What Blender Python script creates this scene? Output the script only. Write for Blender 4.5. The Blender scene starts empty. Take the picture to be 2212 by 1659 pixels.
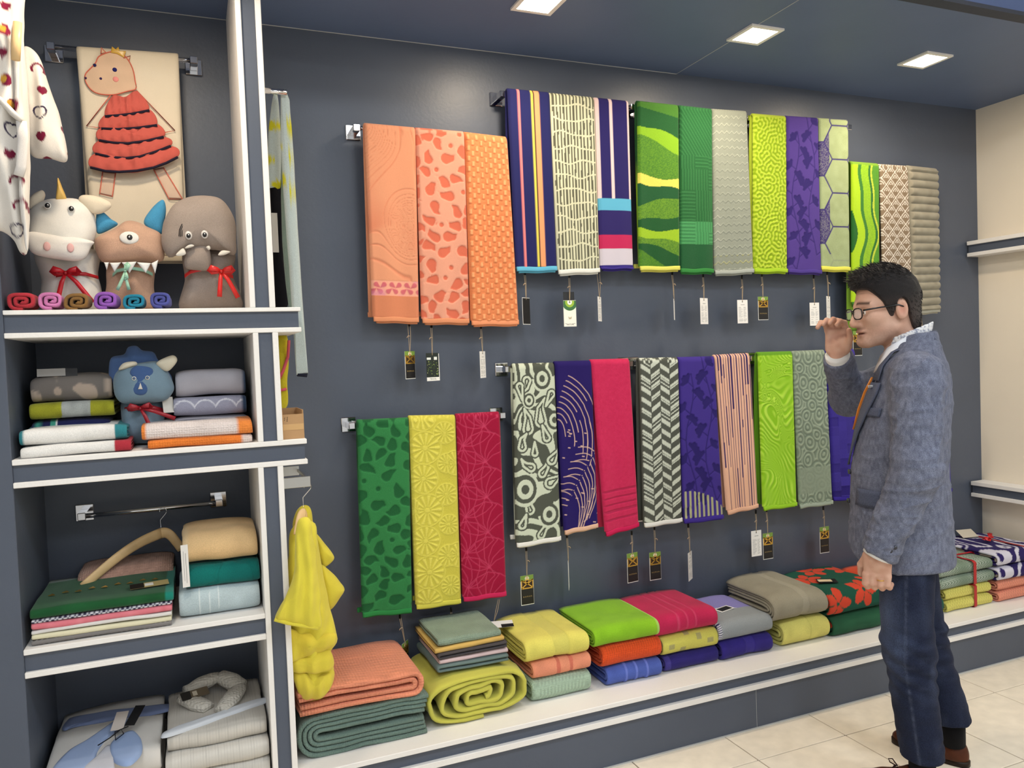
import bpy, math, random
import numpy as np
from mathutils import Matrix, Vector

# ------------------------------------------------------------------ camera
F_PX, CX, CY = 1690.0, 1106.0, 829.5
YAW, PITCH, ROLL = math.radians(22.2716), math.radians(-2.0739), math.radians(-2.1728)
CAMH = 1.5
def _axes():
    f = np.array([math.sin(YAW)*math.cos(PITCH), math.cos(YAW)*math.cos(PITCH), math.sin(PITCH)])
    r = np.array([math.cos(YAW), -math.sin(YAW), 0.0]); u = np.cross(r, f)
    return math.cos(ROLL)*r+math.sin(ROLL)*u, -math.sin(ROLL)*r+math.cos(ROLL)*u, f
CR, CU, CF = _axes()
CAM = np.array([0, 0, CAMH])
scene = bpy.context.scene
COL = scene.collection
cd = bpy.data.cameras.new('camera'); cam = bpy.data.objects.new('camera', cd); COL.objects.link(cam)
cd.sensor_fit = 'HORIZONTAL'; cd.sensor_width = 36.0; cd.lens = 36.0*F_PX/2212.0; cd.clip_start = 0.05; cd.clip_end = 50
M = Matrix.Identity(4)
for i in range(3):
    M[i][0], M[i][1], M[i][2], M[i][3] = CR[i], CU[i], -CF[i], CAM[i]
cam.matrix_world = M
scene.camera = cam

# ------------------------------------------------------------------ world, exposure
scene.view_settings.view_transform = 'Standard'; scene.view_settings.look = 'None'
scene.view_settings.gamma = 1.0; scene.view_settings.use_curve_mapping = False
scene.view_settings.exposure = 0.0
wd = bpy.data.worlds.new('world'); scene.world = wd; wd.use_nodes = True
wd.node_tree.nodes['Background'].inputs[0].default_value = (0.55, 0.6, 0.7, 1)
wd.node_tree.nodes['Background'].inputs[1].default_value = 0.12
DOWNLIGHT_W, ROOM_W = 7.5, 19.5      # lamp powers (downlights over the display, unseen fill panels added on the shop ceiling)

def ray(px, py):
    return (px-CX)/F_PX*CR-(py-CY)/F_PX*CU+CF
def PY(px, py, y):                    # point of the room at depth y
    d = ray(px, py); return CAM+d*(y/d[1])
def PZ(px, py, z):
    d = ray(px, py); return CAM+d*((z-CAMH)/d[2])
def PX(px, py, x):
    d = ray(px, py); return CAM+d*(x/d[0])
W, C, XR, ZC = 2.91, 2.45, 3.888, 2.70     # back wall, cabinet front, right wall, soffit height

# ------------------------------------------------------------------ helpers
def lin(c):
    c = np.asarray(c, float)/255.0
    return np.where(c <= 0.04045, c/12.92, ((c+0.055)/1.055)**2.4)
ORG = {}
def tag(o, label=None, cat=None, group=None, kind=None):
    if label: o['label'] = label
    if cat: o['category'] = cat
    if group: o['group'] = group
    if kind: o['kind'] = kind
    return o
def thing(name, loc, label, cat, group=None):
    o = bpy.data.objects.new(name, None); COL.objects.link(o); o.location = tuple(float(v) for v in loc)
    o.empty_display_size = 0.05
    ORG[o.name] = np.array(loc, float)
    return tag(o, label, cat, group)
def quads(nr, nc, cr=False, cc=False):
    i = np.arange(nr if cr else nr-1); j = np.arange(nc if cc else nc-1)
    a, b = np.meshgrid(i, j, indexing='ij'); a = a.ravel(); b = b.ravel()
    a2 = (a+1) % nr; b2 = (b+1) % nc
    return np.stack([a*nc+b, a*nc+b2, a2*nc+b2, a2*nc+b], 1)
class MB:                              # collects vertices, faces and colours of one mesh
    def __init__(s): s.v = []; s.f = []; s.c = []; s.n = 0
    def add(s, V, faces, col=None):
        V = np.asarray(V, float).reshape(-1, 3)
        if isinstance(faces, np.ndarray): faces = [faces]
        for fa in faces:
            fa = np.asarray(fa)
            if fa.ndim == 1: fa = fa[None]
            s.f.append(fa+s.n)
        s.v.append(V)
        if col is None: col = np.ones((len(V), 3))
        col = np.asarray(col, float)
        if col.ndim == 1: col = np.tile(col, (len(V), 1))
        s.c.append(col); s.n += len(V); return s
    def box(s, a, b, col=None, bev=0.0):
        a, b = np.array([min(a[i], b[i]) for i in range(3)], float), np.array([max(a[i], b[i]) for i in range(3)], float)
        if bev <= 0:
            V = [(x, y, z) for x in (a[0], b[0]) for y in (a[1], b[1]) for z in (a[2], b[2])]
            return s.add(V, np.array([[0, 1, 3, 2], [4, 6, 7, 5], [0, 4, 5, 1], [2, 3, 7, 6], [0, 2, 6, 4], [1, 5, 7, 3]]), col)
        m = (a+b)/2; h = (b-a)/2; bev = min(bev, h.min()*0.9); V = []; idx = {}
        for sx in (-1, 1):
            for sy in (-1, 1):
                for sz in (-1, 1):
                    for ax in range(3):
                        p = h-bev; p = p.copy(); p[ax] = h[ax]
                        idx[(sx, sy, sz, ax)] = len(V); V.append(m+p*np.array([sx, sy, sz]))
        Fq = []; Ft = []
        I = lambda sx, sy, sz, ax: idx[(sx, sy, sz, ax)]
        for ax in range(3):
            o = [i for i in range(3) if i != ax]
            for sg in (-1, 1):
                q = []
                for (p1, p2) in ((-1, -1), (1, -1), (1, 1), (-1, 1)):
                    k = [0, 0, 0]; k[ax] = sg; k[o[0]] = p1; k[o[1]] = p2; q.append(I(*k, ax))
                flip = (sg < 0) ^ (ax == 1); Fq.append(q[::-1] if flip else q)
        for ax in range(3):
            o = [i for i in range(3) if i != ax]
            for p1 in (-1, 1):
                for p2 in (-1, 1):
                    k0 = [0, 0, 0]; k0[o[0]] = p1; k0[o[1]] = p2; k1 = list(k0); k0[ax] = -1; k1[ax] = 1
                    q = [I(*k0, o[0]), I(*k1, o[0]), I(*k1, o[1]), I(*k0, o[1])]
                    Fq.append(q)
        for sx in (-1, 1):
            for sy in (-1, 1):
                for sz in (-1, 1): Ft.append([I(sx, sy, sz, 0), I(sx, sy, sz, 1), I(sx, sy, sz, 2)])
        return s.add(V, [np.array(Fq), np.array(Ft)], col)
    def tube(s, pts, r, n=8, col=None, closed=False, caps=True, flat=1.0):
        pts = np.asarray(pts, float); k = len(pts)
        r = np.broadcast_to(np.asarray(r, float), (k,))
        T = np.gradient(pts, axis=0) if not closed else np.roll(pts, -1, 0)-np.roll(pts, 1, 0)
        T /= np.linalg.norm(T, axis=1)[:, None]+1e-12
        up = np.array([0, 0, 1.0]) if abs(T[:, 2]).mean() < 0.8 else np.array([0, 1.0, 0])
        N = np.cross(up, T); N /= np.linalg.norm(N, axis=1)[:, None]+1e-12; B = np.cross(T, N)
        a = np.linspace(0, 2*np.pi, n, endpoint=False)
        V = pts[:, None]+r[:, None, None]*(np.cos(a)[None, :, None]*N[:, None]+flat*np.sin(a)[None, :, None]*B[:, None])
        fs = [quads(k, n, cr=closed, cc=True)]
        if caps and not closed: fs += [np.arange(n)[::-1], np.arange(n)+(k-1)*n]
        return s.add(V.reshape(-1, 3), fs, col)
    def build(s, name, mat, parent=None, origin=None, smooth=True):
        V = np.concatenate(s.v); Cc = np.concatenate(s.c)
        if parent is not None: org = ORG[parent.name]
        elif origin is not None: org = np.array(origin, float)
        else: org = np.array([(V[:, 0].min()+V[:, 0].max())/2, (V[:, 1].min()+V[:, 1].max())/2, V[:, 2].min()])
        me = bpy.data.meshes.new(name); n = len(V)
        lens = np.concatenate([np.full(len(f), f.shape[1]) for f in s.f]); loops = np.concatenate([f.ravel() for f in s.f])
        me.vertices.add(n); me.vertices.foreach_set('co', (V-org).astype(np.float32).ravel())
        me.loops.add(len(loops)); me.loops.foreach_set('vertex_index', loops.astype(np.int32))
        me.polygons.add(len(lens)); st = np.concatenate([[0], np.cumsum(lens)[:-1]])
        me.polygons.foreach_set('loop_start', st.astype(np.int32))
        try: me.polygons.foreach_set('loop_total', lens.astype(np.int32))
        except Exception: pass
        me.polygons.foreach_set('use_smooth', np.full(len(lens), bool(smooth)))
        me.update(calc_edges=True); me.validate()
        ca = me.color_attributes.new('Col', 'FLOAT_COLOR', 'POINT')
        ca.data.foreach_set('color', np.concatenate([Cc, np.ones((n, 1))], 1).astype(np.float32).ravel())
        if mat is not None: me.materials.append(mat)
        o = bpy.data.objects.new(name, me); COL.objects.link(o)
        if parent is not None: o.parent = parent
        else: o.location = tuple(org)
        ORG[o.name] = org
        return o
def boxo(name, a, b, mat, parent=None, bev=0.0, kind=None, smooth=False, col=None):
    o = MB().box(a, b, col, bev).build(name, mat, parent, smooth=smooth)
    if kind: o['kind'] = kind
    return o

def vnoise(p, scale, seed=0):          # smooth value noise, p (n,3), result in [-1,1]
    p = np.asarray(p, float)*scale+np.array([13.7, 7.3, 3.1])*(seed+1)
    i = np.floor(p).astype(np.int64); f = p-i; f = f*f*(3-2*f)
    def h(x, y, z):
        n = (x*374761393+y*668265263+z*2147483647+seed*974711) & 0x7fffffff
        n = ((n ^ (n >> 13))*1274126177) & 0x7fffffff
        return ((n ^ (n >> 16)) & 0xffff)/32767.5-1
    r = 0
    for a in (0, 1):
        for b in (0, 1):
            for c in (0, 1):
                w = (f[:, 0] if a else 1-f[:, 0])*(f[:, 1] if b else 1-f[:, 1])*(f[:, 2] if c else 1-f[:, 2])
                r = r+w*h(i[:, 0]+a, i[:, 1]+b, i[:, 2]+c)
    return r

# ------------------------------------------------------------------ materials
def newmat(name):
    m = bpy.data.materials.new(name); m.use_nodes = True
    return m, m.node_tree.nodes, m.node_tree.links, m.node_tree.nodes['Principled BSDF']
def paint(name, rgb, rough=0.6, var=0.06, bump=0.06, scale=60.0, spec=0.3, metallic=0.0, mottle=3.0):
    m, N, Lk, b = newmat(name)
    tc = N.new('ShaderNodeTexCoord'); nz = N.new('ShaderNodeTexNoise'); nz.inputs['Scale'].default_value = mottle; nz.inputs['Detail'].default_value = 6
    rp = N.new('ShaderNodeMapRange'); rp.inputs[1].default_value = 0.3; rp.inputs[2].default_value = 0.7; rp.inputs[3].default_value = 1-var; rp.inputs[4].default_value = 1+var
    mx = N.new('ShaderNodeMix'); mx.data_type = 'RGBA'; mx.blend_type = 'MULTIPLY'; mx.inputs[0].default_value = 1
    mx.inputs[6].default_value = (*lin(rgb), 1)
    Lk.new(tc.outputs['Object'], nz.inputs['Vector']); Lk.new(nz.outputs[0], rp.inputs[0]); Lk.new(rp.outputs[0], mx.inputs[7]); Lk.new(mx.outputs[2], b.inputs['Base Color'])
    n2 = N.new('ShaderNodeTexNoise'); n2.inputs['Scale'].default_value = scale; n2.inputs['Detail'].default_value = 4
    bp = N.new('ShaderNodeBump'); bp.inputs['Strength'].default_value = bump; bp.inputs['Distance'].default_value = 0.01
    Lk.new(tc.outputs['Object'], n2.inputs['Vector']); Lk.new(n2.outputs[0], bp.inputs['Height']); Lk.new(bp.outputs[0], b.inputs['Normal'])
    b.inputs['Roughness'].default_value = rough; b.inputs['Specular IOR Level'].default_value = spec; b.inputs['Metallic'].default_value = metallic
    return m
def cloth(name, bump=0.35, scale=420.0, var=0.10, sheen=0.10, dist=0.003, weave=None, rough=0.95):
    """fabric: colour from the Col attribute of the mesh, pile or weave from noise / waves"""
    m, N, Lk, b = newmat(name)
    at = N.new('ShaderNodeAttribute'); at.attribute_name = 'Col'
    tc = N.new('ShaderNodeTexCoord'); nz = N.new('ShaderNodeTexNoise'); nz.inputs['Scale'].default_value = scale; nz.inputs['Detail'].default_value = 3
    rp = N.new('ShaderNodeMapRange'); rp.inputs[1].default_value = 0.3; rp.inputs[2].default_value = 0.7; rp.inputs[3].default_value = (1-var)*.92; rp.inputs[4].default_value = (1+var)*.92
    mx = N.new('ShaderNodeMix'); mx.data_type = 'RGBA'; mx.blend_type = 'MULTIPLY'; mx.inputs[0].default_value = 1
    Lk.new(tc.outputs['Object'], nz.inputs['Vector']); Lk.new(nz.outputs[0], rp.inputs[0])
    Lk.new(at.outputs['Color'], mx.inputs[6]); Lk.new(rp.outputs[0], mx.inputs[7]); Lk.new(mx.outputs[2], b.inputs['Base Color'])
    bp = N.new('ShaderNodeBump'); bp.inputs['Strength'].default_value = bump; bp.inputs['Distance'].default_value = dist
    if weave:
        vo = N.new('ShaderNodeTexVoronoi'); vo.inputs['Scale'].default_value = weave; vo.inputs['Randomness'].default_value = 0.25
        Lk.new(tc.outputs['Object'], vo.inputs['Vector']); Lk.new(vo.outputs['Distance'], bp.inputs['Height'])
    else: Lk.new(nz.outputs[0], bp.inputs['Height'])
    Lk.new(bp.outputs[0], b.inputs['Normal'])
    b.inputs['Roughness'].default_value = rough; b.inputs['Specular IOR Level'].default_value = 0.15
    b.inputs['Sheen Weight'].default_value = sheen; b.inputs['Sheen Roughness'].default_value = 0.5
    return m
def plainmat(name, rgb, rough=0.5, metallic=0.0, spec=0.5):
    m, N, Lk, b = newmat(name)
    nz = N.new('ShaderNodeTexNoise'); nz.inputs['Scale'].default_value = 40
    rp = N.new('ShaderNodeMapRange'); rp.inputs[3].default_value = rough*0.8; rp.inputs[4].default_value = min(1, rough*1.2)
    Lk.new(nz.outputs[0], rp.inputs[0]); Lk.new(rp.outputs[0], b.inputs['Roughness'])
    b.inputs['Base Color'].default_value = (*lin(rgb), 1); b.inputs['Metallic'].default_value = metallic; b.inputs['Specular IOR Level'].default_value = spec
    return m
def vcolmat(name, rough=0.6, spec=0.4, metallic=0.0):
    m, N, Lk, b = newmat(name)
    at = N.new('ShaderNodeAttribute'); at.attribute_name = 'Col'; Lk.new(at.outputs['Color'], b.inputs['Base Color'])
    b.inputs['Roughness'].default_value = rough; b.inputs['Specular IOR Level'].default_value = spec; b.inputs['Metallic'].default_value = metallic
    return m
def emit(name, rgb, strength):
    m, N, Lk, b = newmat(name)
    b.inputs['Base Color'].default_value = (*lin(rgb), 1); b.inputs['Emission Color'].default_value = (*lin(rgb), 1); b.inputs['Emission Strength'].default_value = strength
    return m
MAT = dict(
    wall=paint('slate_wall_paint', (84, 91, 105), rough=0.42, var=0.05, bump=0.05, scale=90, spec=0.4),
    cab=paint('slate_cabinet_paint', (82, 89, 103), rough=0.5, var=0.04, bump=0.05, scale=70, spec=0.35),
    soffit=paint('slate_soffit_paint', (95, 110, 141), rough=0.5, var=0.04, bump=0.03),
    fascia=paint('blue_fascia_paint', (84, 100, 140), rough=0.6, var=0.05),
    white=paint('white_board_paint', (236, 233, 229), rough=0.5, var=0.03, bump=0.08, scale=120),
    cream=paint('beige_panel_paint', (240, 229, 210), rough=0.6, var=0.02, bump=0.03),
    roomwall=paint('shop_wall_paint', (206, 208, 210), rough=0.7, var=0.03),
    tile=paint('beige_floor_tile_glaze', (240, 229, 210), rough=0.28, var=0.06, bump=0.02, scale=30, spec=0.45, mottle=18),
    grout=paint('grout', (112, 96, 80), rough=0.9, var=0.08),
    caulk=paint('caulk_line', (190, 190, 188), rough=0.7),
    chrome=plainmat('chrome', (225, 225, 228), 0.1, 1.0),
    steel=plainmat('brushed_steel', (190, 190, 188), 0.3, 1.0),
    terry=cloth('terry_pile'), velour=cloth('velour', bump=0.2, scale=700, var=0.06, sheen=0.15),
    knit=cloth('knit_stitch', bump=0.9, dist=0.004, weave=150, var=0.06), waffle=cloth('waffle_weave', bump=1.0, dist=0.005, weave=105, var=0.05),
    flat=cloth('smooth_cotton', bump=0.15, scale=900, var=0.04, sheen=0.03), satin=vcolmat('satin_ribbon', 0.32, 0.5),
    card=vcolmat('printed_card', 0.45, 0.4), twine=cloth('jute_twine', bump=0.5, scale=900, var=0.15),
    gold=plainmat('gold_foil', (214, 172, 78), 0.28, 0.85), wood=paint('varnished_beech', (226, 190, 138), rough=0.4, var=0.10, bump=0.03, mottle=22),
    kraft=paint('kraft_cardboard', (176, 140, 100), rough=0.85, var=0.06, bump=0.05), plastic=vcolmat('glossy_plastic', 0.25, 0.5),
    lamp=emit('warm_lamp_diffuser', (255, 236, 205), 14.0), panel=emit('added_panel_diffuser', (250, 250, 255), 5.0), black=plainmat('black_plastic', (16, 16, 18), 0.4),
)

# ------------------------------------------------------------------ the room
YB, XL = -2.6, -2.4                     # wall behind the camera, far left wall
ZM = 3.15                               # main ceiling
YS = 2.035                               # soffit front
boxo('wall_back', (XL, W, 0), (XR+0.1, W+0.1, ZC), MAT['wall'], kind='structure')
boxo('wall_right', (XR, YB, 0), (XR+0.1, W, ZC), MAT['cream'], kind='structure')
boxo('wall_left', (XL-0.1, YB, 0), (XL, W+0.1, ZM), MAT['roomwall'], kind='structure')
boxo('wall_front', (XL-0.1, YB-0.1, 0), (XR+0.1, YB, ZM), MAT['roomwall'], kind='structure')
boxo('wall_right_upper', (XR, YB, ZC), (XR+0.1, YS, ZM), MAT['roomwall'], kind='structure')
sof = boxo('ceiling', (XL, YS+0.02, ZC), (XR+0.1, W+0.1, ZC+0.05), MAT['soffit'], kind='structure')
# a fine open joint between two soffit boards and along the back wall
boxo('joint_seam', (2.02, YS+0.03, ZC-0.0006), (2.0225, W, ZC+0.001), MAT['caulk'], sof)
boxo('joint_seam', (XL, W-0.003, ZC-0.0016), (2.02, W, ZC), MAT['caulk'], sof)
boxo('trim_1', (XL, YS-0.03, ZC-0.003), (XR, YS+0.02, ZC+0.012), paint('dark_trim_paint', (58, 62, 74)), kind='structure')
boxo('trim_2', (XL, YS-0.028, ZC+0.012), (XR, YS+0.02, ZM), MAT['fascia'], kind='structure')
boxo('ceiling_main', (XL-0.1, YB-0.1, ZM), (XR+0.1, YS+0.02, ZM+0.05), MAT['roomwall'], kind='structure')
flo = boxo('floor', (XL, YB, -0.06), (XR, W, -0.004), MAT['grout'], kind='structure')
TS = 0.4137
tile_me = None
ix0 = int(math.floor((XL-2.25)/TS)); ix1 = int(math.ceil((XR-2.25)/TS))
for ix in range(ix0, ix1):
    for iy in range(-12, 2):
        xa = max(2.25+ix*TS+0.0022, XL+.001); xb = min(2.25+(ix+1)*TS-0.0022, XR-.001)
        ya = max(2.26+(iy-1)*TS+0.0022, YB+.001); yb = min(2.26+iy*TS-0.0022, W-.001)
        if xb-xa < 0.02 or yb-ya < 0.02: continue
        full = xb-xa > TS-0.005 and yb-ya > TS-0.005
        if full and tile_me is not None:
            o = bpy.data.objects.new('tile', tile_me); COL.objects.link(o); o.parent = flo
            o.location = Vector((xa-TX, ya-TY, 0.0)); ORG[o.name] = ORG[flo.name]
            continue
        o = boxo('tile', (xa, ya, -0.01), (xb, yb, 0.0), MAT['tile'], flo, bev=0.0012)
        if full: tile_me = o.data; TX, TY = xa, ya

# recessed square downlights of the soffit and added flat fill panels on the shop ceiling
def ceiling_lamp(name, label, cx, cy, z, s, rim, power, color, emis, group):
    t = thing(name, (cx, cy, z-0.008), label, 'light', group)
    mb = MB(); h = s/2
    for (a, b) in (((cx-h, cy-h), (cx+h, cy-h+rim)), ((cx-h, cy+h-rim), (cx+h, cy+h)), ((cx-h, cy-h+rim), (cx-h+rim, cy+h-rim)), ((cx+h-rim, cy-h+rim), (cx+h, cy+h-rim))):
        mb.box((a[0], a[1], z-0.008), (b[0], b[1], z-0.0003))
    mb.build('rim', MAT['white'], t, smooth=False)
    boxo('diffuser', (cx-h+rim, cy-h+rim, z-0.006), (cx+h-rim, cy+h-rim, z-0.0005), emis, t)
    ld = bpy.data.lights.new('lamp', 'AREA'); ld.shape = 'SQUARE'; ld.size = s-2*rim; ld.energy = power; ld.color = color
    lo = bpy.data.objects.new('lamp', ld); COL.objects.link(lo); lo.location = (0, 0, -0.004); lo.parent = t
    return t
WARM, COOL = (1.0, 0.83, 0.62), (0.87, 0.94, 1.0)
for cx, lab in ((-0.08, 'square recessed downlight in the soffit above the hippo towel'), (1.158, 'square recessed downlight nearest the top centre, cut off by the top edge'), (2.068, 'square recessed downlight above the green and grey towels'), (2.970, 'square recessed downlight nearest the cream end wall')):
    ceiling_lamp('ceiling_downlight', lab, cx, 2.452 if cx > 0 else 2.12, ZC, 0.152, 0.016, DOWNLIGHT_W, WARM, MAT['lamp'], 'square downlights in the soffit')
for i, (cx, cy) in enumerate(((-0.6, 0.3), (1.2, 0.3), (3.0, 0.3), (-0.6, -1.5), (1.2, -1.5), (3.0, -1.5))):  # unseen panels, added behind the camera to light the display from the front
    ceiling_lamp('added_fill_panel', 'large flat panel added for soft front light, %s row and %s, in the shop ceiling behind the viewpoint' % (('nearer', 'farther')[i//3], ('left', 'middle', 'right')[i % 3]), cx, cy, ZM, 0.6, 0.02, ROOM_W, COOL, MAT['panel'], 'added fill panels on the shop ceiling')

# display bench along the back wall
BZ = 0.239
XB0 = 0.245
bench = thing('display_bench', (2.0, 2.6, 0), 'low white-topped slate bench running along the wall under the towels', 'bench')
boxo('top_board', (XB0, 2.44, 0.222), (XR, W, BZ), MAT['white'], bench, bev=0.0015)
boxo('upper_fascia', (XB0, 2.456, 0.181), (XR, 2.48, 0.222), MAT['cab'], bench)
boxo('edge_strip', (XB0, 2.44, 0.160), (XR, 2.48, 0.181), MAT['white'], bench, bev=0.0015)
boxo('base_panel', (XB0, 2.456, 0), (1.9915, 2.48, 0.160), MAT['cab'], bench)
boxo('base_panel', (1.9945, 2.456, 0), (XR, 2.48, 0.160), MAT['cab'], bench)
boxo('joint_strip', (1.9915, 2.4575, 0.0), (1.9945, 2.47, 0.160), MAT['caulk'], bench)
boxo('caulk_line', (XB0, 2.4505, 0), (XR, 2.456, 0.004), MAT['caulk'], bench)

# wall shelves on the right wall
for z0, lab in ((1.926, 'upper white-edged slate shelf along the cream end wall'), (0.664, 'lower white-edged slate shelf along the cream end wall')):
    t = thing('wall_shelf', (XR-0.05, 1.5, z0), lab, 'shelf')
    boxo('top_board', (XR-0.1, YB+.3, z0+0.060), (XR-.001, W-0.012, z0+0.080), MAT['white'], t, bev=0.0015)
    boxo('fascia', (XR-0.088, YB+.3, z0+0.019), (XR-.001, W-0.012, z0+0.060), MAT['cab'], t)
    boxo('lower_board', (XR-0.1, YB+.3, z0), (XR-.001, W-0.012, z0+0.019), MAT['white'], t, bev=0.0015)

# shelf cabinet at the left
XA, XI, XO, XE = -0.457, 0.172, 0.245, 0.318        # inner left side, inner right side, outer post face, shelf ends
unit = thing('shelf_cabinet', (-0.1, 2.7, 0), 'slate shelf cabinet with white-edged shelves and post at the left', 'cabinet')
boxo('side_panel', (XA-0.16, C+0.004, 0), (XA, W-0.001, ZC-0.001), MAT['cab'], unit, bev=0.002)
def post(z0, z1, x0=XI, x1=XO):
    o = boxo('post', (x0+0.002, C+0.008, z0), (x1-0.002, W-0.001, z1), MAT['cab'], unit)
    boxo('inner_board', (x0, C, z0), (x0+0.016, W-0.001, z1), MAT['white'], o, bev=0.0015)
    boxo('outer_board', (x1-0.017, C, z0), (x1, W-0.001, z1), MAT['white'], o, bev=0.0015)
post(1.672, ZC-0.001); post(1.270, 1.597, XI+.004, XO+.004); post(0.0, 1.193, XI, XO)
def shelf(za, zb, zc, zd, x1):
    o = boxo('shelf', (XA+.0005, C, zb), (x1, W-0.001, za), MAT['white'], unit, bev=0.0015)
    boxo('fascia', (XA+.0005, C+0.012, zc), (x1-0.006 if x1 > 0.2 else x1, C+0.04, zb), MAT['cab'], o)
    boxo('lower_board', (XA+.0005, C, zd), (x1, W-0.001, zc), MAT['white'], o, bev=0.0015)
shelf(1.672, 1.660, 1.611, 1.597, XE); shelf(1.270, 1.255, 1.208, 1.193, XE); shelf(0.752, 0.737, 0.689, 0.673, XI-.0005)
boxo('floor_board', (XA+.0005, C+.01, 0.0), (XI-.0005, W-.001, BZ), MAT['white'], unit)
# ------------------------------------------------------------------ woven patterns: f(u, v, w, h) -> colour (n,3), relief (n)
def mixc(a, b, t):
    a = np.asarray(a, float); b = np.asarray(b, float); t = np.clip(t, 0, 1)[:, None]
    return a*(1-t)+b*t
def solid(u, rgb): return np.tile(lin(rgb), (len(u), 1))
def sm(x, e=0.0012): return np.clip(0.5-x/(2*e), 0, 1)      # 1 inside (x<0), soft edge
def seg(u, v, x0, y0, x1, y1):
    dx, dy = x1-x0, y1-y0; t = np.clip(((u-x0)*dx+(v-y0)*dy)/(dx*dx+dy*dy+1e-12), 0, 1)
    return np.hypot(u-x0-t*dx, v-y0-t*dy), t
def pline(u, v, pts):
    d = np.full(len(u), 9.0)
    for a, b in zip(pts[:-1], pts[1:]): d = np.minimum(d, seg(u, v, *a, *b)[0])
    return d
def curve(pts, n=16):
    p = np.array([pts[0]]+list(pts)+[pts[-1]], float); out = []
    for i in range(1, len(p)-2):
        for t in np.linspace(0, 1, max(3, n//(len(pts)-1)), endpoint=False): p0, p1, p2, p3 = p[i-1:i+3]; out.append(.5*((2*p1)+(-p0+p2)*t+(2*p0-5*p1+4*p2-p3)*t*t+(-p0+3*p1-3*p2+p3)*t**3))
    return [tuple(q) for q in out]+[tuple(p[-1])]
def arc(cx, cy, r, a0, a1, n=14, ry=None):
    a = np.radians(np.linspace(a0, a1, n)); return [(cx+r*math.cos(t), cy+(ry or r)*math.sin(t)) for t in a]
def dropf(u, v, cx, cy, r, ln, ang, bend=0.0):
    tx, ty = cx+ln*math.cos(ang), cy+ln*math.sin(ang)
    if bend:
        nx, ny = -math.sin(ang), math.cos(ang); mx, my = cx+0.5*ln*math.cos(ang)+bend*nx, cy+0.5*ln*math.sin(ang)+bend*ny
        d1, t1 = seg(u, v, cx, cy, mx, my); d2, t2 = seg(u, v, mx, my, tx, ty)
        return np.minimum(d1-r*(1-0.45*t1), d2-r*0.55*(1-t2))
    d, t = seg(u, v, cx, cy, tx, ty); return d-r*(1-t)
def n2(u, v, s, seed=0): return vnoise(np.stack([u, v, np.zeros_like(u)], 1), s, seed)
def warp(u, v, s, amp, seed): return u+amp*n2(u, v, s, seed), v+amp*n2(u, v, s, seed+5)
def scatter(w, h, n, dmin, seed):
    rg = random.Random(seed); P = []
    for _ in range(n*60):
        p = (rg.uniform(-0.01, w+0.01), rg.uniform(-0.01, h+0.01))
        if all((p[0]-q[0])**2+(p[1]-q[1])**2 > dmin*dmin for q in P): P.append(p)
        if len(P) >= n: break
    return P, rg
_LAB = {}
def labyrinth(u, v, period, seed):      # maze lines: band-passed noise
    if seed not in _LAB:
        rg = np.random.default_rng(seed); n = 256; a = rg.standard_normal((n, n))
        k = np.hypot(*np.meshgrid(np.fft.fftfreq(n), np.fft.fftfreq(n))); flt = np.exp(-((k-0.085)/0.012)**2)
        g = np.fft.ifft2(np.fft.fft2(a)*flt).real; _LAB[seed] = g/np.abs(g).std()
    g = _LAB[seed]; s = 1/(0.085*period); x = (u*s) % 256; y = (v*s) % 256
    i = x.astype(int); j = y.astype(int); fx = x-i; fy = y-j; i2 = (i+1) % 256; j2 = (j+1) % 256; i %= 256; j %= 256
    return (g[j, i]*(1-fx)+g[j, i2]*fx)*(1-fy)+(g[j2, i]*(1-fx)+g[j2, i2]*fx)*fy
def pt_swirl(u, v, w, h):
    uu, vv = warp(u, v, 6, 0.07, 3); f = n2(uu, vv*0.55, 5.0, 8)+0.9*np.exp(-((u-.85*w)**2+((v-.50*h)*.7)**2)/.0035); ln = np.abs(((f*17) % 1)-0.5)*2
    line = np.clip(1-ln/0.20, 0, 1); flat = np.clip(n2(uu, vv, 8, 2)*3-0.9, 0, 1)
    c = mixc(lin((226, 154, 118)), lin((208, 116, 86)), np.maximum(line*0.5, flat*0.75)); hh = -0.0030*line*(1-flat)
    lo, hi = 0.135*h, 0.215*h; b = ((v > lo) & (v < hi)); cell = np.full(len(u), 9.0)
    for i in range(7):
        for j in range(2):
            a = 1.57+(0.9 if (i+j) % 2 else -0.9)+(3.14 if j else 0); cell = np.minimum(cell, dropf(u, v, (i+0.5*j)*w/6.0, lo+(0.28+0.44*j)*(hi-lo), 0.0095, 0.020, a))
    cb = mixc(lin((236, 168, 142)), lin((206, 104, 112)), sm(cell)); pk = np.clip(n2(u, v, 30, 6)*2, 0, 1); cb = mixc(cb, lin((214, 132, 160)), pk*.6); c[b] = cb[b]; hh[b] = 0.001*sm(cell)[b]-0.001
    p = v < lo; c[p] = lin((212, 132, 96)); hh[p] = 0
    return c, hh
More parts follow.
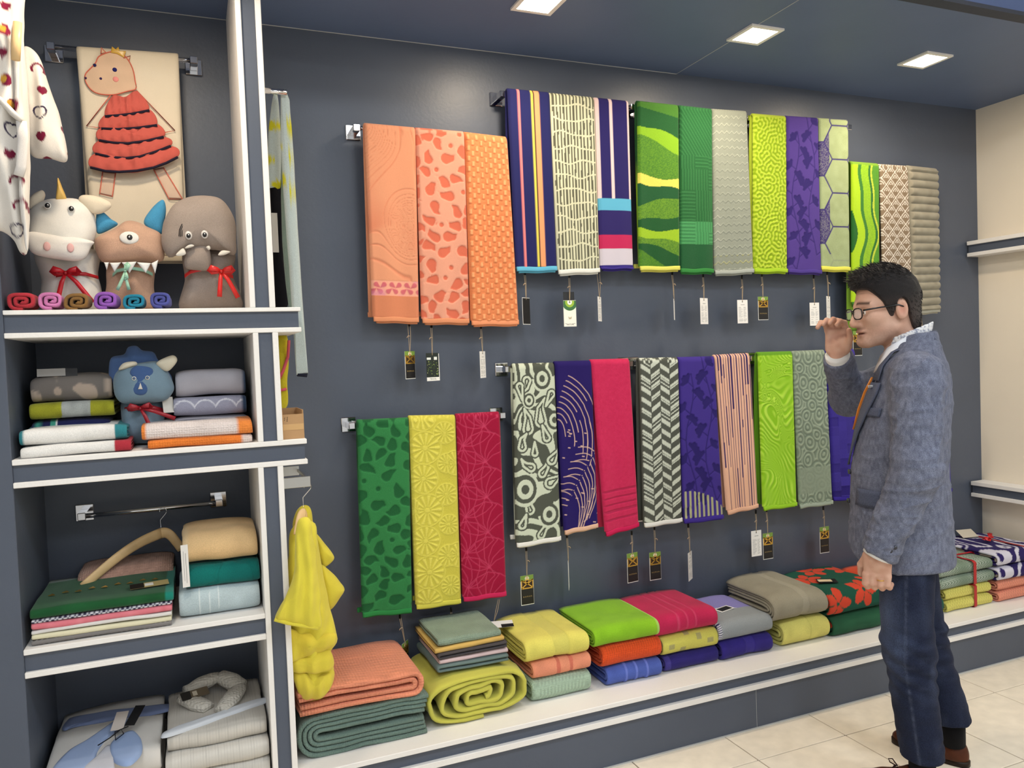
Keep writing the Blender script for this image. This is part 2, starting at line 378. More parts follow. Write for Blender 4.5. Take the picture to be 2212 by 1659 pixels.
def pt_drops(base, ins, seed, n=46, relief=0.0032, dmin=.250, sz=1.0):
    def f(u, v, w, h):
        P, rg = scatter(w, h, n*2, dmin*w, seed); d = np.full(len(u), 9.0); d1 = d.copy(); d2 = d.copy()
        for (x, y) in P:
            q = np.hypot(u-x, v-y); d2 = np.where(q < d1, d1, np.minimum(d2, q)); d1 = np.minimum(d1, q)
            if rg.random() < .14: d = np.minimum(d, q-.035*w); continue
            a = rg.uniform(0, 6.28); ln = rg.uniform(.21, .29)*w*sz; d = np.minimum(d, dropf(u, v, x-.28*ln*math.cos(a), y-.28*ln*math.sin(a), rg.uniform(.088, .112)*w*sz, ln, a, rg.choice([-1, 1])*rg.uniform(.02, .06)*w))
        e = (.030*w-(d2-d1))/2; d = .5*(d+e+np.sqrt((d-e)**2+.011**2))-.0042; inn = sm(d, 0.0016); edge = np.exp(-(d/0.0030)**2)*(d > 0)
        c = mixc(lin(base), lin(ins), inn*0.95); c = mixc(c, np.minimum(lin(base)*1.12, 1), edge*0.6)
        return c, -relief*sm(d, 0.003)
    return f
def pt_waffle(u, v, w, h):
    cu, cv = u/0.0185, v/0.0205; i = np.floor(cu); j = np.floor(cv); fu = cu-i; fv = cv-j; odd = ((i+j) % 2) > 0.5
    hh = np.where(odd, np.sin(np.pi*fu)**0.7, 0.35*np.sin(np.pi*fv))*0.0035
    tick = odd & (np.abs(fu-0.5) < 0.22) & (np.abs(fv-0.55) < 0.42)
    c = mixc(lin((222, 132, 84)), lin((240, 170, 118)), tick*0.9+0.12*n2(u, v, 160, 1)); return c, hh
def pt_vstripes(base, lst, relief=0.0008):
    def f(u, v, w, h):
        c = solid(u, base); hh = np.zeros(len(u))
        for (c0, c1, rgb) in lst:
            m = sm(np.abs(u/w-(c0+c1)/2)-(c1-c0)/2, 0.006); c = mixc(c, lin(rgb), m); hh += relief*m
        return c, hh
    return f
def pt_bars(u, v, w, h):
    rh = h/12.5; k = np.round(v/rh); amp = 0.0075; wv = lambda q: amp*np.sin(u/w*6.9+q*1.9)+.35*amp*np.sin(u/w*13+q*3.1)
    gap = np.zeros(len(u), bool)
    for dq in (-1, 0, 1): q = k+dq; gap |= np.abs(v-q*rh-wv(q)) < .0032
    bars = np.abs(((u+0.0012*n2(u, v, 30, 9))/(w/13.0)) % 1-0.5) < 0.25
    m = (bars & ~gap).astype(float); return mixc(lin((212, 212, 182)), lin((95, 95, 80)), m), -0.0010*m
def pt_blocks(u, v, w, h):
    c = pt_vstripes((44, 38, 98), [(-.02, .07, (232, 205, 205)), (.38, .47, (232, 205, 205)), (.93, 1.02, (232, 205, 205))])(u, v, w, h)[0]
    t = 1-v/h
    for a, b, rgb in ((.575, .645, (96, 176, 208)), (.645, .79, (48, 40, 100)), (.79, .876, (190, 45, 90)), (.876, .975, (205, 198, 210)), (.975, 1.1, (56, 46, 128))):
        c[(t >= a) & (t < b)] = lin(rgb)
    return c, np.zeros(len(u))
def pt_waves(u, v, w, h):
    t = 1-v/h; s = u/w
    bands = [(0.0, 0, (36, 88, 46)), (0.115, .07, (132, 178, 42)), (.18, .10, (92, 140, 44)), (.42, .02, (214, 208, 96)), (.465, .04, (34, 86, 50)), (.60, -.05, (104, 148, 46)), (.70, -.04, (34, 86, 46)), (.745, .01, (150, 188, 44)), (.785, .05, (104, 146, 46)), (.83, .07, (32, 84, 44)), (.885, .12, (84, 134, 40))]
    c = np.zeros((len(u), 3)); sp = 0.5+0.5*np.sign(n2(u, v, 620, 4))
    for k, (t0, sl, rgb) in enumerate(bands):
        e = t0+sl*s+0.012*np.sin(s*5+k*1.7); col = np.tile(lin(rgb), (len(u), 1))
        if k in (2, 5, 8, 10): col = mixc(lin(rgb), lin((54, 104, 44)), sp*0.55)
        m = t >= e; c[m] = col[m]
    c[t < 0.03+0.05*s-.02] = lin((70, 120, 46))
    return c, np.zeros(len(u))
def pt_mazegreen(u, v, w, h):
    bx, by = np.floor(u/0.07), np.floor(v/0.09); hv = (np.sin(bx*12.9+by*78.2)*43758.5) % 1 > 0.5
    l = np.where(hv, np.sin(u*6.28/0.0135+by), np.sin(v*6.28/0.015+bx*2)); dg = np.sin((u+v*0.7)*6.28/0.016)
    l = np.where(v/h > 0.72, dg, l); ln = np.clip(l*2-0.9, 0, 1)
    c = mixc(lin((40, 98, 54)), lin((60, 126, 74)), ln*0.8); t = 1-v/h
    b = (t > .685) & (t < .825); cb = mixc(lin((72, 146, 90)), lin((46, 110, 64)), ln*0.8); c[b] = cb[b]
    p = t >= .825; c[p] = lin((34, 88, 52)); hh = 0.0016*ln; hh[p] = 0
    return c, hh
def pt_zigzag(u, v, w, h):
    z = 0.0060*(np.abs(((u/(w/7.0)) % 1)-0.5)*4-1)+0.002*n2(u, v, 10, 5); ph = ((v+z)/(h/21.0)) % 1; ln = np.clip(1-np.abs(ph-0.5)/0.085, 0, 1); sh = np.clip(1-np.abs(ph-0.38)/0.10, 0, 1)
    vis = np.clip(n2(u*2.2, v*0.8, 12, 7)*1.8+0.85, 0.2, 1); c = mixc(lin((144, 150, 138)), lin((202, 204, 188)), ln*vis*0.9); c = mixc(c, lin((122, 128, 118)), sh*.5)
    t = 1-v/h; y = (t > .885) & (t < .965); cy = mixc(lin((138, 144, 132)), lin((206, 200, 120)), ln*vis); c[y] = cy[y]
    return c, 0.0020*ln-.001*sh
def pt_lab(base, hi, period, seed, relief=0.0024):
    def f(u, v, w, h):
        g = labyrinth(u, v, period, seed); m = np.clip(0.5+g*0.9, 0, 1); return mixc(lin(base), lin(hi), m), relief*(m-0.5)
    return f
def pt_ginkgo(base, dark, seed, corner=None):
    def f(u, v, w, h):
        d = np.full(len(u), 9.0); rg = random.Random(seed)
        def fan(x, y, a, r):
            du, dv = u-x, v-y; rr = np.hypot(du, dv); da = np.abs((np.arctan2(dv, du)-a+np.pi) % (2*np.pi)-np.pi)
            return np.maximum(rr-r*(1-.10*np.cos(da*9)), (da-.62)*np.maximum(rr, .004))
        for k in range(2):
            x0 = w*(0.22+0.50*k); stem = [(x0+w*0.12*math.sin(j*0.8+k*2), h*(0.10*k+0.02+0.082*j)) for j in range(12)]
            d = np.minimum(d, pline(u, v, stem)-0.0022)
            for j in range(11):
                sx, sy = stem[j]; side = 1 if (j+k) % 2 else -1; a = math.radians(90-side*rg.uniform(30, 62)); L_ = w*rg.uniform(.14, .20)
                tx, ty = sx+L_*math.cos(a), sy+L_*math.sin(a); d = np.minimum(d, seg(u, v, sx, sy, tx, ty)[0]-0.0018)
                for da in ((-1.05, 0, 1.05) if j % 2 else (-.5, .6)): d = np.minimum(d, fan(tx-.01*w*math.cos(a+da), ty-.01*w*math.sin(a+da), a+da, w*rg.uniform(.17, .215)))
        m = sm(d, 0.0014); c = mixc(lin(base), lin(dark), m); hh = -0.0022*m
        if corner:
            q = (np.hypot(u/(w*1.05), v/(corner*h)) < 1) & (v > .02); st = (np.abs((u/(w/9)) % 1-0.5) < 0.24) & q; c[st] = lin((180, 180, 140))
        return c, hh
    return f
def pt_hex(u, v, w, h):
    s = h/4.4; uu = (u-0.66*w)/s; vv = v/s+.2
    q = uu/1.5; best = np.full(len(u), 9.0); second = best.copy(); bi = np.zeros(len(u))
    for i in range(-3, 4):
        for j in range(-2, 16):
            cx, cy = i*.866, j*1.0+(0.5 if i % 2 else 0); du, dv = np.abs(uu-cx), np.abs(vv-cy); dd = np.maximum(dv, du*0.866+dv*0.5)
            m = dd < best; second = np.where(m, best, np.minimum(second, dd)); bi = np.where(m, i*7+j*3, bi); best = np.minimum(best, dd)
    line = sm((second-best)-0.042, 0.015); dark = ((bi % 2) == 0) & (u < 0.30*w)
    sp = 0.5+0.5*np.sign(n2(u, v, 560, 2)); c = mixc(lin((163, 177, 134)), lin((150, 164, 120)), 0.5+0.5*n2(u, v, 40, 1))
    c = np.where(dark[:, None], mixc(lin((62, 52, 108)), lin((150, 150, 150)), sp*0.5), c)
    low = v/h < 0.11; line = np.where(low, line*0.15, line); c = mixc(c, lin((60, 50, 112)), line); return c, -0.0012*line
def pt_wavyv(u, v, w, h):
    s = u/w+0.10*np.sin(v*13)+0.05*np.sin(v*29+1); c = solid(u, (58, 122, 44)); sp = 0.5+0.5*np.sign(n2(u, v, 500, 3))
    for a, b, rgb in ((-.3, .02, (40, 100, 44)), (.02, .30, (168, 206, 40)), (.30, .42, (60, 122, 52)), (.42, .70, (150, 196, 42)), (.70, .78, (46, 108, 50)), (.78, .84, (196, 208, 70)), (.84, 1.3, (86, 146, 46))):
        m = (s >= a) & (s < b); c[m] = lin(rgb)
    return mixc(c, lin((60, 120, 40)), sp*0.25*(s > .3)), 0.0004*np.sin(s*30)
def pt_diamond(u, v, w, h):
    p = w/3.0; a = (u/p+v/(p*1.05)) % 1; b = (u/p-v/(p*1.05)) % 1; inn = np.minimum(np.minimum(a, 1-a), np.minimum(b, 1-b))
    l1 = inn < 0.050; k = np.minimum(1-a, b); l2 = (np.abs(k-.24) < .05) & (a > .20) & (b < .80) | ((np.abs(k-.44) < .045) & (a > .45) & (b < .55))
    m = (l1 | l2).astype(float); return mixc(lin((134, 116, 96)), lin((226, 218, 206)), m), 0.0008*m
def pt_ribs(u, v, w, h):
    ph = (v/(h/18.3)) % 1; r = np.sqrt(np.clip(1-(2*ph-1)**2, 0, 1)); n = n2(u, v, 45, 3)
    return mixc(lin((138, 132, 116)), lin((166, 160, 142)), 0.5+0.5*n), 0.017*r-0.006
def pt_daisy(u, v, w, h):
    rg = random.Random(4); C_ = []; y = 0.02; k = 0
    while y < h+0.05:
        r = (0.056, 0.038, 0.062, 0.042)[k % 4]; x = w*((0.24, 0.78, 0.30, 0.74)[k % 4]); C_.append((x, y, r)); y += (0.055, 0.062, 0.056, 0.066)[k % 4]; k += 1
        if k % 3 == 0: C_.append((w*(0.98 if k % 2 else 0.02), y, 0.048))
    hh = np.zeros(len(u)); best = np.full(len(u), 9.0)
    for (x, y0, r) in C_:
        d = np.hypot(u-x, v-y0); a = np.arctan2(v-y0, u-x); sp = np.clip(np.cos(a*(13 if r > .035 else 10))*1.6+0.2, 0, 1)*(d > r*0.2)*(d < r*0.92)
        m = d-r < best; val = sp*0.0028+np.exp(-((d-r)/0.002)**2)*0.0024+(d < r*0.16)*0.002; hh = np.where(m & (d < r*1.06), val, hh); best = np.minimum(best, d-r)
    g = np.clip(hh/0.0028, 0, 1); return mixc(lin((202, 192, 70)), lin((230, 220, 100)), 0.25+0.7*g), hh
def pt_fans(u, v, w, h):
    d = np.full(len(u), 9.0); rg = random.Random(9); k = 0; y = -0.02
    while y < h+.08:
        for x in (w*(0.12 if k % 2 else .62),):
            a0 = 60 if (k % 2) else 125
            tips = []
            for a in range(-72, 73, 24):
                aa = math.radians(a0+a); L_ = 0.125*(1-0.001*abs(a)); p = [(x+L_*t*math.cos(aa+(0.55 if k % 2 else -.55)*t), y+L_*t*math.sin(aa+(0.55 if k % 2 else -.55)*t)) for t in (0, .35, .7, 1)]
                d = np.minimum(d, pline(u, v, p)-0.0011); tips.append(p[-1])
            d = np.minimum(d, pline(u, v, tips)-0.0012); aa = math.radians(a0-180); d = np.minimum(d, seg(u, v, x, y, x+.05*math.cos(aa+.3), y+.05*math.sin(aa+.3))[0]-.0008)
        y += 0.070; k += 1
    m = sm(d, 0.0014); return mixc(lin((160, 20, 58)), lin((212, 74, 110)), m*0.85), -0.0018*m+0.0008*n2(u, v, 18, 2)
def pt_floral(u, v, w, h):
    eyes = [(.68, .94, .020), (.34, .82, .013), (.20, .32, .026), (.75, .16, .021), (.95, .70, .018)]
    uu, vv = warp(u, v, 9, 0.018, 11); dark = np.zeros(len(u), bool)
    f = np.full(len(u), 9.0)
    base = np.sin(13*n2(uu, vv*0.8, 13, 21)+vv*40)
    cream = base > 0.12
    L = [(.62, .70, .018, .085, 1.35, .012), (.30, .66, .016, .075, 1.75, -.008), (.75, .60, .010, .05, 1.9, 0), (.35, .44, .012, .05, 2.4, .008), (.62, .40, .012, .048, 1.1, -.006), (.80, .34, .016, .05, .5, 0), (.45, .52, .009, .04, 1.57, 0), (.15, .56, .012, .05, 1.2, .01), (.85, .47, .013, .05, .9, 0), (.30, .20, .012, .06, 1.5, .012), (.12, .12, .010, .04, 1.2, 0), (.55, .05, .011, .05, .6, .01), (.30, .93, .012, .045, 4.3, .006), (.9, .85, .01, .05, 4.2, 0), (.12, .90, .010, .05, 4.9, 0)]
    for (x, y, r, ln, a, bd) in L:
        d = dropf(u, v, x*w, y*h, r*1.25, ln*1.1, a, bd); cream = np.where(d < 0.011, False, cream); cream = np.where(d < 0.005, True, cream); cream = np.where(d < -0.0045, False, cream); cream = np.where(d < -0.011, True, cream)
    for (x, y, r) in eyes:
        d = np.hypot(u-x*w, (v-y*h)*0.85); cream = np.where(d < r*1.85, False, cream); cream = np.where((d < r*1.3), True, cream); cream = np.where(d < r*0.62, False, cream); 
        ring = (d > r*1.85) & (d < r*2.3) & (np.arctan2(v-y*h, u-x*w) < 1.2); cream = cream | ring
    m = cream.astype(float); return mixc(lin((84, 88, 78)), lin((206, 214, 192)), m), 0.0010*m
def pt_monstera(u, v, w, h):
    d = np.full(len(u), 9.0); uu = u+0.0014*n2(u, v, 50, 1)
    for k in range(9):
        rx, ry = (.22+.125*k)*w, (.13+.034*k)*h; d = np.minimum(d, pline(uu, v, arc(-.05*w, .56*h, rx, 88-2*k, (10, 38, -12)[k % 3], 22, ry=ry)))
    for k in range(3): d = np.minimum(d, pline(uu, v, arc(.05*w, .55*h, (.62+.13*k)*w, 30-6*k, -20-4*k, 12, ry=(.24+.05*k)*h)))
    mid = [(.05*w, .13*h), (.35*w, .27*h), (.62*w, .36*h), (1.0*w, .47*h)]; dm = pline(uu, v, mid)
    for k in range(12):
        t = k/11; x = (.12+.88*t)*w; y = (.165+.305*t)*h
        d = np.minimum(d, pline(uu, v, curve([(x-.01*w, y+.004*h), (x-.22*w, y+(.018+.008*(k % 3))*h), (x-.48*w, y+(.012+.014*(k % 3))*h)])))
        if k > 2: d = np.minimum(d, pline(uu, v, curve([(x, y-.006*h), (x+.11*w, y-.08*h), (x+.10*w, y-.17*h), (x-.03*w, y-(.26+.03*(k % 2))*h), (x-.25*w, y-(.36+.02*(k % 3))*h)])))
    rg = random.Random(3)
    for k in range(22):
        x, y = rg.uniform(0, w), rg.choice([rg.uniform(.02, .25), rg.uniform(.45, .62)])*h; d = np.minimum(d, seg(uu, v, x, y, x+.05*w, y-.002)[0]-.0004)
    m = sm(d-0.0014, 0.0010)*(dm > 0.0022); return mixc(lin((40, 28, 96)), lin((228, 190, 172)), m), 0.0006*m
def pt_banded(base, bands, hi):
    def f(u, v, w, h):
        c = mixc(lin(base), lin(hi), 0.35+0.3*n2(u, v, 120, 3)); hh = 0.0015*n2(u, v, 9, 6)
        for (a, b) in bands:
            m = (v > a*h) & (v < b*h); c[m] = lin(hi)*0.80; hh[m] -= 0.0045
        return c, hh
    return f
def pt_herring(u, v, w, h):
    cw = w/4.0; k = np.floor(u/cw); fu = u/cw-k; rh = h/30.0; sl = np.where(k % 2 > 0.5, 1-fu, fu)*rh*1.25; p = v+sl
    a = np.floor(p/rh); fr = p/rh-a; par = (a+k) % 2 > .5; hsh = (np.sin(np.floor(a/2)*4.1+k*2.7)*437.5) % 1
    cream = np.where(par, np.where(hsh < .55, (fr > .07) & (fr < .93), ((fr > .07) & (fr < .35)) | ((fr > .45) & (fr < .95))), (hsh > .75) & (np.abs(fr-.5) < .12))
    edge = np.minimum(fu, 1-fu) < 0.025; m = (cream & ~edge).astype(float); return mixc(lin((84, 87, 80)), lin((204, 210, 196)), m), 0.0006*m
def pt_pinstripe(u, v, w, h):
    x = u+0.001*n2(u, v*0.3, 20, 1); k = np.floor(x/(w/13)); fr = x/(w/13)-k; hs = (np.sin(k*7.3)*91.7) % 1
    m = (np.abs(fr-.5) < 0.14+0.12*(hs > .5)*(v/h > 0.45+.4*hs)) & ~((hs < .15) & (v/h < .3)); return mixc(lin((236, 186, 158)), lin((52, 38, 96)), m.astype(float)), -0.0006*m
def pt_veins(u, v, w, h):
    uu, vv = warp(u, v, 9, .045, 4); sg = np.tanh(5*n2(u, v*.7, 9, 17)); a = np.sin((uu*.85+vv*.55*sg)*250+n2(u, v, 14, 3)*3); m = np.clip(a*n2(u, v, 14, 9)*1.5+.25, 0, 1)
    return mixc(lin((140, 196, 32)), lin((186, 228, 76)), m), 0.0022*m
def pt_rings(u, v, w, h):
    uu, vv = warp(u, v, 16, .010, 4); P, rg = scatter(w, h, 40, 0.054, 12); best = np.full(len(u), 9.0); 
    for (x, y) in P: best = np.minimum(best, np.hypot(uu-x, (vv-y)*0.85))
    r = np.sin(best*6.28/0.0165); m = np.clip(r*1.2, -1, 1)*0.5+0.5; t = 1-v/h
    pl = (t > .74) & (t < .91); m = np.where(pl, 0.55+0.18*(m-.5), m)
    return mixc(lin((118, 132, 116)), lin((156, 170, 150)), m*0.8+.1), 0.0042*(m-.5)
def pt_squares(u, v, w, h):
    i = np.floor(u/0.045); j = np.floor(v/0.045+((i % 2)*0.5)); hs = (np.sin(i*12.9+j*78.2)*4375.8) % 1
    return mixc(lin((40, 28, 112)), lin((62, 50, 148)), hs), 0.0025*(hs > .5)
def pt_solid(rgb, var=0.25):
    return lambda u, v, w, h: (mixc(lin(rgb), lin(rgb)*1.2, 0.5+var*n2(u, v, 40, 2)), 0.001*n2(u, v, 12, 4))

# ------------------------------------------------------------------ hang tags
def text_mesh(body, size):
    cu = bpy.data.curves.new('txt', 'FONT'); cu.body = body; cu.size = size; cu.align_x = 'CENTER'; cu.align_y = 'CENTER'; cu.resolution_u = 2
    o = bpy.data.objects.new('txt', cu); COL.objects.link(o); dg = bpy.context.evaluated_depsgraph_get()
    me = bpy.data.meshes.new_from_object(o.evaluated_get(dg)); V = np.array([v.co[:] for v in me.vertices]); Fc = [list(p.vertices) for p in me.polygons]
    bpy.data.objects.remove(o); bpy.data.curves.remove(cu); bpy.data.meshes.remove(me)
    return V, Fc
_TXT = {}
def lettering(name, parent, body, size, org, R, U, Nn, rgb, mat=None):
    if (body, size) not in _TXT: _TXT[(body, size)] = text_mesh(body, size)
    V, Fc = _TXT[(body, size)]
    if not len(V): return
    mb = MB(); mb.add(org+V[:, :1]*R+V[:, 1:2]*U+0.0004*Nn, [np.array(f) for f in Fc], lin(rgb)); return mb.build(name, mat or MAT['card'], parent, smooth=False)
def hang_tag(parent, kind, rect, top, Y=2.83, tilt=0.0):
    x0, y0, x1, y1 = rect
    A_ = PY(x0, y0, Y); B_ = PY(x1, y1, Y); Hh = A_[2]-B_[2]; Wd = 0.0525*(Hh/0.09)**0.5 if kind != 'wide' else 0.06
    Wd = min(Wd, 0.056); app = B_[0]-A_[0]; vx = (A_+B_)/2-CAM; phi = math.atan2(vx[0], vx[1]); yaw = math.acos(min(1, max(0.04, app/Wd*math.cos(phi))))-phi if app < Wd*0.93 else 0.0
    c = np.array([(A_[0]+B_[0])/2, Y, 0]); R = np.array([math.cos(yaw), math.sin(yaw), 0.0]); U = np.array([0, 0, 1.0]); Nn = np.array([math.sin(yaw), -math.cos(yaw), 0.0])
    if tilt: R, U = R*math.cos(tilt)+U*math.sin(tilt), U*math.cos(tilt)-R*math.sin(tilt)
    c[2] = (A_[2]+B_[2])/2; hw, hh = Wd/2, Hh/2
    def slab(mb, u0, u1, v0, v1, d0, d1, rgb):
        V = [c+R*u*hw+U*v*hh+Nn*d for d in (d0, d1) for (u, v) in ((u0, v0), (u1, v0), (u1, v1), (u0, v1))]
        mb.add(V, np.array([[3, 2, 1, 0], [4, 5, 6, 7], [0, 1, 5, 4], [1, 2, 6, 5], [2, 3, 7, 6], [3, 0, 4, 7]]), lin(rgb))
    mb = MB()
    if kind in ('gold', 'black'):
        slab(mb, -1, 1, -1, 1, -0.0008, 0.0, (232, 232, 228)); slab(mb, -.93, .96, -.95, .10, 0.0, .0007, (22, 22, 24))
        if kind == 'gold': slab(mb, -1, 1, .62, 1, 0.0, .0004, (118, 150, 62)); mb.add([c+R*.009*math.cos(t)+U*(.009*math.sin(t)*.9+hh*.80)+Nn*.0006 for t in np.linspace(0, 6.283, 21)[:-1]], np.arange(20), lin((236, 236, 214))); slab(mb, -.9, .93, .10, .66, 0.0, .0004, (52, 34, 20))
        else: slab(mb, -.93, .96, .1, .96, 0.0, .0007, (24, 24, 26))
    elif kind == 'care': slab(mb, -1, 1, -1, 1, -.0006, .0004, (236, 234, 230))
    elif kind == 'nature':
        slab(mb, -1, 1, -1, 1, -.0006, .0004, (240, 238, 226)); slab(mb, -.95, .8, .6, 1.65, -.0016, -.0009, (30, 32, 36))
        def disc(r, rgb, d):
            pts = [c+R*min(hw, max(-hw, r*math.cos(a)))+U*(min(0, r*math.sin(a))+hh*0.86+min(hh*.12, max(0, r*math.sin(a))))+Nn*d for a in np.linspace(0, 6.283, 40)[:-1]]
            mb.add(pts, np.arange(39), lin(rgb))
        disc(.034, (58, 110, 62), .0006); disc(.0205, (150, 184, 60), .0008); disc(.0105, (240, 240, 232), .0010); disc(.003, (20, 20, 20), .0012)
    elif kind == 'leafy':
        slab(mb, -1, 1, -1, 1, -.0006, .0003, (30, 40, 36)); slab(mb, -1, 1, -1, -.74, .0003, .0006, (236, 236, 230)); slab(mb, .93, 1.12, -1, .95, -.0012, -.0004, (236, 236, 230))
        rg = random.Random(5)
        for i in range(46):
            u = rg.uniform(-.92, .85); v = rg.uniform(-.68, .42); slab(mb, u, u+rg.uniform(.05, .16), v, v+rg.uniform(.02, .06), .0003, .0005, rg.choice([(120, 150, 60), (150, 170, 90), (70, 100, 50), (190, 200, 130)]))
        slab(mb, -.9, -.25, .52, .68, .0003, .0006, (225, 230, 225)); slab(mb, .25, .75, .5, .72, .0003, .0006, (225, 230, 225))
    card = mb.build('hang_tag', MAT['card'], parent, smooth=False)
    if kind == 'gold':
        e = MB()
        def bar(p, q, t=.0021):
            p = np.array(p, float)*[hw, hh]; q = np.array(q, float)*[hw, hh]; dv = (q-p)/np.linalg.norm(q-p); nn = np.array([-dv[1], dv[0]])*t
            V = [c+R*a[0]+U*a[1]+Nn*d for d in (.0007, .0014) for a in (p-nn, q-nn, q+nn, p+nn)]
            e.add(V, np.array([[3, 2, 1, 0], [4, 5, 6, 7], [0, 1, 5, 4], [1, 2, 6, 5], [2, 3, 7, 6], [3, 0, 4, 7]]), lin((214, 172, 78)))
        for p, q in (((-.88, .13), (.9, .13)), ((-.86, .13), (-.86, .68)), ((.88, .13), (.88, .68)), ((-.86, .13), (.42, .62)), ((.88, .13), (-.40, .62)), ((-.86, .70), (.02, .40)), ((.88, .70), (.02, .40)), ((-.42, .60), (0, .76)), ((.44, .60), (0, .76)), ((-.86, .70), (-.4, .6)), ((.88, .70), (.4, .6))): bar(p, q)
        a = np.linspace(0, 6.283, 17)[:-1]; e.tube([c+R*.0045*math.cos(t)+U*(.0045*math.sin(t)+hh*.82)+Nn*.001 for t in a], .0011, 6, lin((214, 172, 78)), closed=True)
        e.build('crown_emblem', MAT['gold'], card, smooth=False)
        lettering('tag_lettering', card, 'N O M A N', .0078, c-U*hh*.44, R, U, Nn*2, (176, 150, 90))
    if kind in ('care', 'nature', 'leafy') and app > 0.012:
        e = MB(); rg = random.Random(int(x0))
        if kind == 'care':
            mb2 = e
            def ln(u0, u1, v, t=.012): 
                V = [c+R*u*hw+U*v2*hh+Nn*.0006 for (u, v2) in ((u0, v-t), (u1, v-t), (u1, v+t), (u0, v+t))]; e.add(V, np.array([[0, 1, 2, 3]]), lin((150, 150, 150)))
            ln(-.35, .4, .58, .02); v = .38
            while v > -.85:
                if rg.random() < .85: ln(-.75, -.75+rg.uniform(.4, .9), v); ln(.2, .2+rg.uniform(.3, .6), v)
                v -= .085
            e.tube([c+R*.0016*math.cos(t)+U*(.0016*math.sin(t)+hh*.84)+Nn*.0006 for t in np.linspace(0, 6.283, 11)[:-1]], .0012, 5, lin((30, 30, 30)), closed=True)
            e.build('care_print', MAT['card'], card, smooth=False)
        elif kind == 'nature':
            lettering('tag_lettering', card, 'NATURE', .0085, c-U*hh*.84, R, U, Nn*2, (70, 74, 66))
            for s in (-1, 1): e.tube([c+R*s*.014-U*(hh*.78)+Nn*.0006, c+R*s*.023-U*(hh*.76)+Nn*.0006], .0005, 4, lin((60, 64, 58)))
            for k in range(-2, 3): e.tube([c-U*hh*.42+R*k*.0022+Nn*.0006, c-U*hh*(.30-abs(k)*.03)+R*k*.0034+Nn*.0006], .0008, 4, lin((176, 160, 110)))
            e.build('crown_emblem', MAT['card'], card, smooth=False)
        else: lettering('tag_lettering', card, 'TENCEL', .0085, c-U*hh*.87, R, U, Nn*2, (70, 74, 70))
    # twine loop from the towel to the eyelet
    T = PY(top[0], top[1], Y); e0 = c+U*hh*.84+Nn*.001; mb = MB(); sp = top[2] if len(top) > 2 else .003
    for s in (-1, 1):
        mb.tube([T+np.array([s*sp, .004, .012]), (T*.6+e0*.4)+np.array([s*sp*.75, -.002, 0]), (T*.2+e0*.8)+np.array([s*sp*.35, 0, 0]), e0], .0010, 5, lin((190, 168, 136)))
    kn = T*.62+e0*.38; s = 1 if int(x0) % 2 else -1
    mb.tube([kn+np.array([0, -.003, 0]), kn+np.array([s*.006, -.005, .001]), kn+np.array([s*.011, -.004, -.006])], [.0019, .0016, .0019], 6, lin((205, 180, 150)))
    mb.build('tag_twine', MAT['twine'], parent)
    mb = MB(); mb.box(T+np.array([-.004, -.002, -.004]), T+np.array([.004, .003, .014]), lin((24, 24, 28)), .001); mb.build('tag_clip', MAT['black'], parent)
    return card

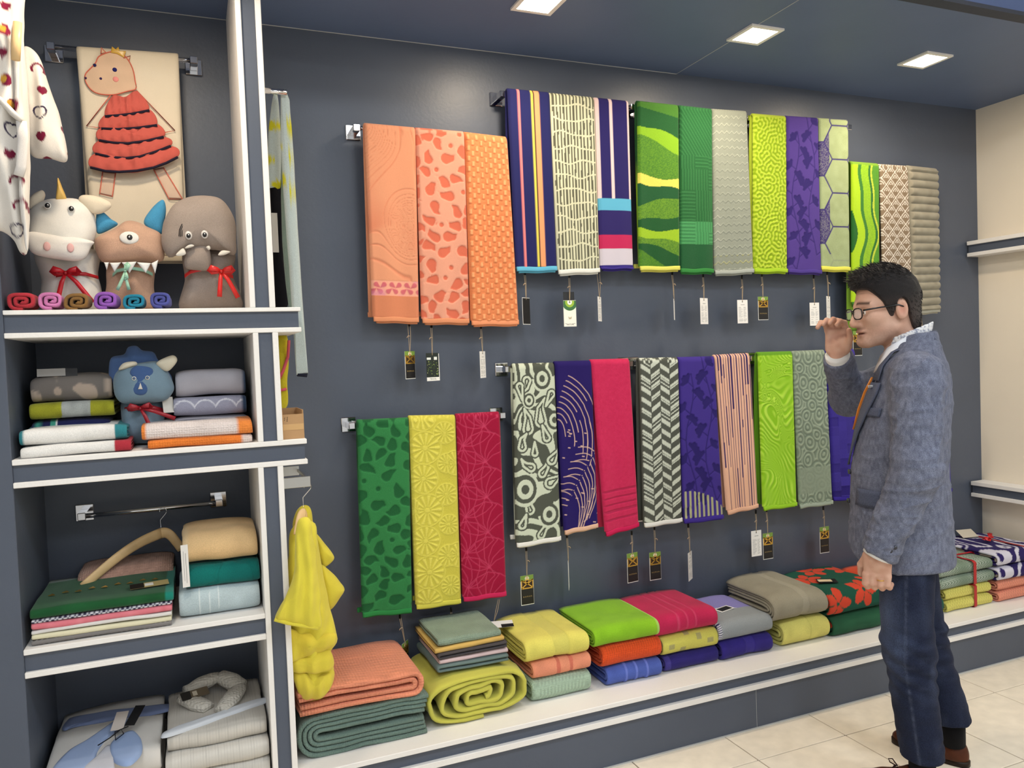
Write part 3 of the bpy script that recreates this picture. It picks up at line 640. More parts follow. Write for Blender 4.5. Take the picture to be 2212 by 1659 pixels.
# ------------------------------------------------------------------ towel rails and hanging towels
YF = 2.80                              # front face of the hanging towels
def towel_rail(label, x0, x1, z, y=2.845):
    t = thing('towel_rail', ((x0+x1)/2, y, z), label, 'rail', 'chrome towel rails on the slate wall')
    MB().tube([(x0, y, z), (x1, y, z)], 0.008, 12).build('rod', MAT['chrome'], t)
    for x in (x0, x1):
        b = MB().box((x-.012, y-.012, z-.012), (x+.012, W-.0065, z+.012), None, .002).build('bracket', MAT['chrome'], t, smooth=False)
        MB().box((x-.027, W-.007, z-.027), (x+.027, W-.0003, z+.027), None, .002).build('wall_plate', MAT['chrome'], b, smooth=False)
    return t
def hang_towel(label, tl, tr, bl, br, pat, hem, hem_h=.017, mat='terry', Y=YF, t=.013, nu=60, nv=250, back=0.97, seed=0, backcol=None, dx_back=0.0, gap=.042):
    rg = random.Random(seed*7+3)
    TL, TR, BL, BR = [PY(*p, Y)+np.array([q, 0, 0]) for p, q in ((tl, .003), (tr, -.003), (bl, .003), (br, -.003))]
    org = np.array([(BL[0]+BR[0])/2, Y+.02, (BL[2]+BR[2])/2])
    th = thing('hanging_towel', org, label, 'towel', 'towels draped over the wall rails')
    zt = (TL[2]+TR[2])/2; H = zt-(BL[2]+BR[2])/2; w = ((TR[0]-TL[0])+(BR[0]-BL[0]))/2; r = .5*gap
    s = np.linspace(0, 1, nu+1); vs = np.linspace(hem_h/H, 1, nv)
    ss, vv = np.meshgrid(s, vs)                                             # rows: v, cols: u
    xl = BL[0]+(TL[0]-BL[0])*vv; xr = BR[0]+(TR[0]-BR[0])*vv; X = xl+(xr-xl)*ss
    Zb = BL[2]+(BR[2]-BL[2])*ss; Zt = TL[2]+(TR[2]-TL[2])*ss; Z = Zb+(Zt-r-Zb)*vv
    col, hgt = pat((ss*w).ravel(), (vv*H).ravel(), w, H); hgt = np.asarray(hgt).reshape(X.shape)
    edge = np.clip(1-np.minimum(ss, 1-ss)*w/.009, 0, 1)**2
    ph = rg.uniform(0, 6); fold = .0035*np.sin(ss*5+ph+1.5*vv)*(1-vv*.7)+.002*np.sin(ss*11+2*ph)*(1-vv)
    Yf = Y+edge*t*.45-hgt*(1-edge)+fold
    # outer columns plus rounded edges plus two inner columns
    def ring(Xo, Yo, Zo, ny, nz):
        xL, xR = Xo[:, :1], Xo[:, -1:]; yL, yR = Yo[:, :1], Yo[:, -1:]; zL, zR = Zo[:, :1], Zo[:, -1:]
        cols = [(Xo, Yo, Zo)]
        for (xe, ye, ze, sg) in ((xR, yR, zR, 1),): cols += [(xe+sg*t*.22, ye-ny*t*.25, ze-nz*t*.25), (xe+sg*t*.22, ye-ny*t*.55, ze-nz*t*.55), (xe-sg*t*.1, ye-ny*t*.8, ze-nz*t*.8)]
        for (xe, ye, ze, sg) in ((xL, yL, zL, -1),): cols += [(xe-sg*t*.1, ye-ny*t*.8, ze-nz*t*.8), (xe+sg*t*.22, ye-ny*t*.55, ze-nz*t*.55), (xe+sg*t*.22, ye-ny*t*.25, ze-nz*t*.25)]
        return np.concatenate([c[0] for c in cols], 1), np.concatenate([c[1]+0*c[0] for c in cols], 1), np.concatenate([c[2]+0*c[0] for c in cols], 1)
    ny = np.full((nv, 1), -1.0); nz = np.zeros((nv, 1)); base = np.mean(col.reshape(nv, nu+1, 3)[-3:], 0)
    # over the rod and down the back
    na, nb = 9, 6; ang = np.linspace(0, np.pi, na+1)[1:]
    Xt = np.repeat(X[-1:], na, 0); Za = np.repeat(Zt[-1:]-r, na, 0)+r*np.sin(ang)[:, None]; Ya = Y+r-r*np.cos(ang)[:, None]+0*Xt+edge[-1:]*t*.45*np.cos(ang)[:, None]
    sb = np.linspace(0, 1, nb+1)[1:][:, None]; Xb = X[-1:]+dx_back*sb; zl = (zt-r)-(H*back-r)*sb+(Zt[-1:]-zt); Yb = np.full_like(Xb, Y+gap)
    Xa = np.concatenate([X, Xt, Xb]); Yall = np.concatenate([Yf, Ya, Yb]); Zall = np.concatenate([Z, Za, zl])
    NY = np.concatenate([ny, -np.cos(ang)[:, None], np.ones((nb, 1))]); NZ = np.concatenate([nz, np.sin(ang)[:, None], np.zeros((nb, 1))])
    GX, GY, GZ = ring(Xa, Yall, Zall, NY, NZ); nr, nc = GX.shape
    cc = np.zeros((nr, nc, 3)); cf = col.reshape(nv, nu+1, 3); cc[:nv, :nu+1] = cf
    cc[nv:, :nu+1] = cf[-1:][:, :] if backcol is None else lin(backcol)
    if backcol is None:                                                       # the pattern runs on over the rod
        k = nr-nv; idx = np.clip(nv-1-np.arange(k)*3, 0, nv-1); cc[nv:, :nu+1] = cf[idx]
    cc[:, nu+1:nu+4] = cc[:, nu:nu+1]; cc[:, nu+4:] = cc[:, :1]
    mb = MB(); mb.add(np.stack([GX, GY, GZ], 2).reshape(-1, 3), [quads(nr, nc, cc=True), np.arange(nc)[::-1], np.arange(nc)+(nr-1)*nc], cc.reshape(-1, 3))
    mb.build('cloth', MAT[mat], th)
    # hem band: two folded layers
    hb = MB(); n = 24; x = np.linspace(0, 1, n)
    for lay, (dy, dz, inset) in enumerate(((0, 0, 0), (t*.95, -.006, .012), (gap-.004, rg.uniform(-.010, .012), -.004))):
        a = np.linspace(0, 2*np.pi, 10, endpoint=False)+.31; ct = np.sign(np.cos(a))*np.abs(np.cos(a))**.4; st = np.sign(np.sin(a))*np.abs(np.sin(a))**.35
        thk = t*.40 if lay == 0 else t*.36; hz = (hem_h+.001)/2
        px = (BL[0]+inset)+(BR[0]-BL[0]-inset*1.2)*x; pz = BL[2]+(BR[2]-BL[2])*x+hz+dz+.0012*np.sin(x*9+ph); py = Y+thk*.75+dy+.0035*np.sin(x*5+ph)+.002*np.sin(x*11+2*ph)
        if lay == 2: px = px+dx_back; pz = pz-(BL[2]+(BR[2]-BL[2])*x)+zt-H*back
        hb = hb if lay < 2 else MB()
        V = np.stack([np.repeat(px[:, None], 10, 1), py[:, None]+thk*ct[None]*np.ones((n, 1)), pz[:, None]+hz*st[None]*np.ones((n, 1))], 2)
        hb.add(V.reshape(-1, 3), [quads(n, 10, cc=True), np.arange(10)[::-1], np.arange(10)+(n-1)*10], lin(hem))
        if lay: hb.build('hem' if lay == 1 else 'back_hem', MAT['flat'], th)
    return th
rails = [('towel rail carrying the three orange towels', (770, 283), (1098, 296)), ('towel rail behind the navy striped and cream barred towels', (1084, 205), (1366, 232)), ('towel rail behind the green wave and grey zigzag towels', (1372, 232), (1616, 256)),
         ('towel rail behind the lime maze and violet towels', (1626, 258), (1832, 274)), ('towel rail behind the taupe diamond and ribbed towels', (1848, 362), (2018, 375)), ('towel rail carrying the dark green, yellow and crimson towels', (760, 921), (1084, 896)),
         ('towel rail carrying the grey floral, leaf and plain crimson towels', (1096, 797), (1362, 786)), ('towel rail carrying the chevron and peach striped towels', (1384, 785), (1624, 774)), ('towel rail carrying the lime and sage towels beside the man', (1640, 773), (1835, 766)), ('towel rail hidden behind the man in the grey jacket', (1866, 878), (2040, 873))]
for lab, a, b in rails:
    A_ = PY(*a, 2.845); B_ = PY(*b, 2.845); towel_rail(lab, A_[0], B_[0], (A_[2]+B_[2])/2)
OR = (224, 148, 108)
T = {}
T['A1'] = hang_towel('orange towel with carved swirl lines and a pink floral band', (787, 262), (898, 272), (806, 694), (907, 696), pt_swirl, OR, seed=1, dx_back=-.008, mat='velour')
T['A2'] = hang_towel('coral towel with sunken teardrop paisley between two orange towels', (898, 272), (1004, 281), (912, 698), (1016, 698), pt_drops((226, 158, 132), (212, 106, 80), 3), OR, seed=2, mat='velour')
T['A3'] = hang_towel('orange waffle-textured towel beside the coral paisley one', (1004, 281), (1097, 292), (1018, 702), (1123, 701), pt_waffle, (240, 156, 112), seed=3, gap=.05)
T['B1'] = hang_towel('navy towel with pink, yellow and peach vertical stripes', (1097, 187), (1189, 196), (1116, 586), (1204, 585), pt_vstripes((38, 40, 92), [(.20, .26, (228, 130, 130)), (.52, .575, (222, 206, 90)), (.60, .73, (236, 160, 112)), (.575, .60, (20, 20, 30))]), (102, 184, 216), seed=4, dx_back=-.008, mat='flat')
T['B2'] = hang_towel('cream towel with rows of short olive-grey bars', (1189, 197), (1285, 207), (1206, 592), (1298, 588), pt_bars, (232, 232, 224), seed=5, mat='flat')
T['B3'] = hang_towel('navy towel with blue, crimson and grey colour blocks below', (1286, 207), (1360, 215), (1299, 582), (1371, 581), pt_blocks, (62, 50, 134), seed=6, hem_h=.008, mat='flat')
T['C1'] = hang_towel('green towel with wavy landscape bands and yellow hem', (1379, 214), (1468, 224), (1382, 584), (1469, 584), pt_waves, (224, 220, 104), seed=7, dx_back=-.004)
T['C2'] = hang_towel('dark green towel with carved maze lines and lighter band', (1469, 224), (1541, 232), (1471, 589), (1544, 589), pt_mazegreen, (58, 134, 66), seed=8)
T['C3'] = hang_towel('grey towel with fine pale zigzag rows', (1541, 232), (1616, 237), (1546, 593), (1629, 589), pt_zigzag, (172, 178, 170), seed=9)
T['D1'] = hang_towel('lime green towel with carved labyrinth relief', (1629, 242), (1701, 248), (1630, 588), (1704, 588), pt_lab((138, 168, 26), (186, 208, 64), .0185, 5), (170, 206, 52), seed=10, dx_back=-.014, backcol=(176, 196, 60))
T['D2'] = hang_towel('violet towel with dark ginkgo sprigs on the upper rail', (1701, 247), (1770, 252), (1704, 589), (1778, 591), pt_ginkgo((82, 62, 140), (52, 40, 108), 3), (80, 62, 142), seed=11, mat='flat')
T['D3'] = hang_towel('sage towel with large violet-outlined hexagons and yellow hem', (1770, 252), (1835, 256), (1776, 583), (1838, 585), pt_hex, (228, 224, 96), seed=12)
T['E1'] = hang_towel('lime and green towel with flowing vertical waves behind the man', (1841, 346), (1901, 351), (1842, 660), (1903, 662), pt_wavyv, (70, 130, 50), seed=13, back=1.18, dx_back=-.02, backcol=(120, 160, 50))
T['E2'] = hang_towel('taupe towel with cream nested diamond lines', (1902, 352), (1963, 356), (1911, 662), (1974, 664), pt_diamond, (120, 104, 84), seed=14, mat='flat')
T['E3'] = hang_towel('grey towel of thick horizontal ribs at the right end', (1964, 355), (2028, 362), (1978, 678), (2031, 674), pt_ribs, (176, 174, 160), seed=15, mat='velour', nu=40)
T['F1'] = hang_towel('dark green towel with sunken leaf drops, lower left rail', (772, 907), (884, 902), (782, 1334), (891, 1324), pt_drops((52, 128, 72), (32, 92, 52), 8, n=60), (50, 138, 72), seed=16, dx_back=-.008)
T['F2'] = hang_towel('yellow towel carved with round spoked daisies', (884, 898), (985, 896), (899, 1317), (998, 1303), pt_daisy, (222, 214, 88), seed=17)
T['F3'] = hang_towel('crimson towel carved with pale fan leaves', (986, 894), (1081, 889), (1001, 1300), (1096, 1287), pt_fans, (206, 44, 92), seed=18)
T['G1'] = hang_towel('dark grey and pale sage towel with bold eye-like floral print', (1109, 785), (1199, 783), (1116, 1183), (1214, 1167), pt_floral, (238, 236, 230), seed=19, dx_back=-.008, mat='flat', nu=84, nv=330)
T['G2'] = hang_towel('navy towel with peach line-drawn monstera leaves', (1200, 780), (1279, 778), (1219, 1155), (1293, 1140), pt_monstera, (228, 184, 158), seed=20, mat='flat', nu=84, nv=330)
T['G3'] = hang_towel('plain crimson towel with three ridges near its hem', (1278, 776), (1362, 774), (1308, 1158), (1382, 1138), pt_banded((196, 38, 82), [(.075, .09), (.125, .14), (.165, .175), (.205, .215), (.245, .258)], (214, 54, 98)), (206, 36, 88), seed=21)
T['H1'] = hang_towel('charcoal and white towel with slanted chevron blocks', (1382, 773), (1467, 771), (1392, 1139), (1476, 1127), pt_herring, (236, 236, 232), seed=22, mat='flat', dx_back=-.014)
T['H2'] = hang_towel('violet ginkgo towel with a striped quarter circle at its foot', (1468, 771), (1546, 769), (1479, 1132), (1564, 1120), pt_ginkgo((68, 52, 140), (46, 36, 106), 7, corner=.20), (66, 50, 146), seed=23, mat='flat')
T['H3'] = hang_towel('peach towel with fine navy vertical pinstripes', (1546, 766), (1622, 762), (1571, 1111), (1640, 1097), pt_pinstripe, (236, 186, 158), seed=24, mat='flat')
T['I1'] = hang_towel('lime green velour towel with feathery relief, lower rail', (1640, 760), (1714, 758), (1649, 1103), (1722, 1093), pt_veins, (156, 208, 50), seed=25, mat='velour', dx_back=-.022, backcol=(96, 150, 30))
T['I2'] = hang_towel('sage grey towel with carved contour rings beside the man', (1715, 758), (1785, 755), (1727, 1098), (1800, 1089), pt_rings, (166, 180, 164), seed=26)
T['I3'] = hang_towel('deep violet towel with embossed squares half hidden by the raised arm', (1786, 757), (1849, 753), (1801, 1082), (1864, 1076), pt_squares, (58, 44, 150), seed=27)
T['J1'] = hang_towel('green towel just showing behind the jacket front', (1848, 868), (1912, 866), (1850, 1090), (1915, 1086), pt_solid((96, 176, 40)), (110, 186, 50), seed=28, nu=20, nv=60)
T['J2'] = hang_towel('violet towel just showing behind the back of the jacket', (1988, 864), (2050, 862), (1992, 1066), (2056, 1062), pt_solid((60, 42, 150)), (60, 42, 150), seed=29, nu=20, nv=60)
for k, kind, rect, top in (('A1', 'gold', (874, 759, 898, 818), (884, 703, .005)), ('A2', 'leafy', (920, 763, 949, 822), (932, 706)), ('A3', 'care', (1036, 759, 1050, 816), (1039, 708)),
        ('B1', 'black', (1128, 643, 1146, 701), (1134, 592)), ('B2', 'nature', (1214, 649, 1248, 705), (1230, 598)), ('B3', 'care', (1291, 641, 1300, 694), (1293, 590, .0065)),
        ('C1', 'care', (1455, 646, 1458, 691), (1452, 592)), ('C2', 'care', (1512, 644, 1530, 700), (1519, 597)), ('C3', 'care', (1588, 648, 1620, 698), (1603, 601)), ('D1', 'gold', (1634, 641, 1663, 691), (1646, 596)),
        ('D2', 'care', (1746, 654, 1773, 703), (1758, 600)), ('D3', 'care', (1785, 640, 1794, 688), (1787, 592)), ('E1', 'gold', (1841, 715, 1864, 768), (1850, 690)), ('E3', 'gold', (1984, 742, 2006, 795), (1990, 684)),
        ('F1', 'gold', (868, 1388, 884, 1443), (864, 1334)), ('F2', 'care', (965, 1352, 985, 1400), (975, 1320)), ('G1', 'gold', (1123, 1245, 1155, 1304), (1137, 1188)), ('G2', 'care', (1227, 1210, 1230, 1271), (1225, 1160)),
        ('G3', 'gold', (1354, 1196, 1379, 1256), (1365, 1154)), ('H1', 'gold', (1399, 1195, 1432, 1250), (1414, 1143)), ('H2', 'care', (1486, 1193, 1496, 1252), (1487, 1138)), ('H3', 'care', (1620, 1148, 1648, 1199), (1633, 1108)),
        ('I1', 'gold', (1648, 1153, 1670, 1206), (1656, 1104)), ('I2', 'gold', (1766, 1140, 1796, 1192), (1779, 1100))):
    hang_tag(T[k], kind, rect, top, Y=2.825 if k != 'F2' else 2.85)
# ------------------------------------------------------------------ folded textiles
def extrude_ribbon(mb, path, t, A0, A1, mapf, colfn, na=26, jit=(0, 0), seed=0, noise=.003, puff=.05, zc=None, zmin=None, nfreq=14, wobble=0.0, close=False):
    """ribbon of thickness t along path (b, z), extruded along a from A0 to A1; mapf(a, b, z) -> world"""
    path = np.asarray(path, float); n = len(path)
    d = np.gradient(path, axis=0); d /= np.linalg.norm(d, axis=1)[:, None]+1e-12; nr = np.stack([-d[:, 1], d[:, 0]], 1)
    al = np.concatenate([[0], np.cumsum(np.linalg.norm(np.diff(path, axis=0), axis=1))])
    e = min(t*.7, (A1-A0)*.1); av = np.concatenate([[A0+jit[0], A0+jit[0]+e*.25, A0+jit[0]+e], np.linspace(A0+jit[0]+2*e, A1-jit[1]-2*e, na), [A1-jit[1]-e, A1-jit[1]-e*.25, A1-jit[1]]])
    tf = np.concatenate([[.35, .75, .95], np.ones(na), [.95, .75, .35]]); R_ = len(av)
    def side(sg):
        B = path[None, :, 0]+sg*nr[None, :, 0]*t*.5*tf[:, None]; Z = path[None, :, 1]+sg*nr[None, :, 1]*t*.5*tf[:, None]; return B, Z
    Bo, Zo = side(1); Bi, Zi = side(-1)
    B = np.concatenate([Bo, Bi[:, ::-1]], 1); Z = np.concatenate([Zo, Zi[:, ::-1]], 1); Aa = np.repeat(av[:, None], 2*n, 1); S = np.concatenate([np.repeat(al[None], R_, 0), np.repeat(al[::-1][None], R_, 0)], 1)
    if zc is not None:
        q = (2*(Aa-A0)/(A1-A0)-1); Z = zc+(Z-zc)*(1-puff*np.abs(q)**4); 
    P3 = np.stack([Aa, B, Z], 2).reshape(-1, 3)
    if noise: P3 = P3+noise*np.stack([vnoise(P3, nfreq, seed+1)*.6, vnoise(P3, nfreq, seed+2), vnoise(P3, nfreq*.8, seed+3)], 1)
    if wobble: P3[:, 2] += wobble*vnoise(P3*[1, 1, .2], 7, seed+9)
    if zmin is not None: P3[:, 2] = np.maximum(P3[:, 2], zmin)
    outer = np.concatenate([np.ones((R_, n)), np.zeros((R_, n))], 1).ravel() > .5
    col, hgt = colfn(P3[:, 0]-A0, S.ravel(), A1-A0, al[-1], outer)
    if hgt is not None:
        nn = np.concatenate([nr, -nr[::-1]], 0); nn = np.repeat(nn[None], R_, 0).reshape(-1, 2); P3[:, 1] += nn[:, 0]*hgt; P3[:, 2] += nn[:, 1]*hgt
    Wv = mapf(P3[:, 0], P3[:, 1], P3[:, 2]); m = 2*n
    caps = []
    for r0, rev in ((0, True), (R_-1, False)):
        i = np.arange(n-1); q = np.stack([r0*m+i, r0*m+i+1, r0*m+m-2-i, r0*m+m-1-i], 1); caps.append(q[:, ::-1] if rev else q)
    mb.add(Wv, [quads(R_, m, cc=True)]+caps, col)
def c_solid(rgb, var=.12):
    def f(a, s, A_, S_, outer): return mixc(lin(rgb)*(1-var), lin(rgb)*(1+var), .5+.5*n2(a, s, 30, 2)), None
    return f
def c_bands(rgb, bands, rgb2=None, depth=-.0022, edge=None):
    def f(a, s, A_, S_, outer):
        c, _ = c_solid(rgb)(a, s, A_, S_, outer); h = np.zeros(len(a))
        for (b0, b1) in bands:
            m = (a/A_ > b0) & (a/A_ < b1) & outer; c[m] = lin(rgb2 or rgb)*(.95 if rgb2 is None else 1); h[m] = depth
        if edge:
            for (e0, e1, ec) in edge: m = (a/A_ > e0) & (a/A_ < e1); c[m] = lin(ec)
        return c, h
    return f
def c_fn(fn, inner=None):                # a woven pattern on the outside, plain inside
    def f(a, s, A_, S_, outer):
        c, h = fn(a, s, A_, S_); 
        if inner is not None: c = np.where(outer[:, None], c, lin(inner))
        return c, np.where(outer, h, 0)
    return f
def cpath(b0, b1, z0, z1, k, t, n=25, sq=.55, drop=0.0, dn=1):
    """C shaped fold: from the open back along the bottom, round the front at b0, back along the top"""
    h = z1-z0; zc = (z0+z1)/2; a = h/2-t*(k+.5); f = b0+t*(k+.5); bc = b0+max(h*sq, t*(k+.5)+.004); bb = b1-.004*k
    th = np.linspace(-np.pi/2, np.pi/2, 11+6*(dn-1))
    bo = np.linspace(bb, bc, 6+3*(dn-1))[:-1]; P_ = [(b, zc-a) for b in bo]
    P_ += [(bc-(bc-f)*math.copysign(abs(math.cos(q))**.8, math.cos(q)), zc+a*math.copysign(abs(math.sin(q))**.85, math.sin(q))) for q in th]
    P_ += [(b, zc+a-drop*((b-bc)/(bb-bc))) for b in np.linspace(bc, bb, 10*dn)[1:]]
    return P_
MAPS = {}
def folded(label, x0, x1, yf, yb, z0, z1, col, n=3, orient='x', mat='terry', name='folded_towel', cat='towel', group='folded towels in stacks', parent=None, part='cloth', seed=0, slit=.5, noise=.003, puff=.05, wobble=0.0, icol=None, jit=.005, sq=.55, na=26, lay=None, dn=1):
    loc = ((x0+x1)/2, (yf+yb)/2, z0); th = parent or thing(name, loc, label, cat, group)
    rg = random.Random(seed+17); t = (z1-z0)/(2*n+slit); mb = MB()
    if orient == 'x': A0, A1, mp, b0, b1 = x0, x1, (lambda a, b, z: np.stack([a, b, z], 1)), yf, yb
    elif orient == 'yl': A0, A1, mp, b0, b1 = yf, yb, (lambda a, b, z: np.stack([b, a, z], 1)), x0, x1
    else: A0, A1, mp, b0, b1 = yf, yb, (lambda a, b, z: np.stack([x0+x1-b, a, z], 1)), x0, x1
    for k in range(n):
        extrude_ribbon(mb, cpath(b0, b1, z0, z1, k, t, sq=sq, dn=dn if k == 0 or icol is not None else 1), t*.97, A0, A1, mp, col if k == 0 or icol is None else icol, na=na, jit=(rg.uniform(0, jit)*(k > 0), rg.uniform(0, jit)*(k > 0)), seed=seed+k*0, noise=noise, puff=puff, zc=z0, zmin=z0+.0003, wobble=wobble)
    mb.build(part, MAT[mat], th); return th
def roll_path(cb, cz, rb, rz, turns, t, n=90, seed=0, wr=.0):
    """wound spiral, outermost turn last"""
    th = np.linspace(0, turns*2*np.pi, n); k = th/(turns*2*np.pi); r0 = max(.12, 1-turns*t/rz*.95); s = r0+(1-r0)*k
    ph = th-turns*2*np.pi-np.pi/2
    c, sn = np.cos(ph), np.sin(ph); p = .62
    b = cb+rb*s*np.sign(c)*np.abs(c)**p; z = cz+rz*s*np.sign(sn)*np.abs(sn)**p
    if wr: w = vnoise(np.stack([b*1.0, z, 0*b], 1), 26, seed)*wr*(1-k*.6); b = b+w; z = z+w*.8
    return np.stack([b, z], 1)[::-1]
def rolled(label, cx, z0, rb, rz, yf, yb, turns, col, mat='velour', name='rolled_towel', group=None, seed=0, cat='towel', noise=.002, wr=0.0, t=None, parent=None, part='cloth', na=18):
    th = parent or thing(name, (cx, (yf+yb)/2, z0), label, cat, group); t = t or rz/turns*.93; mb = MB()
    extrude_ribbon(mb, roll_path(cx, z0+rz, rb-t/2, rz-t/2, turns, t, n=int(34*turns), seed=seed, wr=wr), t*.9, yf, yb, lambda a, b, z: np.stack([b, a, z], 1), col, na=na, noise=noise, zc=z0, puff=.03, zmin=z0+.0003, seed=seed, nfreq=18)
    mb.build(part, MAT[mat], th); return th
def card(parent, label_name, p, yaw, w, h, pitch, cols):
    """small label lying on a textile; pitch 0 = flat, pi/2 = upright"""
    R = np.array([math.cos(yaw), math.sin(yaw), 0]); D = np.array([-math.sin(yaw)*math.cos(pitch), math.cos(yaw)*math.cos(pitch), math.sin(pitch)]); N_ = np.cross(R, D); mb = MB(); p = np.array(p, float)
    for i, (u0, u1, v0, v1, rgb) in enumerate(cols):
        V = [p+R*u*w+D*v*h+N_*(.0004*i+d) for d in (0, .0008) for (u, v) in ((u0, v0), (u1, v0), (u1, v1), (u0, v1))]
        mb.add(V, np.array([[3, 2, 1, 0], [4, 5, 6, 7], [0, 1, 5, 4], [1, 2, 6, 5], [2, 3, 7, 6], [3, 0, 4, 7]]), lin(rgb))
    return mb.build(label_name, MAT['card'], parent, smooth=False)
YBK = 2.865
G = 'folded towels in stacks on the bench'
# sage and coral knitted blankets, yellow-green blanket with napkins on top
def c_knitrows(rgb, p=.012):
    return lambda a, s, A_, S_, outer: (mixc(lin(rgb)*.8, lin(rgb)*1.12, .5+.5*np.sin(s*6.28/p)*np.sin(a*6.28/p)), np.where(outer, .0010*np.sin(s*6.28/p), 0))
t_ = folded('thick sage green knitted blanket under the coral one', .256, .682, 2.522, YBK, BZ, .378, c_solid((112, 134, 124)), n=4, orient='yl', mat='knit', name='folded_blanket', cat='blanket', group=G, seed=31, noise=.007, wobble=.006, slit=.9, puff=.03)
t_ = folded('coral waffle-knit blanket lying on the sage blanket', .262, .672, 2.512, YBK, .380, .468, c_knitrows((232, 148, 116)), n=2, orient='yr', mat='waffle', name='folded_blanket', cat='blanket', group=G, seed=35, noise=.006, wobble=.006, slit=.5, na=40, puff=.06)
t_ = rolled('yellow-green velour blanket wound in a wide coil under the napkins', .882, BZ, .208, .086, 2.535, YBK, 3.9, c_solid((200, 196, 86), .10), name='rolled_blanket', cat='blanket', group=G, seed=5, noise=.008, wr=.014, na=26)
z = .4105
for lab, rgb, h, x0, x1, yf, mt, sd in (('slate green napkin at the bottom of the small napkin pile', (106, 124, 122), .026, .735, 1.0, 2.575, 'flat', 1), ('pale pink napkin in the small napkin pile', (222, 196, 196), .018, .748, 1.005, 2.585, 'flat', 2), ('charcoal napkin in the small napkin pile', (76, 72, 74), .021, .742, 1.0, 2.580, 'flat', 3), ('mustard napkin in the small napkin pile', (206, 170, 96), .019, .735, .995, 2.590, 'flat', 4), ('sage green ribbed napkin on top of the small pile', (134, 152, 134), .026, .748, .985, 2.595, 'knit', 6)):
    folded(lab, x0, x1, yf, 2.85, z, z+h, c_solid(rgb), n=1, orient='yl' if sd % 2 else 'x', mat=mt, name='folded_napkin', cat='napkin', group='napkins piled on the yellow-green blanket', seed=sd+50, slit=.35, noise=.003, wobble=.003); z += h+.0006
YEL = (222, 212, 104)
def stack(lst, x0, x1, yf):
    z = BZ
    out = []
    for (lab, h, colf, kw) in lst:
        kw = dict(kw); dx0, dx1, dy = kw.pop('dx0', 0), kw.pop('dx1', 0), kw.pop('dy', 0)
        out.append(folded(lab, x0+dx0, x1+dx1, yf+dy, YBK, z, z+h, colf, group=G, **dict(dict(na=64), **kw))); z += h+.0008
    return out
s3 = stack([('mint green honeycomb towel under a coral and a yellow one', .084, c_knitrows((176, 200, 176), .014), dict(n=2, mat='knit', seed=61)),
       ('coral towel with two satin bands between mint and yellow towels', .062, c_bands((234, 150, 118), [(.40, .46), (.62, .68)], (214, 118, 96), -.001), dict(n=2, seed=62, dx0=.004)),
       ('yellow towel with a wide satin band on top of coral and mint', .084, c_bands(YEL, [(.44, .68)], (214, 206, 104), -.0025), dict(n=3, seed=63, dx0=-.022, dx1=-.006, dy=-.004, puff=.10))], 1.085, 1.325, 2.558)
s4 = stack([('periwinkle blue towel with raised bands under an orange one', .072, c_bands((82, 102, 182), [(.32, .36), (.50, .54), (.70, .74)], (110, 128, 210), .0030), dict(n=2, seed=64, dx0=.02)),
       ('bright orange textured towel between blue and lime towels', .084, c_knitrows((228, 84, 38), .010), dict(n=3, mat='knit', seed=65)),
       ('plain lime green towel on top of orange and blue', .072, c_bands((136, 190, 40), [], edge=[(.965, 1.1, (176, 214, 110))]), dict(n=3, seed=66, dx0=-.03, dx1=-.006, puff=.10))], 1.372, 1.632, 2.556)
s5 = stack([('navy towel under a yellow patched and a crimson towel', .064, c_bands((48, 40, 116), [], edge=[(-.1, .10, (70, 62, 140))]), dict(n=2, seed=67, dx0=.008)),
       ('pale yellow towel with grey woven patches under crimson', .078, c_fn(lambda u, v, w, h: (lambda m: (mixc(lin((214, 208, 100)), lin((176, 170, 110)), m.astype(float)), -.001*m))(((np.floor(u/.026)+np.floor(v/.02)*2) % 7 == 3))), dict(n=3, seed=68, dn=4)),
       ('crimson towel with three raised ridges, highest of the bench stacks', .082, c_bands((192, 40, 84), [(.34, .37), (.48, .51), (.62, .65)], (206, 64, 104), -.003), dict(n=3, seed=69, dx0=-.028, puff=.08))], 1.645, 1.905, 2.566)
s6 = stack([('navy towel under the grey and lavender one', .078, c_bands((52, 42, 128), [(.45, .62)], (62, 52, 140)), dict(n=2, seed=70)),
       ('grey towel with lavender wedge and navy striped edge', .082, (lambda a, s, A_, S_, outer: (np.where((((s > S_*.72)))[:, None] & (outer[:, None]), np.where((s+a*.25 > S_*.80)[:, None], lin((142, 136, 200)), lin((196, 196, 214))), np.where((a < .016)[:, None], np.where((np.sin(s*6.28/.0085) > 0)[:, None], lin((40, 36, 90)), lin((230, 230, 235))), lin((150, 156, 160)))), None)), dict(n=3, mat='terry', dn=4, seed=71, dx0=-.014, puff=.12))], 1.918, 2.172, 2.558)
card(s6[1], 'label_card', (1.99, 2.655, .4015), .25, .085, .045, .02, [(0, 1, 0, 1, (235, 235, 235)), (.12, .9, .14, .86, (34, 34, 36))])
s7 = stack([('pale yellow towel under the big grey one', .105, c_bands((222, 214, 118), [(.55, .565)], None, -.004), dict(n=3, seed=72, puff=.10)),
       ('large warm grey towel with a satin stripe, loosely rolled', .125, c_bands((150, 144, 126), [(.52, .64)], (160, 154, 136), -.003), dict(n=4, seed=73, dx0=-.055, dx1=-.02, dy=-.012, puff=.14, slit=.9, sq=.8))], 2.228, 2.478, 2.556)
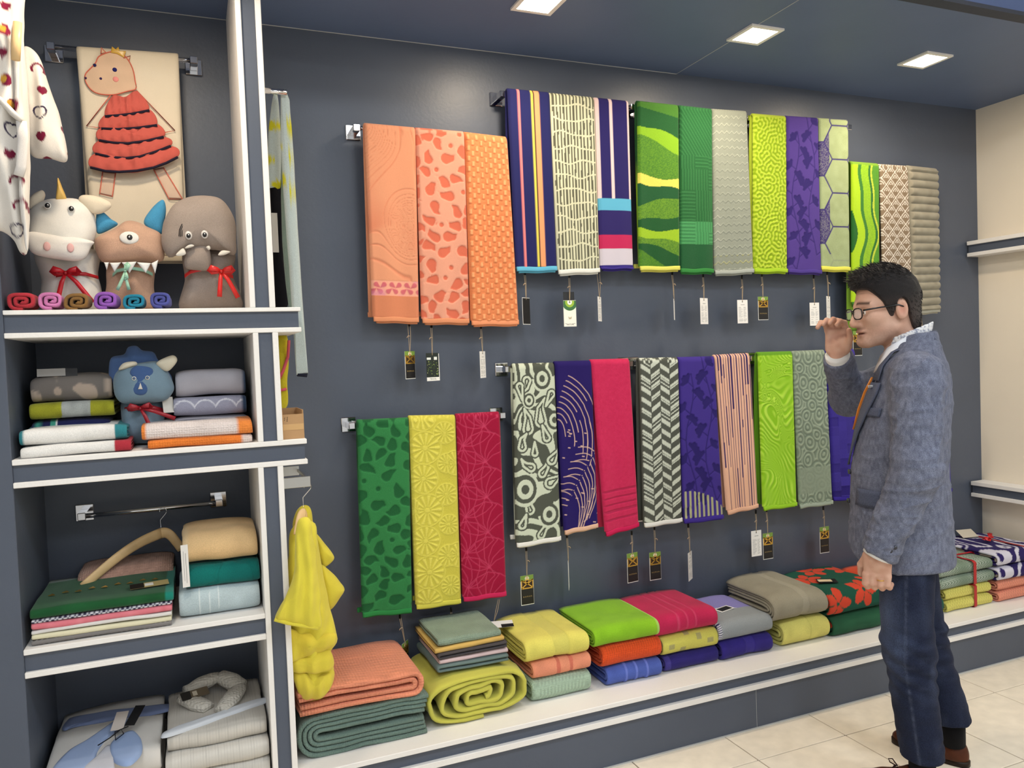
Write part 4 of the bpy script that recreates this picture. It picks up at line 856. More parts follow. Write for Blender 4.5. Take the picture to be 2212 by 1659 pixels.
def c_hibiscus(a, s, A_, S_, outer):
    c = solid(a, (30, 84, 68)); P = [(.20, .375), (.31, .43), (.05, .55), (.16, .64), (.30, .60), (.04, .34)]
    for (x, y) in P:
        d = np.hypot(a-x, s-y); an = np.arctan2(s-y, a-x); m = (d < .058+.016*np.cos(5*an)) & (d > .008) & outer; c[m] = lin((212, 74, 52)); ve = m & (np.abs(np.sin(2.5*an)) > .985); c[ve] = lin((40, 80, 60))
    return c, None
s8 = stack([('dark green towel under the red hibiscus one', .086, c_solid((44, 92, 66)), dict(n=2, seed=74, mat='flat', icol=c_hibiscus)), ('dark green towel printed with large red hibiscus flowers', .118, c_hibiscus, dict(n=3, seed=75, mat='flat', puff=.10, dx0=-.02, dn=5, na=90))], 2.492, 2.80, 2.548)
card(s8[1], 'label_card', (2.515, 2.66, .448), -.45, .085, .05, .05, [(0, 1, 0, 1, (30, 28, 28)), (.05, .75, .25, .8, (225, 205, 170))])
s9 = stack([('dark green towel half hidden behind the man', .090, c_solid((28, 86, 72)), dict(n=2, seed=76)), ('orange-red towel half hidden behind the man', .090, c_solid((216, 80, 46)), dict(n=2, seed=77, dx1=-.03))], 2.845, 3.145, 2.545)
# gift bundles tied with red ribbon
def ribbon_loop(parent, x0, x1, yf, yb, z0, z1, at, w=.018, axis='x', rgb=(176, 26, 34)):
    mb = MB(); c = .006
    if axis == 'x': ring = [(at, y, z) for (y, z) in ((yf-.004, z0+c), (yf-.004, z1-c), (yf+c, z1+.002), (yb-c, z1+.002), (yb+.003, z1-c), (yb+.003, z0+c), (yb-c, z0-.0002), (yf+c, z0-.0002))]; off = np.array([w/2, 0, 0])
    else: ring = [(x, at, z) for (x, z) in ((x0-.004, z0+c), (x0-.004, z1-c), (x0+c, z1+.002), (x1-c, z1+.002), (x1+.003, z1-c), (x1+.003, z0+c), (x1-c, z0-.0002), (x0+c, z0-.0002))]; off = np.array([0, w/2, 0])
    r = np.array(ring, float); r[:, 2] = np.maximum(r[:, 2], z0+.0002); k = len(r); mid = r.mean(0); out = (r-mid); out /= np.linalg.norm(out, axis=1)[:, None]; V = np.stack([r-off, r+off, r+off+out*.0012, r-off+out*.0012], 1)
    mb.add(V.reshape(-1, 3), quads(k, 4, cr=True, cc=True), lin(rgb)); return mb.build('ribbon', MAT['satin'], parent, smooth=False)
def bow(parent, p, s, rgb, Rv=(1, 0, 0), Uv=(0, 0, 1), Nv=(0, -1, 0), tails=((-.6, -1.6), (.7, -1.5)), name='bow'):
    """two loops, knot and two tails"""
    p = np.array(p, float); Rv, Uv, Nv = [np.array(v, float) for v in (Rv, Uv, Nv)]; mb = MB(); rgb = np.array(rgb, float)
    def strip(pts, ws, c):
        pts = [p+s*(Rv*a+Uv*b+Nv*d) for (a, b, d) in pts]; pts = np.array(pts); T_ = np.gradient(pts, axis=0); T_ /= np.linalg.norm(T_, axis=1)[:, None]; S_ = np.cross(T_, Nv); S_ /= np.linalg.norm(S_, axis=1)[:, None]+1e-9
        ws = np.array(ws)*s; N2 = np.cross(S_, T_)*.0007
        V = np.stack([pts-S_*ws[:, None]-N2, pts+S_*ws[:, None]-N2, pts+S_*ws[:, None]+N2, pts-S_*ws[:, None]+N2], 1); k = len(pts)
        mb.add(V.reshape(-1, 3), [quads(k, 4, cc=True), np.arange(4)[::-1], np.arange(4)+(k-1)*4], lin(np.clip(c, 0, 255)))
    for sg in (-1, 1):
        strip([(0, 0, .1), (sg*.45, .22, .35), (sg*.95, .35, .40), (sg*1.1, .15, .15), (sg*.9, -.05, .05), (sg*.4, -.02, .1), (0, 0, .12)], [.12, .22, .30, .30, .26, .2, .1], rgb)
    for (a, b) in tails: strip([(0, 0, .08), (a*.4, b*.3, .18), (a*.75, b*.7, .12), (a, b, .15)], [.12, .2, .22, .24], rgb*1.02)
    mb.tube([p+s*(Nv*.15-Uv*.17), p+s*(Nv*.22), p+s*(Nv*.15+Uv*.17)], [s*.1, s*.17, s*.1], 8, lin(rgb*.9)); return mb.build(name, MAT['satin'], parent)
def c_leafy(base, lt):
    return lambda a, s, A_, S_, outer: ((lambda m: (mixc(lin(base), lin(lt), m), None))(np.clip(np.sin((a+np.abs(((s/.05) % 1)-.5)*.10)*330)*2.2-.9, 0, 1)*(.55+.45*np.sin(a*31))))
def c_bold(base, lt, sd):
    return lambda a, s, A_, S_, outer: ((lambda g: (mixc(lin(base), lin(lt), (g > .35).astype(float)), None))(np.sin(9*n2(a, s, 14, sd)+a*60)))
def bundle(label, x0, x1, yf, yb, z0, h, col, icol, at, sd, mat='terry', axis2=None):
    th = thing('towel_bundle', ((x0+x1)/2, (yf+yb)/2, z0), label, 'towel bundle', 'gift bundles tied with red ribbon')
    folded('', x0, x1, yf, yb, z0, z0+h*.49, col, n=2, parent=th, part='towel', dn=3, na=70, seed=sd, mat=mat, icol=icol, puff=.12); folded('', x0, x1, yf+.006, yb, z0+h*.5, z0+h, col, n=2, parent=th, part='towel', dn=3, na=70, seed=sd+4, mat=mat, icol=icol, puff=.12)
    ribbon_loop(th, x0, x1, yf, yb, z0, z0+h, at, axis='x')
    return th
b1 = bundle('pale yellow towel pair tied with red ribbon on the bench', 3.165, 3.470, 2.548, 2.85, BZ, .106, c_knitrows((222, 214, 112), .016), None, 3.345, 81)
b2 = bundle('sage leaf-print towel pair tied with red ribbon, on the yellow pair', 3.125, 3.480, 2.545, 2.86, .346, .112, c_leafy((116, 134, 116), (206, 214, 204)), c_solid((128, 142, 124)), 3.34, 83, 'flat')
bow(b2, (3.24, 2.62, .470), .035, (196, 26, 32), Rv=(.9, .4, .1), Uv=(-.4, .9, .2), Nv=(0, -.2, 1), tails=((2.2, .4), (-1.2, -.6)))
ribbon_loop(b2, 3.125, 3.48, 2.545, 2.86, .346, .458, 2.66, axis='y')
b3 = bundle('coral towel pair tied with red ribbon at the end of the bench', 3.500, 3.790, 2.535, 2.85, BZ, .104, c_knitrows((234, 150, 124), .016), None, 3.72, 85)
b4 = bundle('navy and white patterned towel pair tied with red ribbon, on the coral pair', 3.485, 3.820, 2.520, 2.86, .344, .135, c_bold((48, 38, 96), (214, 212, 226), 6), c_bold((48, 38, 96), (150, 140, 130), 2), 3.70, 87, 'flat')
bow(b4, (3.66, 2.70, .492), .035, (196, 30, 34), Rv=(.9, .4, .1), Uv=(-.4, .9, .2), Nv=(0, -.2, 1), tails=((2.0, .4), (-1.4, .6)))
card(b4, 'label_card', (3.60, 2.80, .484), -.2, .09, .06, .5, [(0, 1, 0, 1, (205, 196, 178))])
card(b2, 'label_card', (3.44, 2.60, .285), -.35, .05, .085, 1.35, [(0, 1, 0, 1, (196, 182, 150))])
# tag lying between the napkins and the yellow towel, belonging to the crimson towel above
T3 = PY(1078, 1300, 2.82); mb = MB(); e_ = np.array([1.03, 2.79, .482])
for s in (-1, 1): mb.tube([T3+[s*.003, 0, .01], T3*.5+e_*.5+[s*.004, 0, 0], e_], .0010, 5, lin((190, 168, 136)))
mb.build('tag_twine', MAT['twine'], T['F3'])
card(T['F3'], 'hang_tag', (1.0, 2.735, .478), -.25, .085, .055, .12, [(0, 1, 0, 1, (226, 226, 224)), (.45, 1, .0, .45, (26, 26, 28))])
# ------------------------------------------------------------------ soft shapes from outlines with real thickness
def smooth_outline(pts, n=72):
    p = np.array(pts, float); k = len(p); out = []
    for i in range(k):
        p0, p1, p2, p3 = p[i-1], p[i], p[(i+1) % k], p[(i+2) % k]
        for t in np.linspace(0, 1, 8, endpoint=False): out.append(.5*((2*p1)+(-p0+p2)*t+(2*p0-5*p1+4*p2-p3)*t*t+(-p0+3*p1-3*p2+p3)*t**3))
    o = np.array(out+[out[0]]); L_ = np.concatenate([[0], np.cumsum(np.linalg.norm(np.diff(o, axis=0), axis=1))]); q = np.linspace(0, L_[-1], n, endpoint=False)
    return np.stack([np.interp(q, L_, o[:, 0]), np.interp(q, L_, o[:, 1])], 1)
def pillow(name, outline, Y, thick, rgb, parent, mat='velour', center=None, nr=12, n=72, noise=.003, nfreq=22, seed=0, colf=None, power=2.2, folds=0.0, fold_k=9, sharp=False, fdir=None, flat=0.5, back=.5):
    """outline in photo pixels at depth Y, inflated to a closed body of the given thickness"""
    o2 = np.array([PY(a, b, Y)[[0, 2]] for (a, b) in outline]); 
    o = smooth_outline(o2, n) if not sharp else np.concatenate([np.linspace(o2[i], o2[(i+1) % len(o2)], max(2, n//len(o2)), endpoint=False) for i in range(len(o2))])
    n = len(o); c = PY(*center, Y)[[0, 2]] if center is not None else o.mean(0)
    s = np.cos(np.linspace(0, np.pi/2, nr)); s[-1] = .02
    dep = thick*(np.clip(1-s**power, 0, 1)**.5); V = []; 
    for sg, sl, tk in ((-1, slice(None), 1-back), (1, slice(1, None), back)):
        for sv, dv in zip(s[sl], dep[sl]): V.append(np.stack([c[0]+(o[:, 0]-c[0])*sv, np.full(n, Y+sg*dv*tk), c[1]+(o[:, 1]-c[1])*sv], 1))
    front = np.concatenate(V[:nr]); bk = np.concatenate(V[nr:]); P3 = np.concatenate([front, bk]); nf = len(front)
    if noise: P3 = P3+noise*np.stack([vnoise(P3, nfreq, seed)*.6, vnoise(P3, nfreq, seed+1), vnoise(P3, nfreq, seed+2)*.6], 1)
    if folds:
        q = (P3[:, 0]-c[0])/(np.ptp(o[:, 0])+1e-6) if fdir is None else (P3[:, 0]*fdir[0]+P3[:, 2]*fdir[1]); ww = np.sin(q*fold_k*(6.28 if fdir is None else 1)+3*vnoise(P3, 6, seed+4)); P3[:nf, 1] -= folds*ww[:nf]*np.repeat(dep/thick, n)
    fs = [quads(nr, n, cc=True), np.arange(n)+(nr-1)*n]
    bi = np.concatenate([np.arange(n)[None], nf+np.arange(len(bk)).reshape(-1, n)]); q = quads(len(bi), n, cc=True); fs += [bi.ravel()[q][:, ::-1], bi[-1][::-1]]
    col = colf(P3) if colf is not None else mixc(lin(rgb)*.94, lin(rgb)*1.05, .5+.5*vnoise(P3, 40, 7))
    mb = MB(); mb.add(P3, fs, col); return mb.build(name, MAT[mat], parent)
def ball(name, parent, px, py, Y, rx, rz, ry, rgb, mat='plastic'):
    p = PY(px, py, Y); mb = MB(); a = np.linspace(0, np.pi, 9); b = np.linspace(0, 2*np.pi, 16, endpoint=False)
    V = np.array([[p[0]+rx*math.sin(i)*math.cos(j), p[1]-ry*math.cos(i), p[2]+rz*math.sin(i)*math.sin(j)] for i in a for j in b]); mb.add(V, quads(9, 16, cc=True), lin(rgb)); return mb.build(name, MAT[mat], parent)
def dots(parent, name, lst, Y, rgb, r, mat='plastic'):
    for (a, b) in lst: ball(name, parent, a, b, Y, r, r, .003, rgb, mat)
def px(k, pts):                        # coordinates read in an enlarged crop
    sx, ox, oy = k; return [(ox+a/sx, oy+b/sx) for (a, b) in pts]
Z2, Z3, Z1, Z5 = (3.253, 0, 360), (3.253, 0, 700), (3.253, 0, 0), (2.597, 560, 1020)
def strap(parent, k, pts, Y, w, rgb, name='ribbon', dy=0.0):
    P_ = np.array([PY(a, b, Y) for (a, b) in px(k, pts)]); m = np.linspace(-1, 1, len(P_)); P_[:, 1] += dy*m*m; mb = MB(); up = np.array([0, 0, w/2]); th = np.array([0, .0012, 0])
    V = np.stack([P_-up, P_+up, P_+up+th, P_-up+th], 1); n = len(P_); mb.add(V.reshape(-1, 3), [quads(n, 4, cc=True), np.arange(4)[::-1], np.arange(4)+(n-1)*4], lin(rgb)); return mb.build(name, MAT['satin'], parent)
Z1S = 1.672
def base_at(pxl, Y, z): p = PY(pxl, 600, Y); return (p[0], Y, z)
def clipz(lst, z, Y):                  # keep an outline from sinking into its shelf
    out = []
    for (a, b) in lst:
        p = PY(a, b, Y)
        if p[2] < z+.002:
            d = np.array([p[0], Y, z+.002])-CAM; dz = d@CF; b = CY-F_PX*(d@CU)/dz
        out.append((a, b))
    return out
# ---- unicorn hooded towel
Y = 2.70
u = thing('hooded_towel', base_at(150, Y, Z1S), 'white unicorn hooded towel with gold horn and red bow', 'hooded towel', 'animal hooded towels on the shelves')
WH = (232, 228, 220)
pillow('body', clipz(px(Z2, [(245, 600), (460, 590), (690, 590), (690, 760), (712, 860), (708, 1000), (500, 1005), (290, 1000), (296, 800)]), Z1S, Y), Y, .15, WH, u, seed=1, folds=.006, fold_k=2)
pillow('hood', px(Z2, [(192, 430), (215, 310), (310, 240), (430, 225), (560, 235), (650, 310), (678, 430), (668, 500), (640, 560), (600, 640), (520, 665), (400, 650), (260, 620), (205, 575), (185, 500)]), Y-.07, .13, WH, u, seed=2, noise=.005)
pillow('muzzle', px(Z2, [(190, 462), (400, 478), (650, 520), (640, 560), (600, 640), (520, 665), (400, 650), (260, 622), (203, 575)]), Y-.115, .055, (236, 230, 222), u, seed=3)
pillow('ear', px(Z2, [(205, 292), (210, 220), (290, 168), (320, 200), (300, 250), (250, 292)]), Y-.07, .03, (228, 216, 196), u, seed=4); pillow('ear', px(Z2, [(556, 240), (580, 200), (680, 208), (772, 250), (772, 290), (690, 332), (630, 320)]), Y-.09, .035, (230, 216, 192), u, seed=5)
pillow('horn', px(Z2, [(393, 232), (400, 150), (408, 78), (440, 150), (468, 232), (430, 240)]), Y-.09, .025, (206, 170, 92), u, mat='satin', seed=6, noise=.001)
for (a, b) in ((333, 273), (501, 295)):
    q = px(Z2, [(a, b)])[0]; e = ball('eye', u, *q, Y-.129, .0095, .0095, .006, (235, 235, 232)); ball('pupil', e, *q, Y-.134, .0068, .0075, .004, (18, 18, 20)); ball('glint', e, q[0]+1, q[1]-1.5, Y-.138, .002, .002, .0012, (240, 240, 240))
for (a, b) in ((330, 560), (495, 570)): q = px(Z2, [(a, b)])[0]; ball('nostril', u, *q, Y-.143, .009, .013, .003, (226, 178, 174), 'velour')
strap(u, Z2, [(318, 775), (400, 762), (500, 752), (600, 752), (684, 772)], Y-.080, .010, (176, 24, 34), dy=.03); bow(u, PY(*px(Z2, [(462, 748)])[0], Y-.088), .030, (186, 24, 36), tails=((-.9, -3.0), (2.2, -2.9)))
# ---- one-eyed monster hooded towel
Y = 2.70; m_ = thing('hooded_towel', base_at(280, Y, Z1S), 'beige one-eyed monster hooded towel with blue horns and white teeth', 'hooded towel', 'animal hooded towels on the shelves'); BG = (196, 158, 134)
pillow('body', clipz(px(Z2, [(765, 660), (920, 650), (1075, 660), (1080, 850), (1088, 1000), (900, 1005), (735, 1000), (745, 850)]), Z1S, Y), Y, .13, BG, m_, seed=11, folds=.006, fold_k=2, mat='terry')
pillow('hood', px(Z2, [(664, 520), (690, 490), (810, 430), (880, 385), (960, 385), (1040, 420), (1130, 470), (1152, 560), (1150, 640), (1110, 668), (920, 672), (740, 680), (682, 600)]), Y-.06, .12, BG, m_, seed=12, noise=.006, mat='terry')
for i, o_ in enumerate(([(680, 315), (722, 320), (780, 370), (828, 412), (700, 472), (674, 430)], [(1015, 400), (1060, 300), (1140, 232), (1166, 290), (1155, 400), (1132, 475)])): pillow('horn', px(Z2, o_), Y-.06, .035, (74, 150, 190), m_, seed=13+i, mat='terry')
q = px(Z2, [(908, 500)])[0]; e = ball('eye', m_, *q, Y-.118, .0265, .019, .006, (236, 232, 224), 'velour'); ball('pupil', e, q[0]+1, q[1]-1, Y-.123, .008, .0085, .004, (18, 18, 20)); ball('glint', e, q[0], q[1]-2, Y-.127, .002, .002, .001, (240, 240, 240))
for tr in ([(730, 672), (765, 672), (750, 728)], [(770, 675), (850, 672), (805, 740)], [(855, 672), (960, 668), (910, 750)], [(962, 672), (1060, 678), (1025, 748)], [(1062, 680), (1112, 655), (1090, 752)]): pillow('tooth', px(Z2, tr), Y-.105, .010, (238, 236, 232), m_, n=30, nr=6, noise=.0006, sharp=True)
strap(m_, Z2, [(770, 770), (820, 730), (920, 712), (1010, 725), (1070, 750)], Y-.072, .010, (150, 196, 170), dy=.03); bow(m_, PY(*px(Z2, [(880, 735)])[0], Y-.112), .020, (160, 206, 178), Rv=(.2, 0, 1), Uv=(1, 0, -.2), tails=((-2.6, .9), (-2.9, -.6)))
# ---- elephant hooded towel
Y = 2.68; e_l = thing('hooded_towel', base_at(438, Y, Z1S), 'grey elephant hooded towel with tusks and red ribbon', 'hooded towel', 'animal hooded towels on the shelves'); GR = (160, 146, 136)
pillow('body', clipz(px(Z2, [(1290, 600), (1470, 570), (1645, 600), (1640, 760), (1690, 900), (1692, 1000), (1480, 1005), (1262, 1000), (1300, 800)]), Z1S, Y), Y, .13, GR, e_l, seed=21, folds=.008, fold_k=1.6, mat='terry')
pillow('hood', px(Z2, [(1138, 470), (1165, 350), (1240, 250), (1400, 204), (1550, 230), (1632, 330), (1662, 450), (1652, 612), (1560, 592), (1470, 585), (1380, 585), (1280, 605), (1190, 642), (1140, 560)]), Y-.07, .12, GR, e_l, seed=22, noise=.004, mat='terry')
pillow('trunk', px(Z2, [(1300, 600), (1360, 560), (1440, 552), (1475, 600), (1472, 720), (1380, 730), (1300, 700)]), Y-.085, .05, (156, 142, 132), e_l, seed=23, mat='terry')
for (a, b) in ((1325, 482), (1438, 475)):
    q = px(Z2, [(a, b)])[0]; e = ball('eye', e_l, *q, Y-.125, .0105, .0135, .006, (214, 208, 202)); ball('pupil', e, q[0], q[1]+1, Y-.130, .0062, .0075, .004, (18, 18, 20)); ball('glint', e, q[0], q[1]-1, Y-.134, .0018, .0018, .001, (240, 240, 240))
for ln in ([(1280, 402), (1262, 440), (1257, 490)], [(1287, 408), (1272, 445), (1268, 492)], [(1296, 414), (1282, 450), (1279, 490)], [(1440, 392), (1470, 430), (1488, 472)], [(1450, 388), (1482, 428), (1500, 472)], [(1460, 386), (1494, 426), (1512, 468)]):
    MB().tube([PY(a, b, Y-.124) for (a, b) in px(Z2, ln)], .0011, 5, lin((30, 28, 30))).build('brow_stitch', MAT['flat'], e_l)
for tr in ([(1235, 622), (1260, 590), (1290, 574), (1306, 612), (1270, 628)], [(1532, 622), (1560, 590), (1618, 596), (1600, 612), (1565, 624)], [(1298, 572), (1335, 545), (1366, 556), (1330, 572)], [(1448, 566), (1470, 556), (1480, 576), (1466, 586)]): pillow('tusk', px(Z2, tr), Y-.115, .014, (232, 226, 214), e_l, n=30, nr=6, noise=.0006)
strap(e_l, Z2, [(1296, 762), (1340, 735), (1430, 716), (1550, 738), (1642, 768)], Y-.078, .012, (206, 36, 36), dy=.03); bow(e_l, PY(*px(Z2, [(1555, 738)])[0], Y-.086), .030, (216, 40, 36), tails=((-.3, -2.6), (1.5, -2.7)))
# ---- six rolled face towels
for i, (lab, xa, xb, yt, rgb) in enumerate((('red rolled face towel at the left end of the row', 8, 86, 625, (176, 52, 62)), ('pink rolled face towel next to the red roll', 76, 140, 628, (206, 126, 178)), ('brown rolled face towel between pink and purple rolls', 134, 203, 630, (132, 98, 56)), ('purple rolled face towel between brown and turquoise rolls', 199, 264, 627, (142, 88, 176)), ('turquoise rolled face towel between purple and blue rolls', 261, 322, 632, (38, 126, 154)), ('indigo blue rolled face towel at the right end of the row', 322, 376, 628, (78, 84, 152)))):
    a = PY(xa, 650, 2.475); b = PY(xb, 650, 2.475); top = PY((xa+xb)/2, yt, 2.475)[2]; rz = min((top-Z1S)/2, .034)
    rolled(lab, (a[0]+b[0])/2, Z1S+.0003, (b[0]-a[0])/2, rz, 2.470+.006*(i % 2), 2.575, 2.1, c_solid(rgb, .2), group='rolled face towels in a row', seed=i+3, mat='terry', noise=.004, wr=.003)
# ---- towel with princess hippo applique
A_ = PY(110, 105, 2.845); B_ = PY(418, 128, 2.845); towel_rail('towel rail carrying the cream hippo towel', A_[0], B_[0], (A_[2]+B_[2])/2)
hip = hang_towel('cream kids towel with appliqued hippo in a coral tiered dress', (163, 95), (385, 111), (203, 560), (400, 565), pt_solid((222, 208, 184), .1), (216, 204, 182), seed=40, mat='flat', nu=40, nv=80, Y=2.80, dx_back=0)
YH = 2.795
def line_px(parent, k, pts, r, rgb, Yl, name='outline_stitch', closed=False): MB().tube([PY(a, b, Yl) for (a, b) in px(k, pts)], r, 5, lin(rgb), closed=closed).build(name, MAT['flat'], parent)
head = [(690, 400), (735, 375), (790, 362), (850, 372), (900, 420), (935, 490), (950, 570), (955, 625), (900, 640), (800, 665), (700, 660), (640, 630), (600, 570), (600, 520), (640, 475), (672, 440)]
pillow('applique_head', px(Z1, head), YH, .006, (222, 188, 158), hip, mat='flat', noise=.0005); ho = smooth_outline(px(Z1, head), 60); MB().tube([PY(a, b, YH-.003) for (a, b) in ho], .0016, 5, lin((222, 112, 92)), closed=True).build('outline_stitch', MAT['flat'], hip)
for ear in ([(710, 378), (712, 334), (745, 370)], [(868, 408), (916, 392), (906, 432)]): pillow('applique_ear', px(Z1, ear), YH, .006, (222, 188, 158), hip, mat='flat', noise=0, n=24, nr=5, sharp=True); line_px(hip, Z1, ear, .0015, (222, 112, 92), YH-.003)
pillow('crown', px(Z1, [(778, 370), (786, 326), (806, 352), (832, 328), (842, 362), (886, 360), (872, 405), (820, 378)]), YH-.003, .006, (204, 160, 60), hip, mat='satin', noise=0, sharp=True, n=48)
for (a, b, r, c_) in ((665, 458, .0052, (40, 40, 84)), (806, 490, .0068, (40, 40, 100)), (602, 548, .0035, (70, 40, 80)), (708, 552, .0040, (60, 44, 90)), (813, 557, .0085, (236, 150, 140))): q = px(Z1, [(a, b)])[0]; ball('face_stitch', hip, *q, YH-.003, r, r, .0025, c_, 'flat')
for arm in ([(775, 672), (608, 886), (712, 900)], [(960, 635), (1230, 918), (1150, 932)]): line_px(hip, Z1, arm, .0016, (226, 116, 96), YH-.003)
for leg in ([(722, 1205), (700, 1362), (790, 1382), (812, 1215)], [(1080, 1190), (1188, 1398), (1285, 1402), (1148, 1176)]): pillow('applique_leg', px(Z1, leg), YH+.001, .005, (224, 196, 172), hip, mat='flat', noise=0, sharp=True, n=32, nr=4); line_px(hip, Z1, leg, .0016, (226, 116, 96), YH-.003)
tiers = [[(790, 672), (880, 682), (962, 640), (1050, 768), (905, 800), (738, 812)], [(738, 806), (905, 796), (1052, 768), (1105, 872), (960, 902), (708, 902)], [(712, 898), (960, 902), (1105, 872), (1150, 960), (900, 1010), (694, 985)], [(700, 985), (900, 1012), (1150, 962), (1202, 1022), (960, 1115), (668, 1078)], [(672, 1078), (900, 1118), (1200, 1028), (1250, 1100), (1020, 1200), (850, 1212), (632, 1175)]]
for i, tr in enumerate(tiers):
    sk = pillow('skirt_tier', px(Z1, tr), YH-.004-.004*i, .016, (206, 98, 86), hip, mat='flat', seed=60+i, noise=.002, folds=.004, fold_k=7, n=90)
    bt = {0: [(738, 818), (820, 812), (920, 802), (1050, 776)], 1: [(712, 904), (830, 908), (960, 900), (1105, 880)], 2: [(696, 986), (800, 1004), (900, 1008), (1020, 992), (1150, 962)], 3: [(670, 1080), (780, 1104), (880, 1112), (980, 1102), (1090, 1068), (1200, 1026)], 4: [(634, 1176), (740, 1202), (840, 1208), (960, 1200), (1080, 1178), (1170, 1145), (1250, 1104)]}[i]
    MB().tube([PY(a, b, YH-.013-.004*i) for (a, b) in px(Z1, bt)], .0042, 6, lin((40, 34, 50))).build('tier_trim', MAT['flat'], sk)
# ---- second shelf
Z2S = 1.270
def shelf_fold(label, xa, xb, ytop, Yf, depth, z0, col, grp, **kw):
    a = PY(xa, ytop, Yf); b = PY(xb, ytop, Yf); z1 = (a[2]+b[2])/2; folded(label, a[0], b[0], Yf, Yf+depth, z0, z1, col, group=grp, **kw); return z1+.0006
GL, GRr = 'towels stacked at the left of the second shelf', 'towels stacked at the right of the second shelf'
z = shelf_fold('navy towel with turquoise and white end stripes on the second shelf', 64, 236, 903, 2.585, .28, Z2S+.0005, c_bands((34, 38, 84), [(.03, .09), (.24, .30)], (72, 160, 140), 0, edge=[(.30, .325, (226, 226, 226))]), GL, n=2, na=64, seed=90)
z = shelf_fold('lime and silver striped towel on the navy one', 61, 246, 867, 2.580, .28, z, lambda a, s, A_, S_, o: (np.where(((a/A_ > .37) & (a/A_ < .71))[:, None], lin((176, 180, 176)), lin((164, 164, 48)))*(.9+.2*n2(a, s, 60, 1)[:, None]), None), GL, n=2, na=64, seed=91)
z = shelf_fold('taupe towel with pale leaf print on top of the left stack', 62, 240, 806, 2.585, .27, z, c_fn(pt_drops((112, 106, 102), (172, 156, 142), 21, relief=.0005, dmin=.30)), GL, n=2, dn=4, na=64, seed=92, puff=.14, mat='flat', noise=.005)
z = shelf_fold('grey striped thin blanket under the lavender towels', 377, 534, 897, 2.575, .28, Z2S+.0005, lambda a, s, A_, S_, o: (mixc(lin((176, 172, 180)), lin((110, 112, 122)), (np.sin(s*6.28/.012) > .2).astype(float)), None), GRr, n=2, dn=4, seed=93, mat='flat')
z = shelf_fold('lavender towel with white arcs in the right stack', 373, 532, 856, 2.575, .28, z, lambda a, s, A_, S_, o: (np.where((a/A_ > .93)[:, None], lin((56, 74, 100)), mixc(lin((160, 160, 178)), lin((214, 214, 222)), (np.abs(np.hypot((a % .06)-.03, (s-S_*.52)+.03)-.034) < .0022).astype(float))), None), GRr, n=2, dn=5, na=80, seed=94)
z = shelf_fold('plain lavender grey towel on top of the right stack', 376, 530, 797, 2.575, .28, z, c_bands((164, 162, 170), [], edge=[(.955, 1.1, (60, 76, 100))]), GRr, n=2, seed=95, puff=.10, noise=.005, mat='flat')
GF = 'thin towels at the front of the second shelf'
z = shelf_fold('white towel with a folded red end at the shelf front', 42, 282, 958, 2.462, .26, Z2S+.0005, c_bands((232, 230, 226), [], edge=[(.84, 1.1, (176, 52, 64))]), GF, n=2, na=60, seed=96, noise=.003, wobble=.003)
z = shelf_fold('white towel with teal bound end on the red-ended one', 38, 274, 922, 2.470, .25, z, c_bands((234, 232, 228), [], edge=[(.88, 1.1, (52, 130, 140)), (-.1, .05, (52, 130, 140))]), GF, n=2, na=60, seed=97, noise=.005, wobble=.005, puff=.12)
z = shelf_fold('bright orange cotton towel at the shelf front', 318, 545, 944, 2.462, .20, Z2S+.0005, c_bands((232, 128, 54), [], edge=[(.9, 1.1, (226, 208, 200))]), GF, n=1, seed=98, noise=.003, wobble=.004, mat='knit')
z = shelf_fold('white honeycomb towel with orange edges on the orange one', 303, 545, 908, 2.462, .22, z, c_bands((228, 216, 212), [], edge=[(.86, 1.1, (236, 140, 66)), (-.1, .03, (236, 140, 66))]), GF, n=2, seed=99, noise=.004, wobble=.006, mat='knit', puff=.1)
top_l = [o for o in bpy.data.objects if o.get('label', '').startswith('taupe towel')][0]
q0 = PY(80, 814, 2.60); card(top_l, 'label_card', q0, 0.0, .072, .022, 1.45, [(0, 1, 0, 1, (150, 148, 146))]); q0 = PY(134, 814, 2.602); card(top_l, 'label_card', q0, 0.0, .040, .024, 1.45, [(0, 1, 0, 1, (26, 26, 30))])
# blue hooded towel
Y = 2.64; d_ = thing('hooded_towel', base_at(310, Y, Z2S), 'blue horned creature hooded towel with red ribbon on the second shelf', 'hooded towel', 'animal hooded towels on the shelves')
pillow('body', clipz(px(Z3, [(862, 540), (1005, 530), (1150, 540), (1158, 700), (1162, 832), (1000, 838), (858, 832), (855, 700)]), Z2S, Y), Y, .12, (126, 146, 162), d_, seed=31, folds=.006, fold_k=2)
pillow('mane', px(Z3, [(766, 300), (790, 232), (872, 212), (896, 160), (955, 150), (1000, 184), (1080, 198), (1112, 250), (1182, 330), (1200, 410), (1000, 430), (800, 425), (764, 380)]), Y-.02, .06, (82, 110, 160), d_, seed=32, noise=.005)
pillow('hood', px(Z3, [(800, 400), (830, 330), (900, 288), (1000, 268), (1110, 264), (1172, 320), (1222, 420), (1216, 480), (1150, 542), (1000, 560), (862, 556), (808, 500)]), Y-.06, .11, (118, 142, 158), d_, seed=33, noise=.004)
pillow('face_patch', px(Z3, [(914, 335), (960, 294), (1060, 308), (1076, 350), (1045, 400), (1052, 450), (1010, 496), (940, 490), (914, 440), (928, 390)]), Y-.105, .022, (66, 92, 138), d_, seed=34, noise=.001)
for o_ in ([(834, 322), (868, 275), (948, 264), (962, 290), (900, 312)], [(1098, 276), (1200, 220), (1242, 236), (1236, 276), (1172, 332)]): pillow('horn', px(Z3, o_), Y-.085, .03, (206, 198, 178), d_, n=40, nr=8, noise=.001)
